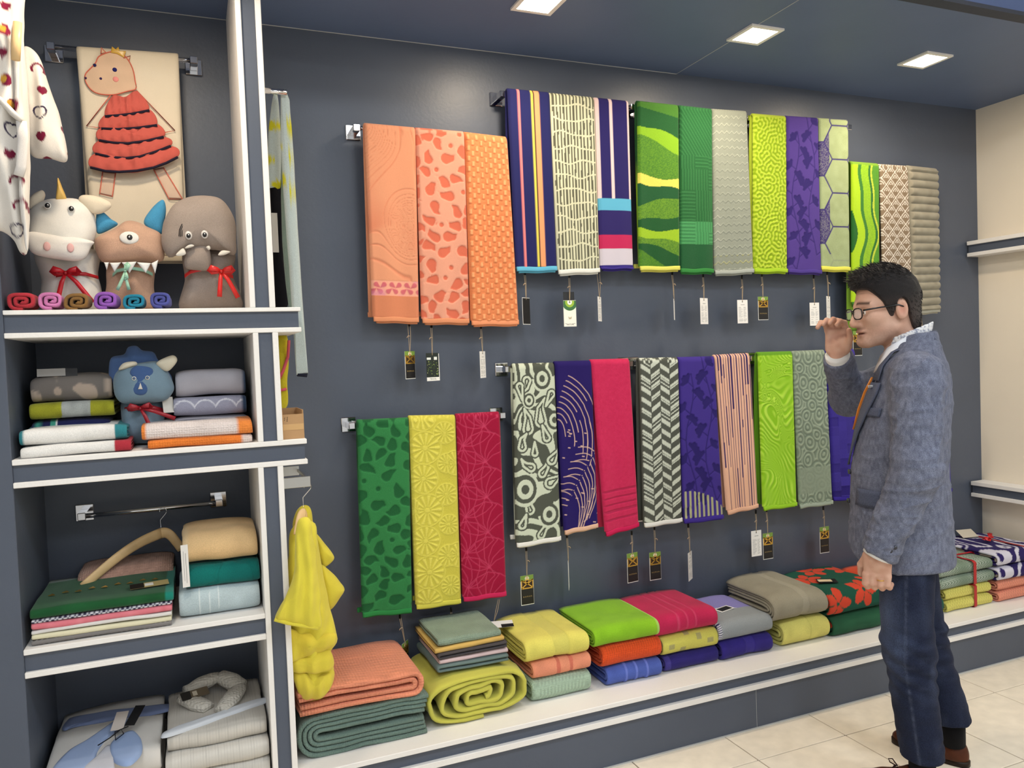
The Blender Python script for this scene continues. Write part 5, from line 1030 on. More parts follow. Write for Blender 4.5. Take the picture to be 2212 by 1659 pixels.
for (a, b) in ((942, 382), (1036, 377)): q = px(Z3, [(a, b)])[0]; e = ball('eye', d_, *q, Y-.117, .0062, .0062, .003, (206, 206, 200)); ball('pupil', e, *q, Y-.119, .0042, .0042, .0025, (70, 90, 120))
pillow('nose', px(Z3, [(970, 458), (986, 410), (1003, 458)]), Y-.116, .006, (214, 208, 198), d_, n=24, nr=4, noise=0, sharp=True)
strap(d_, Z3, [(870, 605), (940, 592), (1000, 590), (1080, 590), (1158, 615)], Y-.068, .014, (150, 28, 40), dy=.03); bow(d_, PY(*px(Z3, [(985, 592)])[0], Y-.078), .026, (156, 28, 40), tails=((1.2, -3.0), (3.6, -1.4)))
card(d_, 'label_card', PY(*px(Z3, [(1150, 625)])[0], 2.575), .2, .03, .05, 1.2, [(0, 1, 0, 1, (205, 200, 190))])
# ---- third shelf
Z3S = .752
A_ = PY(178, 1113, 2.845); B_ = PY(473, 1086, 2.845); towel_rail('towel rail with an empty hanger in the third compartment', A_[0], B_[0], (A_[2]+B_[2])/2, y=2.835)
def hanger(label, hook, top, la, ra, Y, Yl=None, Yr=None, hookr=.012):
    h_, t_, l_, r_ = PY(*hook, Y), PY(*top, Y), PY(*la, Yl or Y), PY(*ra, Yr or Y); th = thing('clothes_hanger', t_, label, 'hanger', 'wooden clothes hangers')
    mb = MB()
    for e in (l_, r_):
        s = np.linspace(0, 1, 14); pts = t_[None]*(1-s)[:, None]+e[None]*s[:, None]; pts[:, 2] += .022*np.sin(s*np.pi)*(1-s*.5)-.008*s**2
        mb.tube(pts, .0085-.002*s, 12, None, flat=2.1)
    mb.build('arms', MAT['wood'], th)
    a = np.linspace(-.6, 3.4, 14); pts = [t_+[0, 0, .012], t_+[0, 0, (h_[2]-t_[2])*.6]]+[np.array([h_[0]+hookr*math.cos(x)*.9, h_[1], h_[2]-hookr*.2+hookr*math.sin(x)]) for x in a]
    MB().tube(pts, .0016, 6).build('hook', MAT['chrome'], th); return th
hanger('empty wooden clothes hanger hooked on the third compartment rail', (352, 1103), (348, 1152), (178, 1262), (392, 1182), 2.812, 2.70, 2.80)
GT = 'cloths piled at the left of the third shelf'
z = Z3S+.0005
folded('pale pink corded towel at the back of the third shelf', PY(165, 1260, 2.72)[0], PY(375, 1240, 2.72)[0], 2.72, 2.895, z, PY(270, 1226, 2.72)[2], c_knitrows((190, 150, 132), .01), n=2, seed=101, group='towels at the back of the third shelf', mat='knit')
for lab, yt, colf, h_kw in (('grey polka-dot cloth at the bottom of the green pile', 1364, lambda a, s, A_, S_, o: (mixc(lin((130, 126, 124)), lin((224, 222, 220)), (np.hypot(((a+.006*np.floor(s/.012)) % .012)-.006, (s % .012)-.006) < .0024).astype(float)), None), {}), ('cream cotton cloth in the green pile', 1352, c_solid((228, 222, 190), .04), {}), ('thin white cloth between cream and pink', 1343, c_solid((222, 220, 216), .03), {}), ('pink patterned cloth in the green pile', 1327, lambda a, s, A_, S_, o: (mixc(lin((214, 110, 124)), lin((232, 140, 150)), .5+.5*n2(a, s, 70, 3)), None), {}), ('navy and white checked cloth under the green one', 1319, lambda a, s, A_, S_, o: (mixc(lin((214, 212, 218)), lin((60, 56, 80)), (((np.floor(a/.006)+np.floor(s/.006)) % 2) > .5).astype(float)), None), {})):
    z = shelf_fold(lab, 66, 372, yt, 2.470, .30, z, colf, GT, n=1, dn=4, na=80, seed=102+int(yt) % 7, mat='flat', noise=.002, wobble=.003, slit=.25, jit=.01)
a = PY(63, 1316, 2.468); b = PY(374, 1284, 2.468); zt = (a[2]+b[2])/2+.002
gr = folded('green towel with gold triangle trim and teal edge atop the pile', a[0], b[0], 2.468, 2.80, z, zt, lambda a, s, A_, S_, o: (np.where((a/A_ > .945)[:, None], lin((30, 128, 112)), mixc(lin((26, 76, 42)), lin((34, 92, 52)), .5+.5*n2(a, s, 20, 3))), None), n=2, seed=110, na=64, group=GT, mat='velour', wobble=.003)
for i in range(9):
    p = np.array([a[0]+.035+.034*i, 2.60+.012*(i % 2)+.004*i, zt+.0035]); MB().add([p+[-.009, -.008, 0], p+[.009, -.008, 0], p+[.001, .010, .0], p+[-.009, -.008, .0012], p+[.009, -.008, .0012], p+[.001, .010, .0012]], [np.array([[2, 1, 0], [3, 4, 5]]), np.array([[0, 1, 4, 3], [1, 2, 5, 4], [2, 0, 3, 5]])]).build('gold_triangle', MAT['gold'], gr, smooth=False)
card(gr, 'label_card', (a[0]+.245, 2.535, zt+.004), .12, .105, .035, .15, [(0, 1, 0, 1, (176, 156, 104)), (0, .36, 0, 1, (28, 24, 22)), (.38, .6, .25, .75, (230, 226, 216))])
GB = 'towels stacked at the right of the third shelf'
z = shelf_fold('pale blue towel with fine white lines, bottom of the right stack', 385, 561, 1270, 2.500, .30, Z3S+.0005, c_bands((186, 202, 206), [(.24, .25), (.36, .37), (.48, .49)], (220, 228, 228), .001), GB, n=2, na=64, seed=120)
z = shelf_fold('deep teal towel in the right stack of the third shelf', 398, 561, 1217, 2.510, .29, z, lambda a, s, A_, S_, o: (mixc(lin((16, 96, 92)), lin((20, 118, 110)), .5+.5*n2(a, s, 15, 3)), np.where(o & (np.abs(n2(a, s, 22, 8)) < .07), -.003, 0.0)), GB, n=2, na=64, dn=4, seed=121)
bz = z
a = PY(394, 1180, 2.52); b = PY(556, 1160, 2.52); zt = PY(480, 1146, 2.52)[2]
be = thing('rolled_towel', ((a[0]+b[0])/2, 2.62, bz), 'beige towel loosely rolled on top of the teal towel', 'towel', 'towels stacked at the right of the third shelf')
folded('', a[0], b[0], 2.505, 2.72, bz, zt, c_bands((222, 186, 136), [], edge=[(-.1, .055, (226, 196, 150))]), n=3, parent=be, seed=122, sq=1.0, puff=.08, noise=.005)
card(be, 'label_card', (a[0]-.004, 2.497, bz-.055), .15, .020, .125, 1.5, [(0, 1, 0, 1, (222, 218, 212)), (.3, .34, .15, .85, (120, 118, 120)), (.6, .64, .1, .8, (120, 118, 120))])
# ---- bathrobes in the bottom compartment
def robe_slab(th, x0, x1, yf, yb, z0, z1, colf, mat, seed, part='body', na=34, **kw): folded('', x0, x1, yf, yb, z0, z1, colf, n=2, orient='x', parent=th, part=part, seed=seed, mat=mat, na=na, noise=.006, wobble=.004, puff=.10, **kw)
a, b = -.438, -.132
rb = thing('folded_bathrobe', ((a+b)/2, 2.66, BZ), 'folded white bathrobe with light blue collar and sash', 'bathrobe', 'folded bathrobes in the bottom compartment')
robe_slab(rb, a, b, 2.475, 2.885, BZ, .325, c_solid((214, 210, 204), .05), 'flat', 131, part='lower_fold'); robe_slab(rb, a+.004, b-.004, 2.480, 2.885, .326, .400, c_solid((216, 212, 206), .05), 'flat', 130)
YR_ = 2.47
def patch(parent, name, pts, z, rgb, h=.008, mat='flat', nz=.002, seed=0):       # soft flat appliqué lying on a folded garment, outline in room x, y
    o = smooth_outline(pts, 60); c = o.mean(0); V = []; ss = (1, .97, .8, .5, .05); hs = (0, .7, 1, 1, 1)
    for s_, h_ in zip(ss, hs): V.append(np.stack([c[0]+(o[:, 0]-c[0])*s_, c[1]+(o[:, 1]-c[1])*s_, np.full(60, z+h*h_)], 1))
    P3 = np.concatenate(V); P3[:, 2] += nz*vnoise(P3, 18, seed); mb = MB(); mb.add(P3, [quads(5, 60, cc=True), np.arange(60)+240], lin(rgb)); return mb.build(name, MAT[mat], parent)
PR = lambda lst, z: [tuple(PZ(a, b, z)[:2]) for (a, b) in lst]
patch(rb, 'lapel', PR([(110, 1672), (144, 1628), (184, 1602), (221, 1577), (265, 1550), (276, 1560), (235, 1592), (212, 1622), (200, 1650), (175, 1672)], .402), .399, (156, 176, 214), .010, seed=3)
patch(rb, 'lapel', PR([(238, 1614), (261, 1591), (286, 1581), (303, 1596), (308, 1615), (302, 1634), (277, 1654), (246, 1645)], .402), .399, (152, 174, 214), .014, seed=4)
patch(rb, 'inner_panel', PR([(178, 1668), (205, 1640), (236, 1612), (246, 1645), (240, 1668)], .402), .400, (200, 202, 212), .010, seed=6)
patch(rb, 'sash', PR([(140, 1562), (175, 1547), (355, 1522), (362, 1536), (180, 1566), (138, 1578)], .402), .399, (124, 138, 176), .010, seed=5)
card(rb, 'label_card', (-.275, 2.60, .424), -.15, .035, .085, .25, [(0, 1, 0, 1, (200, 190, 182))]); card(rb, 'label_card', (-.238, 2.615, .426), -.35, .030, .085, .3, [(0, 1, 0, 1, (22, 22, 24))])
MB().tube([(-.30, 2.52, 0.423), (-.27, 2.545, 0.428), (-.245, 2.585, 0.430), (-.235, 2.555, 0.428), (-.255, 2.53, 0.424), (-.26, 2.575, 0.430), (-.225, 2.59, 0.432)], .0016, 5, lin((24, 24, 28))).build('tag_cord', MAT['flat'], rb)
a, b = -.124, .166
wr_ = thing('folded_bathrobe', ((a+b)/2, 2.64, BZ), 'folded white waffle-weave bathrobe with bulky collar', 'bathrobe', 'folded bathrobes in the bottom compartment')
def c_wafflegrid(rgb): return lambda a, s, A_, S_, o: ((lambda g: (mixc(lin(rgb)*.78, lin(rgb)*1.04, g), .0014*g))(np.clip(np.abs(np.sin(a*np.pi/.0085)), 0, 1)**.6*np.clip(np.abs(np.sin(s*np.pi/.0085)), 0, 1)**.6))
robe_slab(wr_, a, b, 2.470, 2.80, BZ, .305, c_wafflegrid((214, 210, 202)), 'flat', 141, part='lower_fold', na=70); robe_slab(wr_, a, b, 2.468, 2.80, .306, .362, c_wafflegrid((218, 214, 206)), 'flat', 142, part='middle_fold', na=70); robe_slab(wr_, a+.005, b-.002, 2.50, 2.84, .363, .415, c_wafflegrid((212, 206, 196)), 'flat', 143, na=70)
patch(wr_, 'sash', [(-.12, 2.505), (.02, 2.55), (.162, 2.61), (.164, 2.645), (.01, 2.585), (-.118, 2.54)], .412, (214, 218, 224), .012, seed=6)
for k, (c0, c1, rr) in enumerate((((-.08, 2.72, .44), (.00, 2.64, .42), .030), ((-.07, 2.74, .45), (.04, 2.78, .462), .030), ((.04, 2.78, .465), (.11, 2.72, .44), .034), ((.10, 2.72, .44), (.04, 2.60, .418), .030))):
    s_ = np.linspace(0, 1, 10); pts = np.array(c0)[None]*(1-s_)[:, None]+np.array(c1)[None]*s_[:, None]; mb = MB(); mb.tube(pts+.004*np.stack([vnoise(pts*1, 30, k), 0*s_, vnoise(pts, 30, k+3)], 1), rr*(1-.25*np.abs(2*s_-1)**2), 16, lin((206, 200, 188)), flat=.7); mb.build('collar', MAT['waffle'], wr_)
card(wr_, 'label_card', (-.075, 2.665, .447), .3, .085, .03, .6, [(0, 1, 0, 1, (96, 84, 66)), (0, .35, 0, 1, (30, 28, 26)), (.42, .58, .25, .8, (190, 180, 160))])
# ---- goods at the right side of the post
sr = thing('side_rail', PY(592, 196, 2.62), 'short chrome rail on the cabinet post holding the mint towel', 'rail')
A_ = PY(575, 196, 2.62); B_ = PY(612, 197, 2.62); A_[0] = XO+.0006; MB().tube([A_, [B_[0]+.01, A_[1], A_[2]]], .009, 12).build('rod', MAT['chrome'], sr); MB().tube([A_, A_+[.005, 0, 0]], .019, 16).build('flange', MAT['chrome'], sr)
mt = thing('hanging_towel', PY(640, 800, 2.66), 'long mint towel with yellow spots hanging beside the cabinet post', 'towel')
def c_spots(P3):
    z = P3[:, 2]; m = (vnoise(P3*[1, .3, 1], 26, 5) > .22) & (z > 2.02); return mixc(np.array(lin((186, 198, 196))), np.array(lin((206, 200, 40))), m.astype(float))
pillow('front_fall', [(606, 196), (616, 193), (625, 215), (632, 300), (650, 600), (665, 806), (640, 810), (626, 600), (612, 420), (606, 300)], 2.64, .03, (158, 176, 172), mt, colf=c_spots, mat='terry', center=(629, 500), n=110, noise=.002, sharp=True)
pillow('back_fall', [(590, 208), (600, 208), (607, 300), (607, 400), (592, 404), (580, 398), (579, 300)], 2.70, .03, (158, 176, 172), mt, colf=c_spots, mat='terry', noise=.002)
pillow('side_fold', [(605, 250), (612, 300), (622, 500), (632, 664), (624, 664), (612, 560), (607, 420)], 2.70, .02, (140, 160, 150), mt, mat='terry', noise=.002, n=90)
pillow('hem', [(640, 806), (665, 806), (663, 815), (642, 813)], 2.645, .02, (34, 36, 50), mt, mat='flat', noise=0, sharp=True, n=24, nr=5)
bk = thing('hanging_garment', PY(597, 660, 2.75), 'black garment with paper tag hanging behind the mint towel', 'garment')
pillow('cloth', [(582, 398), (598, 396), (609, 412), (614, 560), (622, 660), (592, 662), (588, 520)], 2.77, .05, (20, 20, 26), bk, mat='flat', noise=.003); q0 = PY(590, 545, 2.735); q1 = PY(596, 460, 2.735); MB().box((q0[0], 2.735, q0[2]), (q1[0]+.004, 2.7365, q1[2]), lin((206, 204, 200))).build('paper_tag', MAT['card'], bk, smooth=False)
yp = thing('hanging_garment', PY(612, 880, 2.72), 'yellow terry garment with pink trim hanging under the top shelf', 'garment')
pillow('cloth', [(598, 728), (618, 722), (624, 760), (620, 830), (622, 870), (614, 886), (602, 884), (600, 800)], 2.74, .05, (206, 192, 50), yp, mat='terry', noise=.005)
MB().tube([PY(*p, 2.71) for p in ((624, 735), (622, 770), (612, 800), (603, 818))], .005, 6, lin((214, 96, 110))).build('trim', MAT['flat'], yp); MB().tube([PY(*p, 2.71) for p in ((603, 843), (612, 842), (619, 840))], .005, 6, lin((214, 96, 110))).build('trim', MAT['flat'], yp)
# cardboard box
q0 = PY(609, 945, 2.475); q1 = PY(656, 885, 2.475); x0, x1, zt = XO+.006, min(q1[0], XE-.003), q1[2]
cb = thing('cardboard_box', ((x0+x1)/2, 2.55, Z2S), 'small open kraft cardboard box on the shelf end', 'box')
for nm, a, b in (('front_wall', (x0, 2.475, Z2S+.0005), (x1, 2.478, zt-.012)), ('back_wall', (x0, 2.632, Z2S+.0005), (x1, 2.635, zt)), ('side_wall', (x0, 2.478, Z2S+.0005), (x0+.003, 2.632, zt)), ('side_wall', (x1-.003, 2.478, Z2S+.0005), (x1, 2.632, zt))): boxo(nm, a, b, MAT['kraft'], cb)
boxo('tape', (x0+.001, 2.4742, Z2S+.028), (x1-.001, 2.475, Z2S+.046), paint('brown_tape', (196, 158, 108), rough=.3), cb)
mb = MB()
for (a, b, c, d) in ((.006, .030, .008, .026), (.006, .024, .009, .021), (.014, .034, .015, .029), (.014, .028, .016, .024), (.014, .022, .017, .020)): mb.tube([(x0+a, 2.4746, zt-b), (x0+c, 2.4746, zt-d)], .0008, 5, lin((60, 44, 34)))
mb.build('stamp_mark', MAT['card'], cb)
# chrome bracket with hanger and yellow kids robe
q0 = PY(614, 1042, 2.52); q1 = PY(671, 1042, 2.52)
br = thing('side_rail', ((XO+q1[0])/2, 2.6, q1[2]), 'square chrome bracket rail on the post carrying the yellow robe', 'rail')
zt, zb = PY(640, 1031, 2.52)[2], PY(640, 1054, 2.52)[2]
MB().box((XO+.0006, 2.52, zb), (q1[0], 2.526, zt), None, .001).build('front_bar', MAT['steel'], br, smooth=False); MB().box((q1[0]-.006, 2.526, (zb+zt)/2-.006), (q1[0], 2.80, (zb+zt)/2+.006), None, .001).build('return_bar', MAT['steel'], br, smooth=False); MB().box((XO+.0006, 2.80, zb), (q1[0], 2.806, zt), None, .001).build('rear_bar', MAT['steel'], br, smooth=False)
hg = hanger('wooden hanger holding the yellow kids robe', (664, 1050), (656, 1110), (640, 1150), (668, 1160), 2.532, 2.50, 2.60)
yr = thing('kids_bathrobe', PY(665, 1500, 2.5), 'lemon yellow kids bathrobe with frilled sleeves on a hanger', 'bathrobe'); LY = (226, 212, 74)
pillow('hood', px(Z5, [(190, 320), (205, 230), (240, 188), (280, 192), (300, 260), (305, 400), (250, 420)]), 2.58, .07, (206, 190, 60), yr, seed=1, mat='velour')
pillow('body', px(Z5, [(215, 290), (300, 285), (318, 380), (350, 560), (385, 720), (432, 880), (438, 935), (400, 1000), (416, 1100), (402, 1200), (345, 1268), (270, 1282), (215, 1235), (200, 1160), (138, 1095), (114, 1010), (122, 880), (150, 760), (158, 560), (160, 400)]), 2.56, .14, LY, yr, seed=2, mat='velour', noise=.012, nfreq=14, folds=.012, fold_k=2.6, n=120, nr=20, center=(560+275/2.597, 1020+820/2.597))
pillow('frilled_sleeve', px(Z5, [(235, 258), (285, 262), (308, 400), (335, 600), (342, 760), (336, 878), (250, 862), (160, 842), (84, 830), (92, 800), (150, 690), (190, 600), (205, 440), (212, 320)]), 2.398, .07, LY, yr, seed=3, mat='velour', noise=.006, folds=.008, fold_k=3, n=110, nr=16)
MB().tube([PY(a, b, 2.385) for (a, b) in px(Z5, [(86, 826), (160, 846), (250, 862), (330, 874)])], .006, 8, lin(LY)).build('sleeve_hem', MAT['velour'], yr)
pillow('far_sleeve', px(Z5, [(308, 340), (365, 400), (420, 478), (372, 530), (345, 510), (315, 430)]), 2.62, .06, (220, 204, 70), yr, seed=4, mat='velour'); pillow('front_panel', px(Z5, [(340, 520), (430, 585), (472, 650), (455, 700), (392, 772), (350, 720)]), 2.60, .08, (222, 206, 72), yr, seed=5, mat='velour', noise=.006)
for i, o_ in enumerate(([(135, 880), (280, 900), (420, 900), (436, 930), (400, 990), (250, 1040), (140, 1060), (116, 1000)], [(140, 1050), (280, 1010), (395, 1000), (414, 1100), (300, 1130), (170, 1110)], [(200, 1110), (330, 1130), (412, 1110), (402, 1190), (340, 1262), (270, 1276), (218, 1230)])): pillow('ruffle', px(Z5, o_), 2.505+.01*i, .07, (224-2*i, 206-2*i, 72), yr, seed=12+i, mat='velour', noise=.009, nfreq=26, folds=.007, fold_k=3.2)
# ---- white printed kids robe at the left edge
wrb = thing('kids_bathrobe', PY(40, 540, 2.42), 'white kids bathrobe with maroon hearts and gold spots at the left edge', 'bathrobe')
def c_hearts(P3):
    x, z = P3[:, 0]+.1*P3[:, 1], P3[:, 2]; c = np.tile(lin((232, 226, 218)), (len(P3), 1)); cs = .062; i = np.floor(x/cs); j = np.floor(z/cs+(i % 2)*.5); fx = x/cs-i-.5; fz = z/cs+(i % 2)*.5-j-.5; hs = (np.sin(i*12.9+j*78.23)*43758.5) % 1; h2 = (np.sin(i*39.3+j*11.1)*9758.5) % 1
    fx = fx+(h2-.5)*.3; sc = .16+.10*hs; d = (fx/sc)**2+((fz-.55*np.sqrt(np.abs(fx)+1e-6)*sc**.5)/sc)**2
    full = (d < 1) & (hs < .38); ring = (np.abs(d-1) < .28) & (hs > .72); goldm = (np.hypot(fx*1.3, fz) < .26) & (hs > .38) & (hs < .56); core = (np.hypot(fx*1.3+.1, fz-.05) < .15) & (hs > .38) & (hs < .56); cur = (np.abs(np.hypot(fx, fz)-.24) < .05) & (fz > -.12) & (hs > .56) & (hs < .72)
    c[full | cur] = lin((120, 22, 56)); c[goldm] = lin((128, 24, 60)); c[core] = lin((206, 156, 56)); c[ring] = lin((60, 50, 76)); return c
pillow('body', [(-60, -70), (20, -60), (50, -40), (50, 60), (58, 180), (64, 350), (62, 470), (60, 545), (48, 548), (30, 520), (0, 498), (-60, 485)], 2.36, .15, (232, 226, 218), wrb, colf=c_hearts, mat='velour', noise=.004, folds=.010, fold_k=2.5, n=300, nr=60, center=(10, 240))
pillow('sleeve', [(50, 105), (82, 120), (105, 180), (128, 250), (142, 310), (143, 350), (110, 345), (66, 334), (58, 260), (50, 180)], 2.50, .09, (232, 226, 218), wrb, colf=c_hearts, mat='velour', noise=.004, folds=.006, fold_k=2, n=240, nr=50)
pillow('front_edge', [(30, 60), (42, 70), (46, 200), (58, 270), (60, 420), (62, 540), (50, 500), (40, 380), (34, 240)], 2.305, .05, (232, 226, 218), wrb, colf=c_hearts, mat='velour', noise=.004, n=200, nr=30)
MB().tube([PY(*p, 2.275) for p in ((-40, 190), (0, 215), (28, 245), (48, 262))], [.012, .014, .016, .013], 12, lin((232, 226, 218)), flat=.5).build('belt', MAT['velour'], wrb); MB().tube([PY(*p, 2.275) for p in ((46, 262), (50, 300), (46, 360), (40, 380))], .012, 10, lin((228, 222, 216)), flat=.5).build('belt_end', MAT['velour'], wrb)
hr = thing('clothes_hanger', PY(36, 60, 2.34), 'wooden hanger end showing at the neck of the white robe', 'hanger', 'wooden clothes hangers'); MB().tube([PY(38, 48, 2.275), PY(35, 90, 2.270), PY(34, 130, 2.265)], [.010, .011, .010], 10, None, flat=.6).build('arm', MAT['wood'], hr)
# ------------------------------------------------------------------ the man: distance fields turned into skin and cloth
ML = np.array([-.67, .742, 0.0]); ML /= np.linalg.norm(ML); MA = np.array([.742, .67, 0.0]); MA /= np.linalg.norm(MA)
def mw(P):                              # man frame (forward, towards his left, up) -> room
    P = np.asarray(P, float).reshape(-1, 3); return P[:, :1]*ML+(2.97-P[:, 1:2])*MA+P[:, 2:3]*np.array([0, 0, 1.0])
def smin(a, b, k): h = np.clip(.5+.5*(b-a)/k, 0, 1); return b*(1-h)+a*h-k*h*(1-h)
def smax(a, b, k): return -smin(-a, -b, k)
def s_cap(p, a, b, ra, rb=None):
    rb = ra if rb is None else rb; a = np.array(a, float); b = np.array(b, float); d = b-a; t = np.clip(((p-a)@d)/(d@d), 0, 1); return np.linalg.norm(p-a-t[..., None]*d, axis=-1)-(ra+(rb-ra)*t)
def s_ell(p, c, r):
    q = (p-np.array(c))/np.array(r); k = np.linalg.norm(q, axis=-1); return (k-1)*min(r) if False else k*(k-1)/(np.linalg.norm(q/np.array(r), axis=-1)+1e-9)
def s_box(p, c, h, r, R=None):
    q = p-np.array(c)
    if R is not None: q = q@R
    d = np.abs(q)-(np.array(h)-r); return np.linalg.norm(np.maximum(d, 0), axis=-1)+np.minimum(d.max(-1), 0)-r
def surf(fn, lo, hi, st):               # naive surface nets
    lo = np.array(lo, float); n = np.ceil((np.array(hi)-lo)/st).astype(int)+1
    ax = [lo[i]+st*np.arange(n[i]) for i in range(3)]; V = np.empty(n)
    for i0 in range(0, n[0], 24):
        X = np.stack(np.meshgrid(ax[0][i0:i0+24], ax[1], ax[2], indexing='ij'), -1); V[i0:i0+24] = fn(X.reshape(-1, 3)).reshape(X.shape[:3])
    ins = V < 0; cs = sum(ins[a:n[0]-1+a, b:n[1]-1+b, c:n[2]-1+c].astype(int) for a in (0, 1) for b in (0, 1) for c in (0, 1)); act = (cs > 0) & (cs < 8)
    idx = -np.ones(act.shape, int); I, J, K = np.nonzero(act); m = len(I); idx[I, J, K] = np.arange(m); acc = np.zeros((m, 3)); cnt = np.zeros(m); cor = [(a, b, c) for a in (0, 1) for b in (0, 1) for c in (0, 1)]
    for a in cor:
        for k in range(3):
            if a[k]: continue
            b = list(a); b[k] = 1; va = V[I+a[0], J+a[1], K+a[2]]; vb = V[I+b[0], J+b[1], K+b[2]]; cr = (va < 0) != (vb < 0); t = np.where(cr, va/(va-vb+1e-12), 0)
            P = np.stack([np.full(m, float(a[0])), np.full(m, float(a[1])), np.full(m, float(a[2]))], 1); P[:, k] += t; acc[cr] += P[cr]; cnt[cr] += 1
    pos = lo+st*(np.stack([I, J, K], 1)+acc/np.maximum(cnt, 1)[:, None]); fs = []
    for k in range(3):
        u, w = [(1, 2), (2, 0), (0, 1)][k]; sl = [slice(1, n[i]-1) for i in range(3)]; sl[k] = slice(0, n[k]-1); s0 = tuple(sl); s2 = list(sl); s2[k] = slice(1, n[k]); a = ins[s0]; b = ins[tuple(s2)]; E = np.argwhere(a != b)
        if not len(E): continue
        off = [1, 1, 1]; off[k] = 0; E = E+np.array(off); fl = ins[E[:, 0], E[:, 1], E[:, 2]]; q = []
        for (du, dw) in ((-1, -1), (0, -1), (0, 0), (-1, 0)): e = E.copy(); e[:, u] += du; e[:, w] += dw; q.append(idx[e[:, 0], e[:, 1], e[:, 2]])
        Q = np.stack(q, 1); Q[~fl] = Q[~fl][:, ::-1]; fs.append(Q)
    return pos, np.concatenate(fs)
def relax(V, Fq, it=2, lam=.5):
    n = len(V); e = np.concatenate([Fq[:, [0, 1]], Fq[:, [1, 2]], Fq[:, [2, 3]], Fq[:, [3, 0]]])
    for _ in range(it):
        s = np.zeros((n, 3)); c = np.zeros(n)
        for a, b in ((0, 1), (1, 0)):
            for k in range(3): s[:, k] += np.bincount(e[:, a], V[e[:, b], k], n)
            c += np.bincount(e[:, a], minlength=n)
        V = V*(1-lam)+lam*s/np.maximum(c, 1)[:, None]
    return V
def push(V, Fq, h):
    n = np.zeros_like(V); fn = np.cross(V[Fq[:, 2]]-V[Fq[:, 0]], V[Fq[:, 3]]-V[Fq[:, 1]])
    for k in range(4):
        for a in range(3): n[:, a] += np.bincount(Fq[:, k], fn[:, a], len(V))
    return V+h[:, None]*n/(np.linalg.norm(n, axis=1)[:, None]+1e-12)
man = thing('person', mw([[-.06, 0, 0]])[0], 'man in grey-blue jacket and jeans with glasses, hand raised to his face', 'person')
# ---- head frame
PSI = math.radians(27); HO = np.array([-.003, 0.0, 1.60]); HR = np.array([[math.cos(PSI), -math.sin(PSI), 0], [math.sin(PSI), math.cos(PSI), 0], [0, 0, 1]])
TI = math.radians(4); HT = np.array([[math.cos(TI), 0, math.sin(TI)], [0, 1, 0], [-math.sin(TI), 0, math.cos(TI)]])    # looks slightly down
def hm(P): return (np.asarray(P, float).reshape(-1, 3)@HT.T)@HR.T+HO
def head_sdf(p):
    q = p.copy(); q[:, 1] = np.abs(q[:, 1])
    d = s_ell(p, (-.004, 0, .050), (.100, .076, .102)); d = smin(d, s_ell(p, (.045, 0, -.020), (.060, .060, .090)), .03)
    d = smin(d, s_cap(q, (.010, .050, -.052), (.080, .016, -.092), .020, .020), .025); d = smin(d, s_ell(p, (.088, 0, -.090), (.020, .024, .018)), .02)
    d = smin(d, s_ell(q, (.070, .046, -.012), (.026, .022, .022)), .025)                     # cheekbones
    d = smin(d, s_cap(q, (.094, .010, .030), (.078, .046, .032), .011, .009), .018)           # brows
    d = smin(d, s_cap(p, (.100, 0, .024), (.119, 0, -.026), .0085, .012), .014); d = smin(d, s_ell(q, (.107, .013, -.033), (.013, .009, .009)), .008); d = smin(d, s_ell(p, (.119, 0, -.032), (.010, .010, .009)), .008)
    d = smax(d, -s_ell(q, (.104, .033, .006), (.018, .018, .012)), .014)                      # eye sockets
    d = smin(d, s_ell(q, (.078, .032, .006), (.0155, .0165, .0125)), .006)
    d = smin(d, s_ell(p, (.094, 0, -.057), (.0145, .029, .0068)), .007); d = smin(d, s_ell(p, (.092, 0, -.070), (.013, .021, .0072)), .007)
    d = smax(d, -s_ell(q, (.108, .010, -.0640), (.018, .027, .0020)), .004); d = smax(d, -s_ell(p, (.112, 0, -.080), (.010, .020, .005)), .012)
    e = s_ell(q, (-.012, .076, .004), (.021, .010, .034)); e = smax(e, -s_ell(q, (-.009, .087, .006), (.011, .008, .022)), .005); d = smin(d, e, .006)
    d = smin(d, s_cap(p, (-.030, 0, -.050), (-.070, 0, -.230), .056, .062), .03)
    return d
Vh, Fh = surf(head_sdf, (-.15, -.11, -.235), (.155, .11, .165), .0026); Vh = relax(Vh, Fh, 1, .5)
SKIN = np.array([210, 172, 152.0])
def skin_col(P, head=True):
    c = np.tile(lin(SKIN), (len(P), 1)); c = mixc(c, lin((198, 152, 130)), .5+.5*vnoise(P, 40, 3))
    if head:
        x, y, z = P.T; lip = np.exp(-((z+.063)/.011)**2-(y/.026)**4)*(x > .085); c = mixc(c, lin((176, 112, 98)), lip*.8)
        st = np.clip((-.035-z)/.03, 0, 1)*np.clip((x+.01)/.04, 0, 1)*(z > -.12)*(.75+.25*vnoise(P, 300, 2)); st = np.maximum(st, np.exp(-((z+.047)/.006)**2)*(np.abs(y) < .03)*(x > .09)*.9); c = mixc(c, lin((150, 120, 106)), st*.6)
        br = np.exp(-((z-.036-.10*np.maximum(0, .03-np.abs(np.abs(y)-.02)))/.0052)**2)*(np.abs(y) > .010)*(np.abs(y) < .055)*(x > .06); c = mixc(c, lin((46, 36, 32)), br*.9)
        ear = np.exp(-((x+.010)/.014)**2-((z-.004)/.02)**2)*(np.abs(y) > .07); c = mixc(c, lin((196, 120, 100)), ear*.5)
    return c
mbB = MB(); mbB.add(mw(hm(Vh)), Fh, skin_col(Vh))
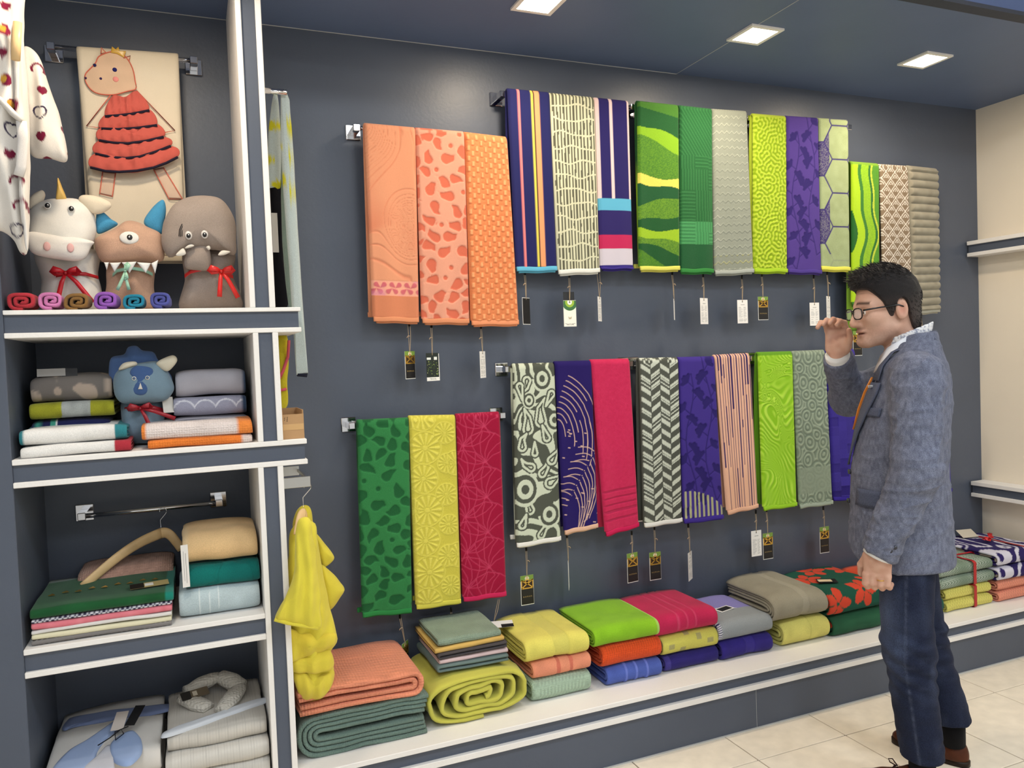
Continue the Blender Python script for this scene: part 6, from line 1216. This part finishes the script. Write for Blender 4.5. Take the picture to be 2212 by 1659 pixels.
# ---- hands (man frame)
def fingers(p, d, chains, k=.006):
    for ch in chains:
        f = None
        for (a, b, ra, rb) in ch: g = s_cap(p, a, b, ra, rb); f = g if f is None else smin(f, g, .004)
        d = smin(d, f, k)
    return d
WR = np.array([.164, -.140, 1.452])
def far_hand(p):
    d = s_box(p, (.163, -.140, 1.512), (.041, .014, .046), .013); d = smin(d, s_cap(p, (.164, -.142, 1.42), (.163, -.14, 1.49), .027, .030), .02); d = smin(d, s_ell(p, (.135, -.125, 1.495), (.020, .018, .034)), .015)
    ch = []
    for (f0, z0, ln, bend) in ((.196, 1.548, .040, .3), (.176, 1.556, .046, .15), (.154, 1.558, .046, .1), (.131, 1.550, .040, .05)):
        a = (f0, -.142, z0); b = (f0+.006, -.132, z0+.024); c = (f0+.020, -.112, z0+.030); e = (f0+.030, -.094, z0+.018-.02*bend); ch.append([(a, b, .0105, .0098), (b, c, .0098, .0090), (c, e, .0090, .0078)])
    d = fingers(p, d, ch); return fingers(p, d, [[((.128, -.120, 1.488), (.118, -.102, 1.515), .0125, .0115), ((.118, -.102, 1.515), (.121, -.092, 1.545), .0110, .0090)]], .010)
def near_hand(p):
    d = s_box(p, (.040, .246, .790), (.041, .015, .042), .014); d = smin(d, s_cap(p, (.032, .252, .865), (.036, .248, .80), .028, .030), .02)
    ch = []
    for i, (f0, ln) in enumerate(((.074, .9), (.053, 1.0), (.031, .94), (.010, .76))):
        z0 = .760-.004*abs(i-1); a = (f0, .250, z0); b = (f0+.002, .246, z0-.032*ln); c = (f0-.004, .226, z0-.050*ln); e = (f0-.010, .206, z0-.044*ln); ch.append([(a, b, .0112, .0102), (b, c, .0100, .0092), (c, e, .0090, .0078)])
    d = fingers(p, d, ch); return fingers(p, d, [[((.068, .238, .815), (.088, .222, .780), .0135, .0120), ((.088, .222, .780), (.090, .210, .748), .0115, .0095)]], .010)
for fn, lo, hi in ((far_hand, (.085, -.185, 1.41), (.255, -.07, 1.615)), (near_hand, (-.03, .18, .69), (.12, .295, .87))):
    V_, F_ = surf(fn, lo, hi, .0022); V_ = relax(V_, F_, 1, .4); mbB.add(mw(V_), F_, mixc(lin((212, 172, 152)), lin((198, 150, 130)), .5+.5*vnoise(V_, 60, 4)))
# body carrying head and hands, under the clothes
def under(p):
    d = s_cap(p, (-.07, 0, 1.44), (-.05, 0, .88), .085, .10); q = p.copy(); q[:, 1] = np.abs(p[:, 1]); d = smin(d, s_cap(q, (-.075, 0, 1.42), (-.08, .17, 1.39), .05, .05), .04)
    for a, b, c in (((-.08, .18, 1.39), (-.09, .25, 1.10), (.034, .25, .845)), ((-.07, -.18, 1.39), (.135, -.33, 1.29), (.164, -.142, 1.44))): d = smin(d, smin(s_cap(p, a, b, .042, .036), s_cap(p, b, c, .034, .026), .02), .03)
    for a, b, c in (((-.045, .09, .86), (-.05, .11, .46), (-.080, .11, .20)), ((-.05, -.09, .86), (-.09, -.11, .47), (-.160, -.120, .24))): d = smin(d, smin(s_cap(p, a, b, .065, .048), s_cap(p, b, c, .045, .032), .02), .03)
    return d
V_, F_ = surf(under, (-.27, -.42, .03), (.23, .33, 1.55), .012); mbB.add(mw(V_), F_, lin(SKIN))
mbB.build('body', cloth('skin', bump=.08, scale=500, var=.04, sheen=0.0, rough=.5), man)
for y in (-.032, .032):
    c_ = hm([[.0805, y*.94, .006]])[0]; mb = MB(); a_ = np.linspace(0, np.pi, 12); b_ = np.linspace(0, 2*np.pi, 20, endpoint=False)
    V_ = np.array([[math.cos(i), math.sin(i)*math.cos(j), math.sin(i)*math.sin(j)] for i in a_ for j in b_])*.0118; cl = np.where((V_[:, 0] > .0100)[:, None], lin((26, 18, 16)), lin((226, 220, 214))); R_ = V_*1.0
    mb.add(mw((R_@HT.T)@HR.T+c_+np.array([.0036, .0016, 0])), quads(12, 20, cc=True), cl); mb.build('eyeball', MAT['plastic'], man)
# ---- hair
HL = ([-.12, -.075, -.055, -.044, -.036, -.026, -.012, .0, .007, .012, .022, .034, .046, .060, .078, .095, .13], [-.072, -.082, -.060, -.020, .018, .036, .043, .038, .018, -.016, -.024, .006, .036, .056, .080, .086, .088])
def hair_sdf(p):
    d = s_ell(p, (-.004, 0, .056), (.109, .084, .106)); d = smin(d, s_ell(p, (.045, 0, .108), (.068, .066, .045)), .03); d = smin(d, s_ell(p, (-.05, 0, -.03), (.052, .062, .07)), .03)
    up = np.clip((p[:, 2]-.06)/.08, 0, 1)
    st = vnoise(p*np.array([14, 55, 30.0]), 1.0, 3)*.004+vnoise(p*np.array([45, 120, 90.0]), 1.0, 5)*.0022
    d = d-.003*(1-up)-st*(.25+.75*up)
    g = np.interp(p[:, 0], *HL)-p[:, 2]; return smax(d, g, .006)
Vr, Fr = surf(hair_sdf, (-.135, -.115, -.10), (.135, .115, .195), .0030)
HAIR = cloth('black_hair', bump=.6, scale=600, var=.35, sheen=.1, rough=.55)
mb = MB(); fade = np.clip((.06-Vr[:, 2])/.09, 0, 1)*np.clip((np.abs(Vr[:, 1])-.03)/.04, 0, 1); mb.add(mw(hm(Vr)), Fr, mixc(lin((26, 23, 24)), lin((82, 70, 66)), fade*.7)); hair = mb.build('hair', HAIR, man)
mb = MB(); rg = random.Random(2); nv_ = push(Vr, Fr, np.ones(len(Vr)))-Vr
for _ in range(3400):
    k_ = rg.randrange(len(Vr)); b0 = Vr[k_]; out = nv_[k_]; top_ = min(1, max(0, (b0[2]-.075)/.05))
    if b0[2] < np.interp(b0[0], *HL)+.004 or out[2] < -.4: continue
    sw = top_*np.array([.75, .3*rg.uniform(-1, 1)+.2*out[1], .35])+(1-top_)*np.array([-.35, 0, -.9]); l_ = (rg.uniform(.012, .026) if top_ > .5 else rg.uniform(.006, .012)); b0 = b0-out*.002
    pts = [b0, b0+l_*.5*(out*(.2+.18*top_)+sw*.7), b0+l_*(out*(.1+.16*top_)+sw)]; cc = rg.choice([(20, 17, 18), (20, 17, 18), (36, 31, 31), (58, 50, 47)])
    mb.tube(hm(pts), [.0015, .0011, .0003], 3, lin(cc), caps=False)
mb.v = [mw(v) for v in mb.v]; st = mb.build('hair_strands', HAIR, hair); st['kind'] = 'stuff'
# ---- glasses
mb = MB()
def rim(yc):
    a = np.linspace(0, 2*np.pi, 28, endpoint=False); s = np.sign; return [(.118-.30*abs(yc+.025*np.cos(t))**1.5, yc+.027*s(np.cos(t))*abs(np.cos(t))**.7, .004+.0185*s(np.sin(t))*abs(np.sin(t))**.7) for t in a]
gl = None
for yc in (-.032, .032): mb.tube(hm(rim(yc)), .0022, 6, lin((14, 14, 16)), closed=True)
mb.tube(hm([(.117, -.009, .010), (.121, 0, .012), (.117, .009, .010)]), .0017, 6, lin((14, 14, 16)))
for s in (-1, 1): mb.tube(hm([(.108, s*.058, .014), (.100, s*.068, .015), (.055, s*.078, .018), (.0, s*.082, .020), (-.018, s*.080, .012), (-.030, s*.077, -.006)]), [.0034, .0034, .0030, .0026, .0024, .0018], 6, lin((14, 14, 16)))
mb.v = [mw(v) for v in mb.v]; gl = mb.build('glasses', MAT['plastic'], man)
lm, N_, Lk_, b_ = newmat('lens_glass'); b_.inputs['Base Color'].default_value = (.95, .96, .97, 1); b_.inputs['Roughness'].default_value = .03; b_.inputs['Alpha'].default_value = .16; b_.inputs['Specular IOR Level'].default_value = .6
for yc in (-.032, .032):
    r = np.array(rim(yc)); c0 = r.mean(0)+[.002, 0, 0]; V_ = np.concatenate([r, r-[.001, 0, 0], [c0, c0-[.001, 0, 0]]]); n = 28; i = np.arange(n); j = (i+1) % n
    mb = MB(); mb.add(mw(hm(V_)), [np.stack([i, j, np.full(n, 56)], 1), np.stack([j+28, i+28, np.full(n, 57)], 1), np.stack([i, i+28, j+28, j], 1)]); mb.build('lens', lm, gl)
# ---- clothes
TZ = [.74, .83, .95, 1.08, 1.20, 1.28, 1.36, 1.42, 1.465, 1.50, 1.54]
TC = [-.030, -.030, -.030, -.032, -.045, -.060, -.072, -.080, -.088, -.092, -.094]; TF = [.168, .164, .156, .150, .142, .136, .120, .102, .080, .066, .060]; TL_ = [.195, .192, .184, .180, .190, .196, .200, .188, .135, .088, .074]
def torso(p, off=0.0):
    c, rf, rl = [np.interp(p[:, 2], TZ, v) for v in (TC, TF, TL_)]; k = np.sqrt(((p[:, 0]-c)/(rf+off))**2+(p[:, 1]/(rl+off))**2); return (k-1)*np.minimum(rf, rl)
NS = [(-.086, .185, 1.385), (-.078, .248, 1.10), (.032, .252, .835)]; FS = [(-.075, -.185, 1.385), (.138, -.335, 1.285), (.163, -.142, 1.450)]
def sleeve(p, S_, r): return smin(s_cap(p, S_[0], S_[1], r[0], r[1]), s_cap(p, S_[1], S_[2], r[1]*.97, r[2]), .03)
def cutp(p, o, n): return (p-np.array(o))@(np.array(n)/np.linalg.norm(n))
def jacket(p):
    d = torso(p); hem = .745+.055*np.clip((p[:, 0]-.05)/.08, 0, 1)**2; d = smax(d, hem-p[:, 2], .012); d = smax(d, p[:, 2]-1.525+.25*np.maximum(0, p[:, 0]+.09), .008)
    s1 = smax(sleeve(p, NS, (.078, .070, .054)), cutp(p, (.034, .252, .826), (.42, .015, -.90)), .006); s2 = smax(sleeve(p, FS, (.076, .066, .052)), cutp(p, FS[2], (.12, .75, .65)), .006)
    d = smin(smin(d, s1, .028), s2, .028)
    v = np.abs(p[:, 1]-.006)-np.clip((p[:, 2]-1.06)/.42, 0, 1)*.085; wedge = np.maximum(v, -(p[:, 0]+.03)); d = smax(d, -wedge, .008)           # front opening
    neck = s_cap(p, (-.045, 0, 1.38), (-.075, 0, 1.60), .052, .066); d = smax(d, -neck, .006)
    split = np.maximum(np.abs(p[:, 1]-.006-.02)-.0035, .02-p[:, 0]); split = np.maximum(split, p[:, 2]-1.08); d = smax(d, -split, .004)
    return d
Vj, Fj = surf(jacket, (-.24, -.42, .71), (.25, .345, 1.56), .0055); Vj = relax(Vj, Fj, 2, .5)
def wrinkle(V, amp, seed):
    arm = np.exp(-(np.minimum(s_cap(V, *NS[:2], 0), s_cap(V, *NS[1:], 0))/.10)**2)
    el = np.exp(-((V[:, 2]-1.10)/.14)**2)
    w = vnoise(V*np.array([9, 9, 26.0]), 1.0, seed)*.6+vnoise(V*np.array([22, 16, 34.0]), 1.0, seed+1)*.4; dg = np.sin((V[:, 2]+.6*V[:, 0])*95+2.5*vnoise(V, 9, seed+2))*.5
    cr = (1-np.abs(vnoise(V*np.array([11, 11, 22.0])+.35*V[:, [2, 2, 0]]*12, 1.0, seed+6)))**5; cr2 = (1-np.abs(vnoise(V*np.array([16, 9, 40.0]), 1.0, seed+8)))**6
    return amp*(w*(.30+.6*arm)+dg*arm*el*.6+cr*(.35+.5*arm)+cr2*arm*.6)
Vj = push(Vj, Fj, wrinkle(Vj, .0085, 31))
JM = cloth('heather_tweed', bump=.35, scale=420, var=.34, sheen=.03)
mb = MB(); mb.add(mw(Vj), Fj, mixc(lin((88, 93, 112)), lin((122, 127, 146)), .5+.5*vnoise(Vj*np.array([150, 150, 60.0]), 1.0, 8))); jk = mb.build('jacket', JM, man)
def tsurf(l, z, off=.004):
    c, rf, rl = [np.interp(z, TZ, v) for v in (TC, TF, TL_)]; return np.array([c+(rf+off)*math.sqrt(max(0, 1-(l/(rl+off))**2)), l, z])
def patch3(name, inner, outer, parent, mat, rgb, th=.004):
    n = len(inner); V_ = []
    for a, b in zip(inner, outer):
        for s in np.linspace(0, 1, 5): p = (1-s)*np.array(a)+s*np.array(b); V_.append(p)
    V_ = np.array(V_).reshape(n, 5, 3); c = np.array([-.05, 0, 0]); nn = V_-np.array([-.06, 0, 0]); nn[..., 2] = 0; nn /= np.linalg.norm(nn, axis=-1)[..., None]
    lo, hi = V_, V_+nn*th; P3 = np.concatenate([hi.reshape(-1, 3), lo.reshape(-1, 3)]); m = n*5; q = quads(n, 5); bd = [i for i in range(5)]+[i*5+4 for i in range(1, n)]+[(n-1)*5+i for i in range(3, -1, -1)]+[i*5 for i in range(n-2, 0, -1)]
    bd = np.array(bd); b2 = np.roll(bd, -1); mb = MB(); mb.add(mw(P3), [q, q[:, ::-1]+m, np.stack([bd, bd+m, b2+m, b2], 1)], lin(rgb)); return mb.build(name, mat, parent)
zz = [1.075, 1.13, 1.20, 1.27, 1.33, 1.365]
for sg in (1, -1):
    inn = [tsurf(sg*((z-1.06)/.42*.085)+.006, z, .006) for z in zz]; out = [tsurf(sg*((z-1.06)/.42*.085+w_)+.006, z, .008) for z, w_ in zip(zz, (.004, .030, .055, .072, .082, .076))]
    patch3('lapel', inn, out, jk, JM, (84, 90, 110), .006)
    cz = [(1.372, .060, .128), (1.42, .072, .112), (1.465, .076, .098)]; inn = [tsurf(sg*a+.006*(i == 0), z, .006) for i, (z, a, b) in enumerate(cz)]+[np.array([-.085, sg*.074, 1.506]), np.array([-.130, sg*.048, 1.528]), np.array([-.146, 0, 1.532])]; out = [tsurf(sg*b, z, .008) for (z, a, b) in cz]+[np.array([-.085, sg*.092, 1.482]), np.array([-.140, sg*.058, 1.500]), np.array([-.157, 0, 1.503])]
    patch3('collar', inn, out, jk, JM, (88, 94, 114), .006)
fl = lambda a0, a1, z0, z1, nm, th: patch3(nm, [np.array([np.interp(z1, TZ, TC)+(np.interp(z1, TZ, TF)+.004)*math.cos(t), (np.interp(z1, TZ, TL_)+.004)*math.sin(t), z1]) for t in np.linspace(a0, a1, 6)], [np.array([np.interp(z0, TZ, TC)+(np.interp(z0, TZ, TF)+.005)*math.cos(t), (np.interp(z0, TZ, TL_)+.005)*math.sin(t), z0]) for t in np.linspace(a0, a1, 6)], jk, JM, (82, 88, 108), th)
fl(.62, 1.28, .955, 1.012, 'pocket_flap', .006); fl(.60, .98, 1.255, 1.283, 'chest_pocket', .004)
for (l, z) in ((.040, 1.055), (.045, .955)):
    p = tsurf(l, z, .005); mb = MB(); mb.tube(mw([p, p+[.006, .002, 0]]), .0085, 14, lin((44, 46, 56))); mb.build('button', MAT['plastic'], jk)
for k in range(3): p = np.array([-.012+.013*k, .300-.001*k, .862+.010*k*.2-.014*k]); mb = MB(); mb.tube(mw([p+[0, -.004, 0], p+[0, .004, 0]]), .0065, 12, lin((44, 46, 56))); mb.build('cuff_button', MAT['plastic'], jk)
p = tsurf(.098, 1.352, .016); mb = MB(); mb.box(mw([p])[0]-[.006, .006, .004], mw([p])[0]+[.006, .006, .004], lin((235, 235, 235)), .001); mb.build('lapel_pin', MAT['plastic'], jk)
# shirt, collar, cuffs, lanyard
SM = cloth('white_cotton_shirt', bump=.1, scale=900, var=.03, sheen=0)
def shirt(p):
    d = torso(p, -.016); d = smax(d, .98-p[:, 2], .01); d = smax(d, p[:, 2]-1.47, .01); col = np.maximum(s_cap(p, (-.052, 0, 1.40), (-.078, 0, 1.60), .068, .070), -s_cap(p, (-.050, 0, 1.36), (-.078, 0, 1.62), .062, .064))
    top = 1.545-.40*(p[:, 0]+.10)-.10*np.clip((p[:, 0]+.02)/.04, 0, 1); col = np.maximum(col, p[:, 2]-top); col = np.maximum(col, 1.38-p[:, 2]); return smin(d, col, .008)
Vs, Fs_ = surf(shirt, (-.2, -.2, .97), (.13, .2, 1.60), .0045); Vs = relax(Vs, Fs_, 1, .4)
dt = (np.hypot(((Vs[:, 2]+.006*np.floor(Vs[:, 1]/.012)) % .012)-.006, (Vs[:, 1] % .012)-.006) < .0022) | (np.hypot(((Vs[:, 2]) % .012)-.006, (Vs[:, 0] % .012)-.006) < .0022)
mb = MB(); mb.add(mw(Vs), Fs_, np.where((dt & (Vs[:, 2] > 1.30))[:, None], lin((150, 156, 176)), lin((232, 232, 234)))); sh = mb.build('shirt', SM, man)
for s in (1, -1): patch3('collar_leaf', [np.array([.018, s*.018, 1.452]), np.array([-.005, s*.050, 1.480]), np.array([-.06, s*.072, 1.515])], [np.array([.040, s*.036, 1.395]), np.array([.012, s*.078, 1.425]), np.array([-.055, s*.088, 1.478])], sh, SM, (228, 230, 236), .003)
def cuff(c, ax, r, nm):
    c = np.array(c); ax = np.array(ax)/np.linalg.norm(ax); mb = MB(); pts = np.array([c-ax*.02, c, c+ax*.011, c+ax*.011, c]); mb.tube(pts+np.array([[0, 0, 0], [0, 0, 0], [0, 0, 0], [0, 0, 1e-5], [0, 0, 2e-5]]), [r, r, r, r-.003, r-.004], 24, lin((232, 232, 232)), caps=False); mb.v = [mw(v) for v in mb.v]; return mb.build(nm, SM, sh)
cuff((.034, .252, .828), (.40, .0, -.92), .046, 'cuff'); cuff(FS[2], (.05, .55, .80), .043, 'cuff')
mb = MB(); mb.tube(mw([tsurf(.050, 1.38, .010), tsurf(.040, 1.33, .014), tsurf(.030, 1.27, .014), tsurf(.018, 1.20, .012)]), .006, 8, lin((222, 130, 40)), flat=.4); mb.build('lanyard', MAT['satin'], man)
# jeans
def jeans(p):
    pel = s_ell(p, (-.045, 0, .83), (.125, .165, .13)); n_ = smin(s_cap(p, (-.045, .090, .80), (-.044, .108, .50), .088, .078), s_cap(p, (-.046, .108, .48), (-.084, .110, .10), .076, .066), .04); f_ = smin(s_cap(p, (-.050, -.090, .80), (-.085, -.108, .50), .088, .078), s_cap(p, (-.088, -.108, .48), (-.180, -.122, .14), .076, .070), .04)
    n_ = smax(n_, .122-p[:, 2]+.06*(p[:, 0]+.08), .006); f_ = smax(f_, cutp(p, (-.180, -.122, .158), (-.05, 0, -1.0)), .006); d = smin(smin(pel, n_, .02), f_, .02); return smax(d, p[:, 2]-.95, .01)
Vn, Fn = surf(jeans, (-.29, -.24, .09), (.13, .24, .97), .0055); Vn = relax(Vn, Fn, 2, .5)
kn = np.exp(-((Vn[:, 2]-.43)/.10)**2); Vn = push(Vn, Fn, .0055*vnoise(Vn*np.array([16, 12, 30.0]), 1.0, 4)*(.4+kn)+.004*np.sin((Vn[:, 2]*1.0-.5*Vn[:, 0])*120+2*vnoise(Vn, 9, 2))*kn+.003*vnoise(Vn*np.array([30, 30, 50.0]), 1.0, 9)*np.exp(-((Vn[:, 2]-.17)/.08)**2))
fd = np.clip((Vn[:, 0]+.045)/.06, 0, 1)*np.exp(-((Vn[:, 2]-.58)/.15)**2)*.8+.35*np.clip(vnoise(Vn*np.array([30, 30, 12.0]), 1, 7), 0, 1)+.35*kn*np.clip(vnoise(Vn*np.array([20, 20, 60.0]), 1, 3), 0, 1)
seam = np.exp(-((Vn[:, 0]-np.interp(Vn[:, 2], [.1, .45, .8], [-.075, -.035, -.045]))/.004)**2)*(Vn[:, 1] > .12)
mb = MB(); mb.add(mw(Vn), Fn, mixc(mixc(lin((32, 38, 58)), lin((84, 96, 124)), fd*.7), lin((110, 120, 142)), seam*.35*(.5+.5*vnoise(Vn, 90, 2)))); mb.build('jeans', cloth('denim', bump=.5, scale=320, var=.3, sheen=.02), man)
# socks and shoes
SK = lin((14, 14, 18)); LEA = cloth('brown_leather', bump=.1, scale=200, var=.08, sheen=0, rough=.38)
def shoe(heel, toe, z0, ank):
    h2, t2 = np.array([*heel, 0.0]), np.array([*toe, 0.0]); d = (t2-h2)/np.linalg.norm(t2-h2); n = np.array([-d[1], d[0], 0]); L_ = np.linalg.norm(t2-h2)
    def fn(p):
        a = (p-h2)@d; b = (p-h2)@n; q = np.stack([a, b, p[:, 2]-z0], 1); e = smin(s_ell(q, (.045, 0, .035), (.055, .036, .062)), s_ell(q, (L_-.085, 0, .022), (.098, .047, .038)), .03); e = smin(e, s_cap(q, (.055, 0, .05), (L_*.55, 0, .040), .036, .030), .03); e = smax(e, .016-q[:, 2], .004); return smax(e, -s_cap(q, (.045, 0, .075), (.052, 0, .14), .034, .036), .004)
    lo = np.minimum(h2, t2)-[.06, .06, 0]; hi = np.maximum(h2, t2)+[.06, .06, .13+z0]; V_, F_ = surf(fn, lo, hi, .005); V_ = relax(V_, F_, 1, .5); mb = MB(); mb.add(mw(V_), F_, mixc(lin((70, 38, 26)), lin((92, 50, 32)), .5+.5*vnoise(V_, 30, 1))); so = mb.build('shoe', LEA, man)
    s = np.linspace(0, 2*np.pi, 40, endpoint=False); ou = []
    for t in s:
        a = L_/2+(L_/2+.012)*math.cos(t); w_ = .036+.012*(a/L_); ou.append(h2+d*a+n*w_*np.sign(math.sin(t))*abs(math.sin(t))**.6)
    ou = np.array(ou); mb = MB(); mb.add(np.concatenate([mw(ou+[0, 0, z0+.0008]), mw(ou+[0, 0, z0+.020])]), [quads(2, 40, cc=True), np.arange(40)[::-1], np.arange(40)+40], lin((46, 34, 28))); mb.build('sole', LEA, so)
    mb = MB(); mb.tube(mw([np.array([*ank[0]]), np.array([*ank[1]])]), [.045, .040], 16, SK); mb.build('sock', MAT['flat'], man)
    for k in range(4):
        a = L_*.42+.018*k; c_ = h2+d*a+np.array([0, 0, z0+.076-.006*k]); mb = MB(); mb.tube(mw([c_-n*.022-[0, 0, .008], c_+[0, 0, .003], c_+n*.022-[0, 0, .008]]), .0022, 6, lin((40, 18, 18))); mb.build('lace', MAT['flat'], so)
    c_ = h2+d*(L_*.42)+np.array([0, 0, z0+.085]); 
    for sg in (-1, 1): mb = MB(); mb.tube(mw([c_, c_+n*sg*.02+d*.012+[0, 0, .012], c_+n*sg*.034+d*.022+[0, 0, .004], c_+n*sg*.02+d*.02, c_+d*.004]), .002, 6, lin((40, 18, 18))); mb.build('lace_bow', MAT['flat'], so)
shoe((-.120, .108), (.150, .150), 0.0, ((-.082, .110, .19), (-.080, .112, .07))); shoe((-.224, -.125), (-.005, -.235), 0.0, ((-.180, -.122, .22), (-.186, -.137, .07)))
mb = MB(); a_ = np.linspace(0, 2*np.pi, 20, endpoint=False); mb.tube(mw([np.array([.031+.0118*math.cos(t), .2475+.0118*math.sin(t), .742]) for t in a_]), .0016, 6, None, closed=True); mb.build('finger_ring', MAT['gold'], man)
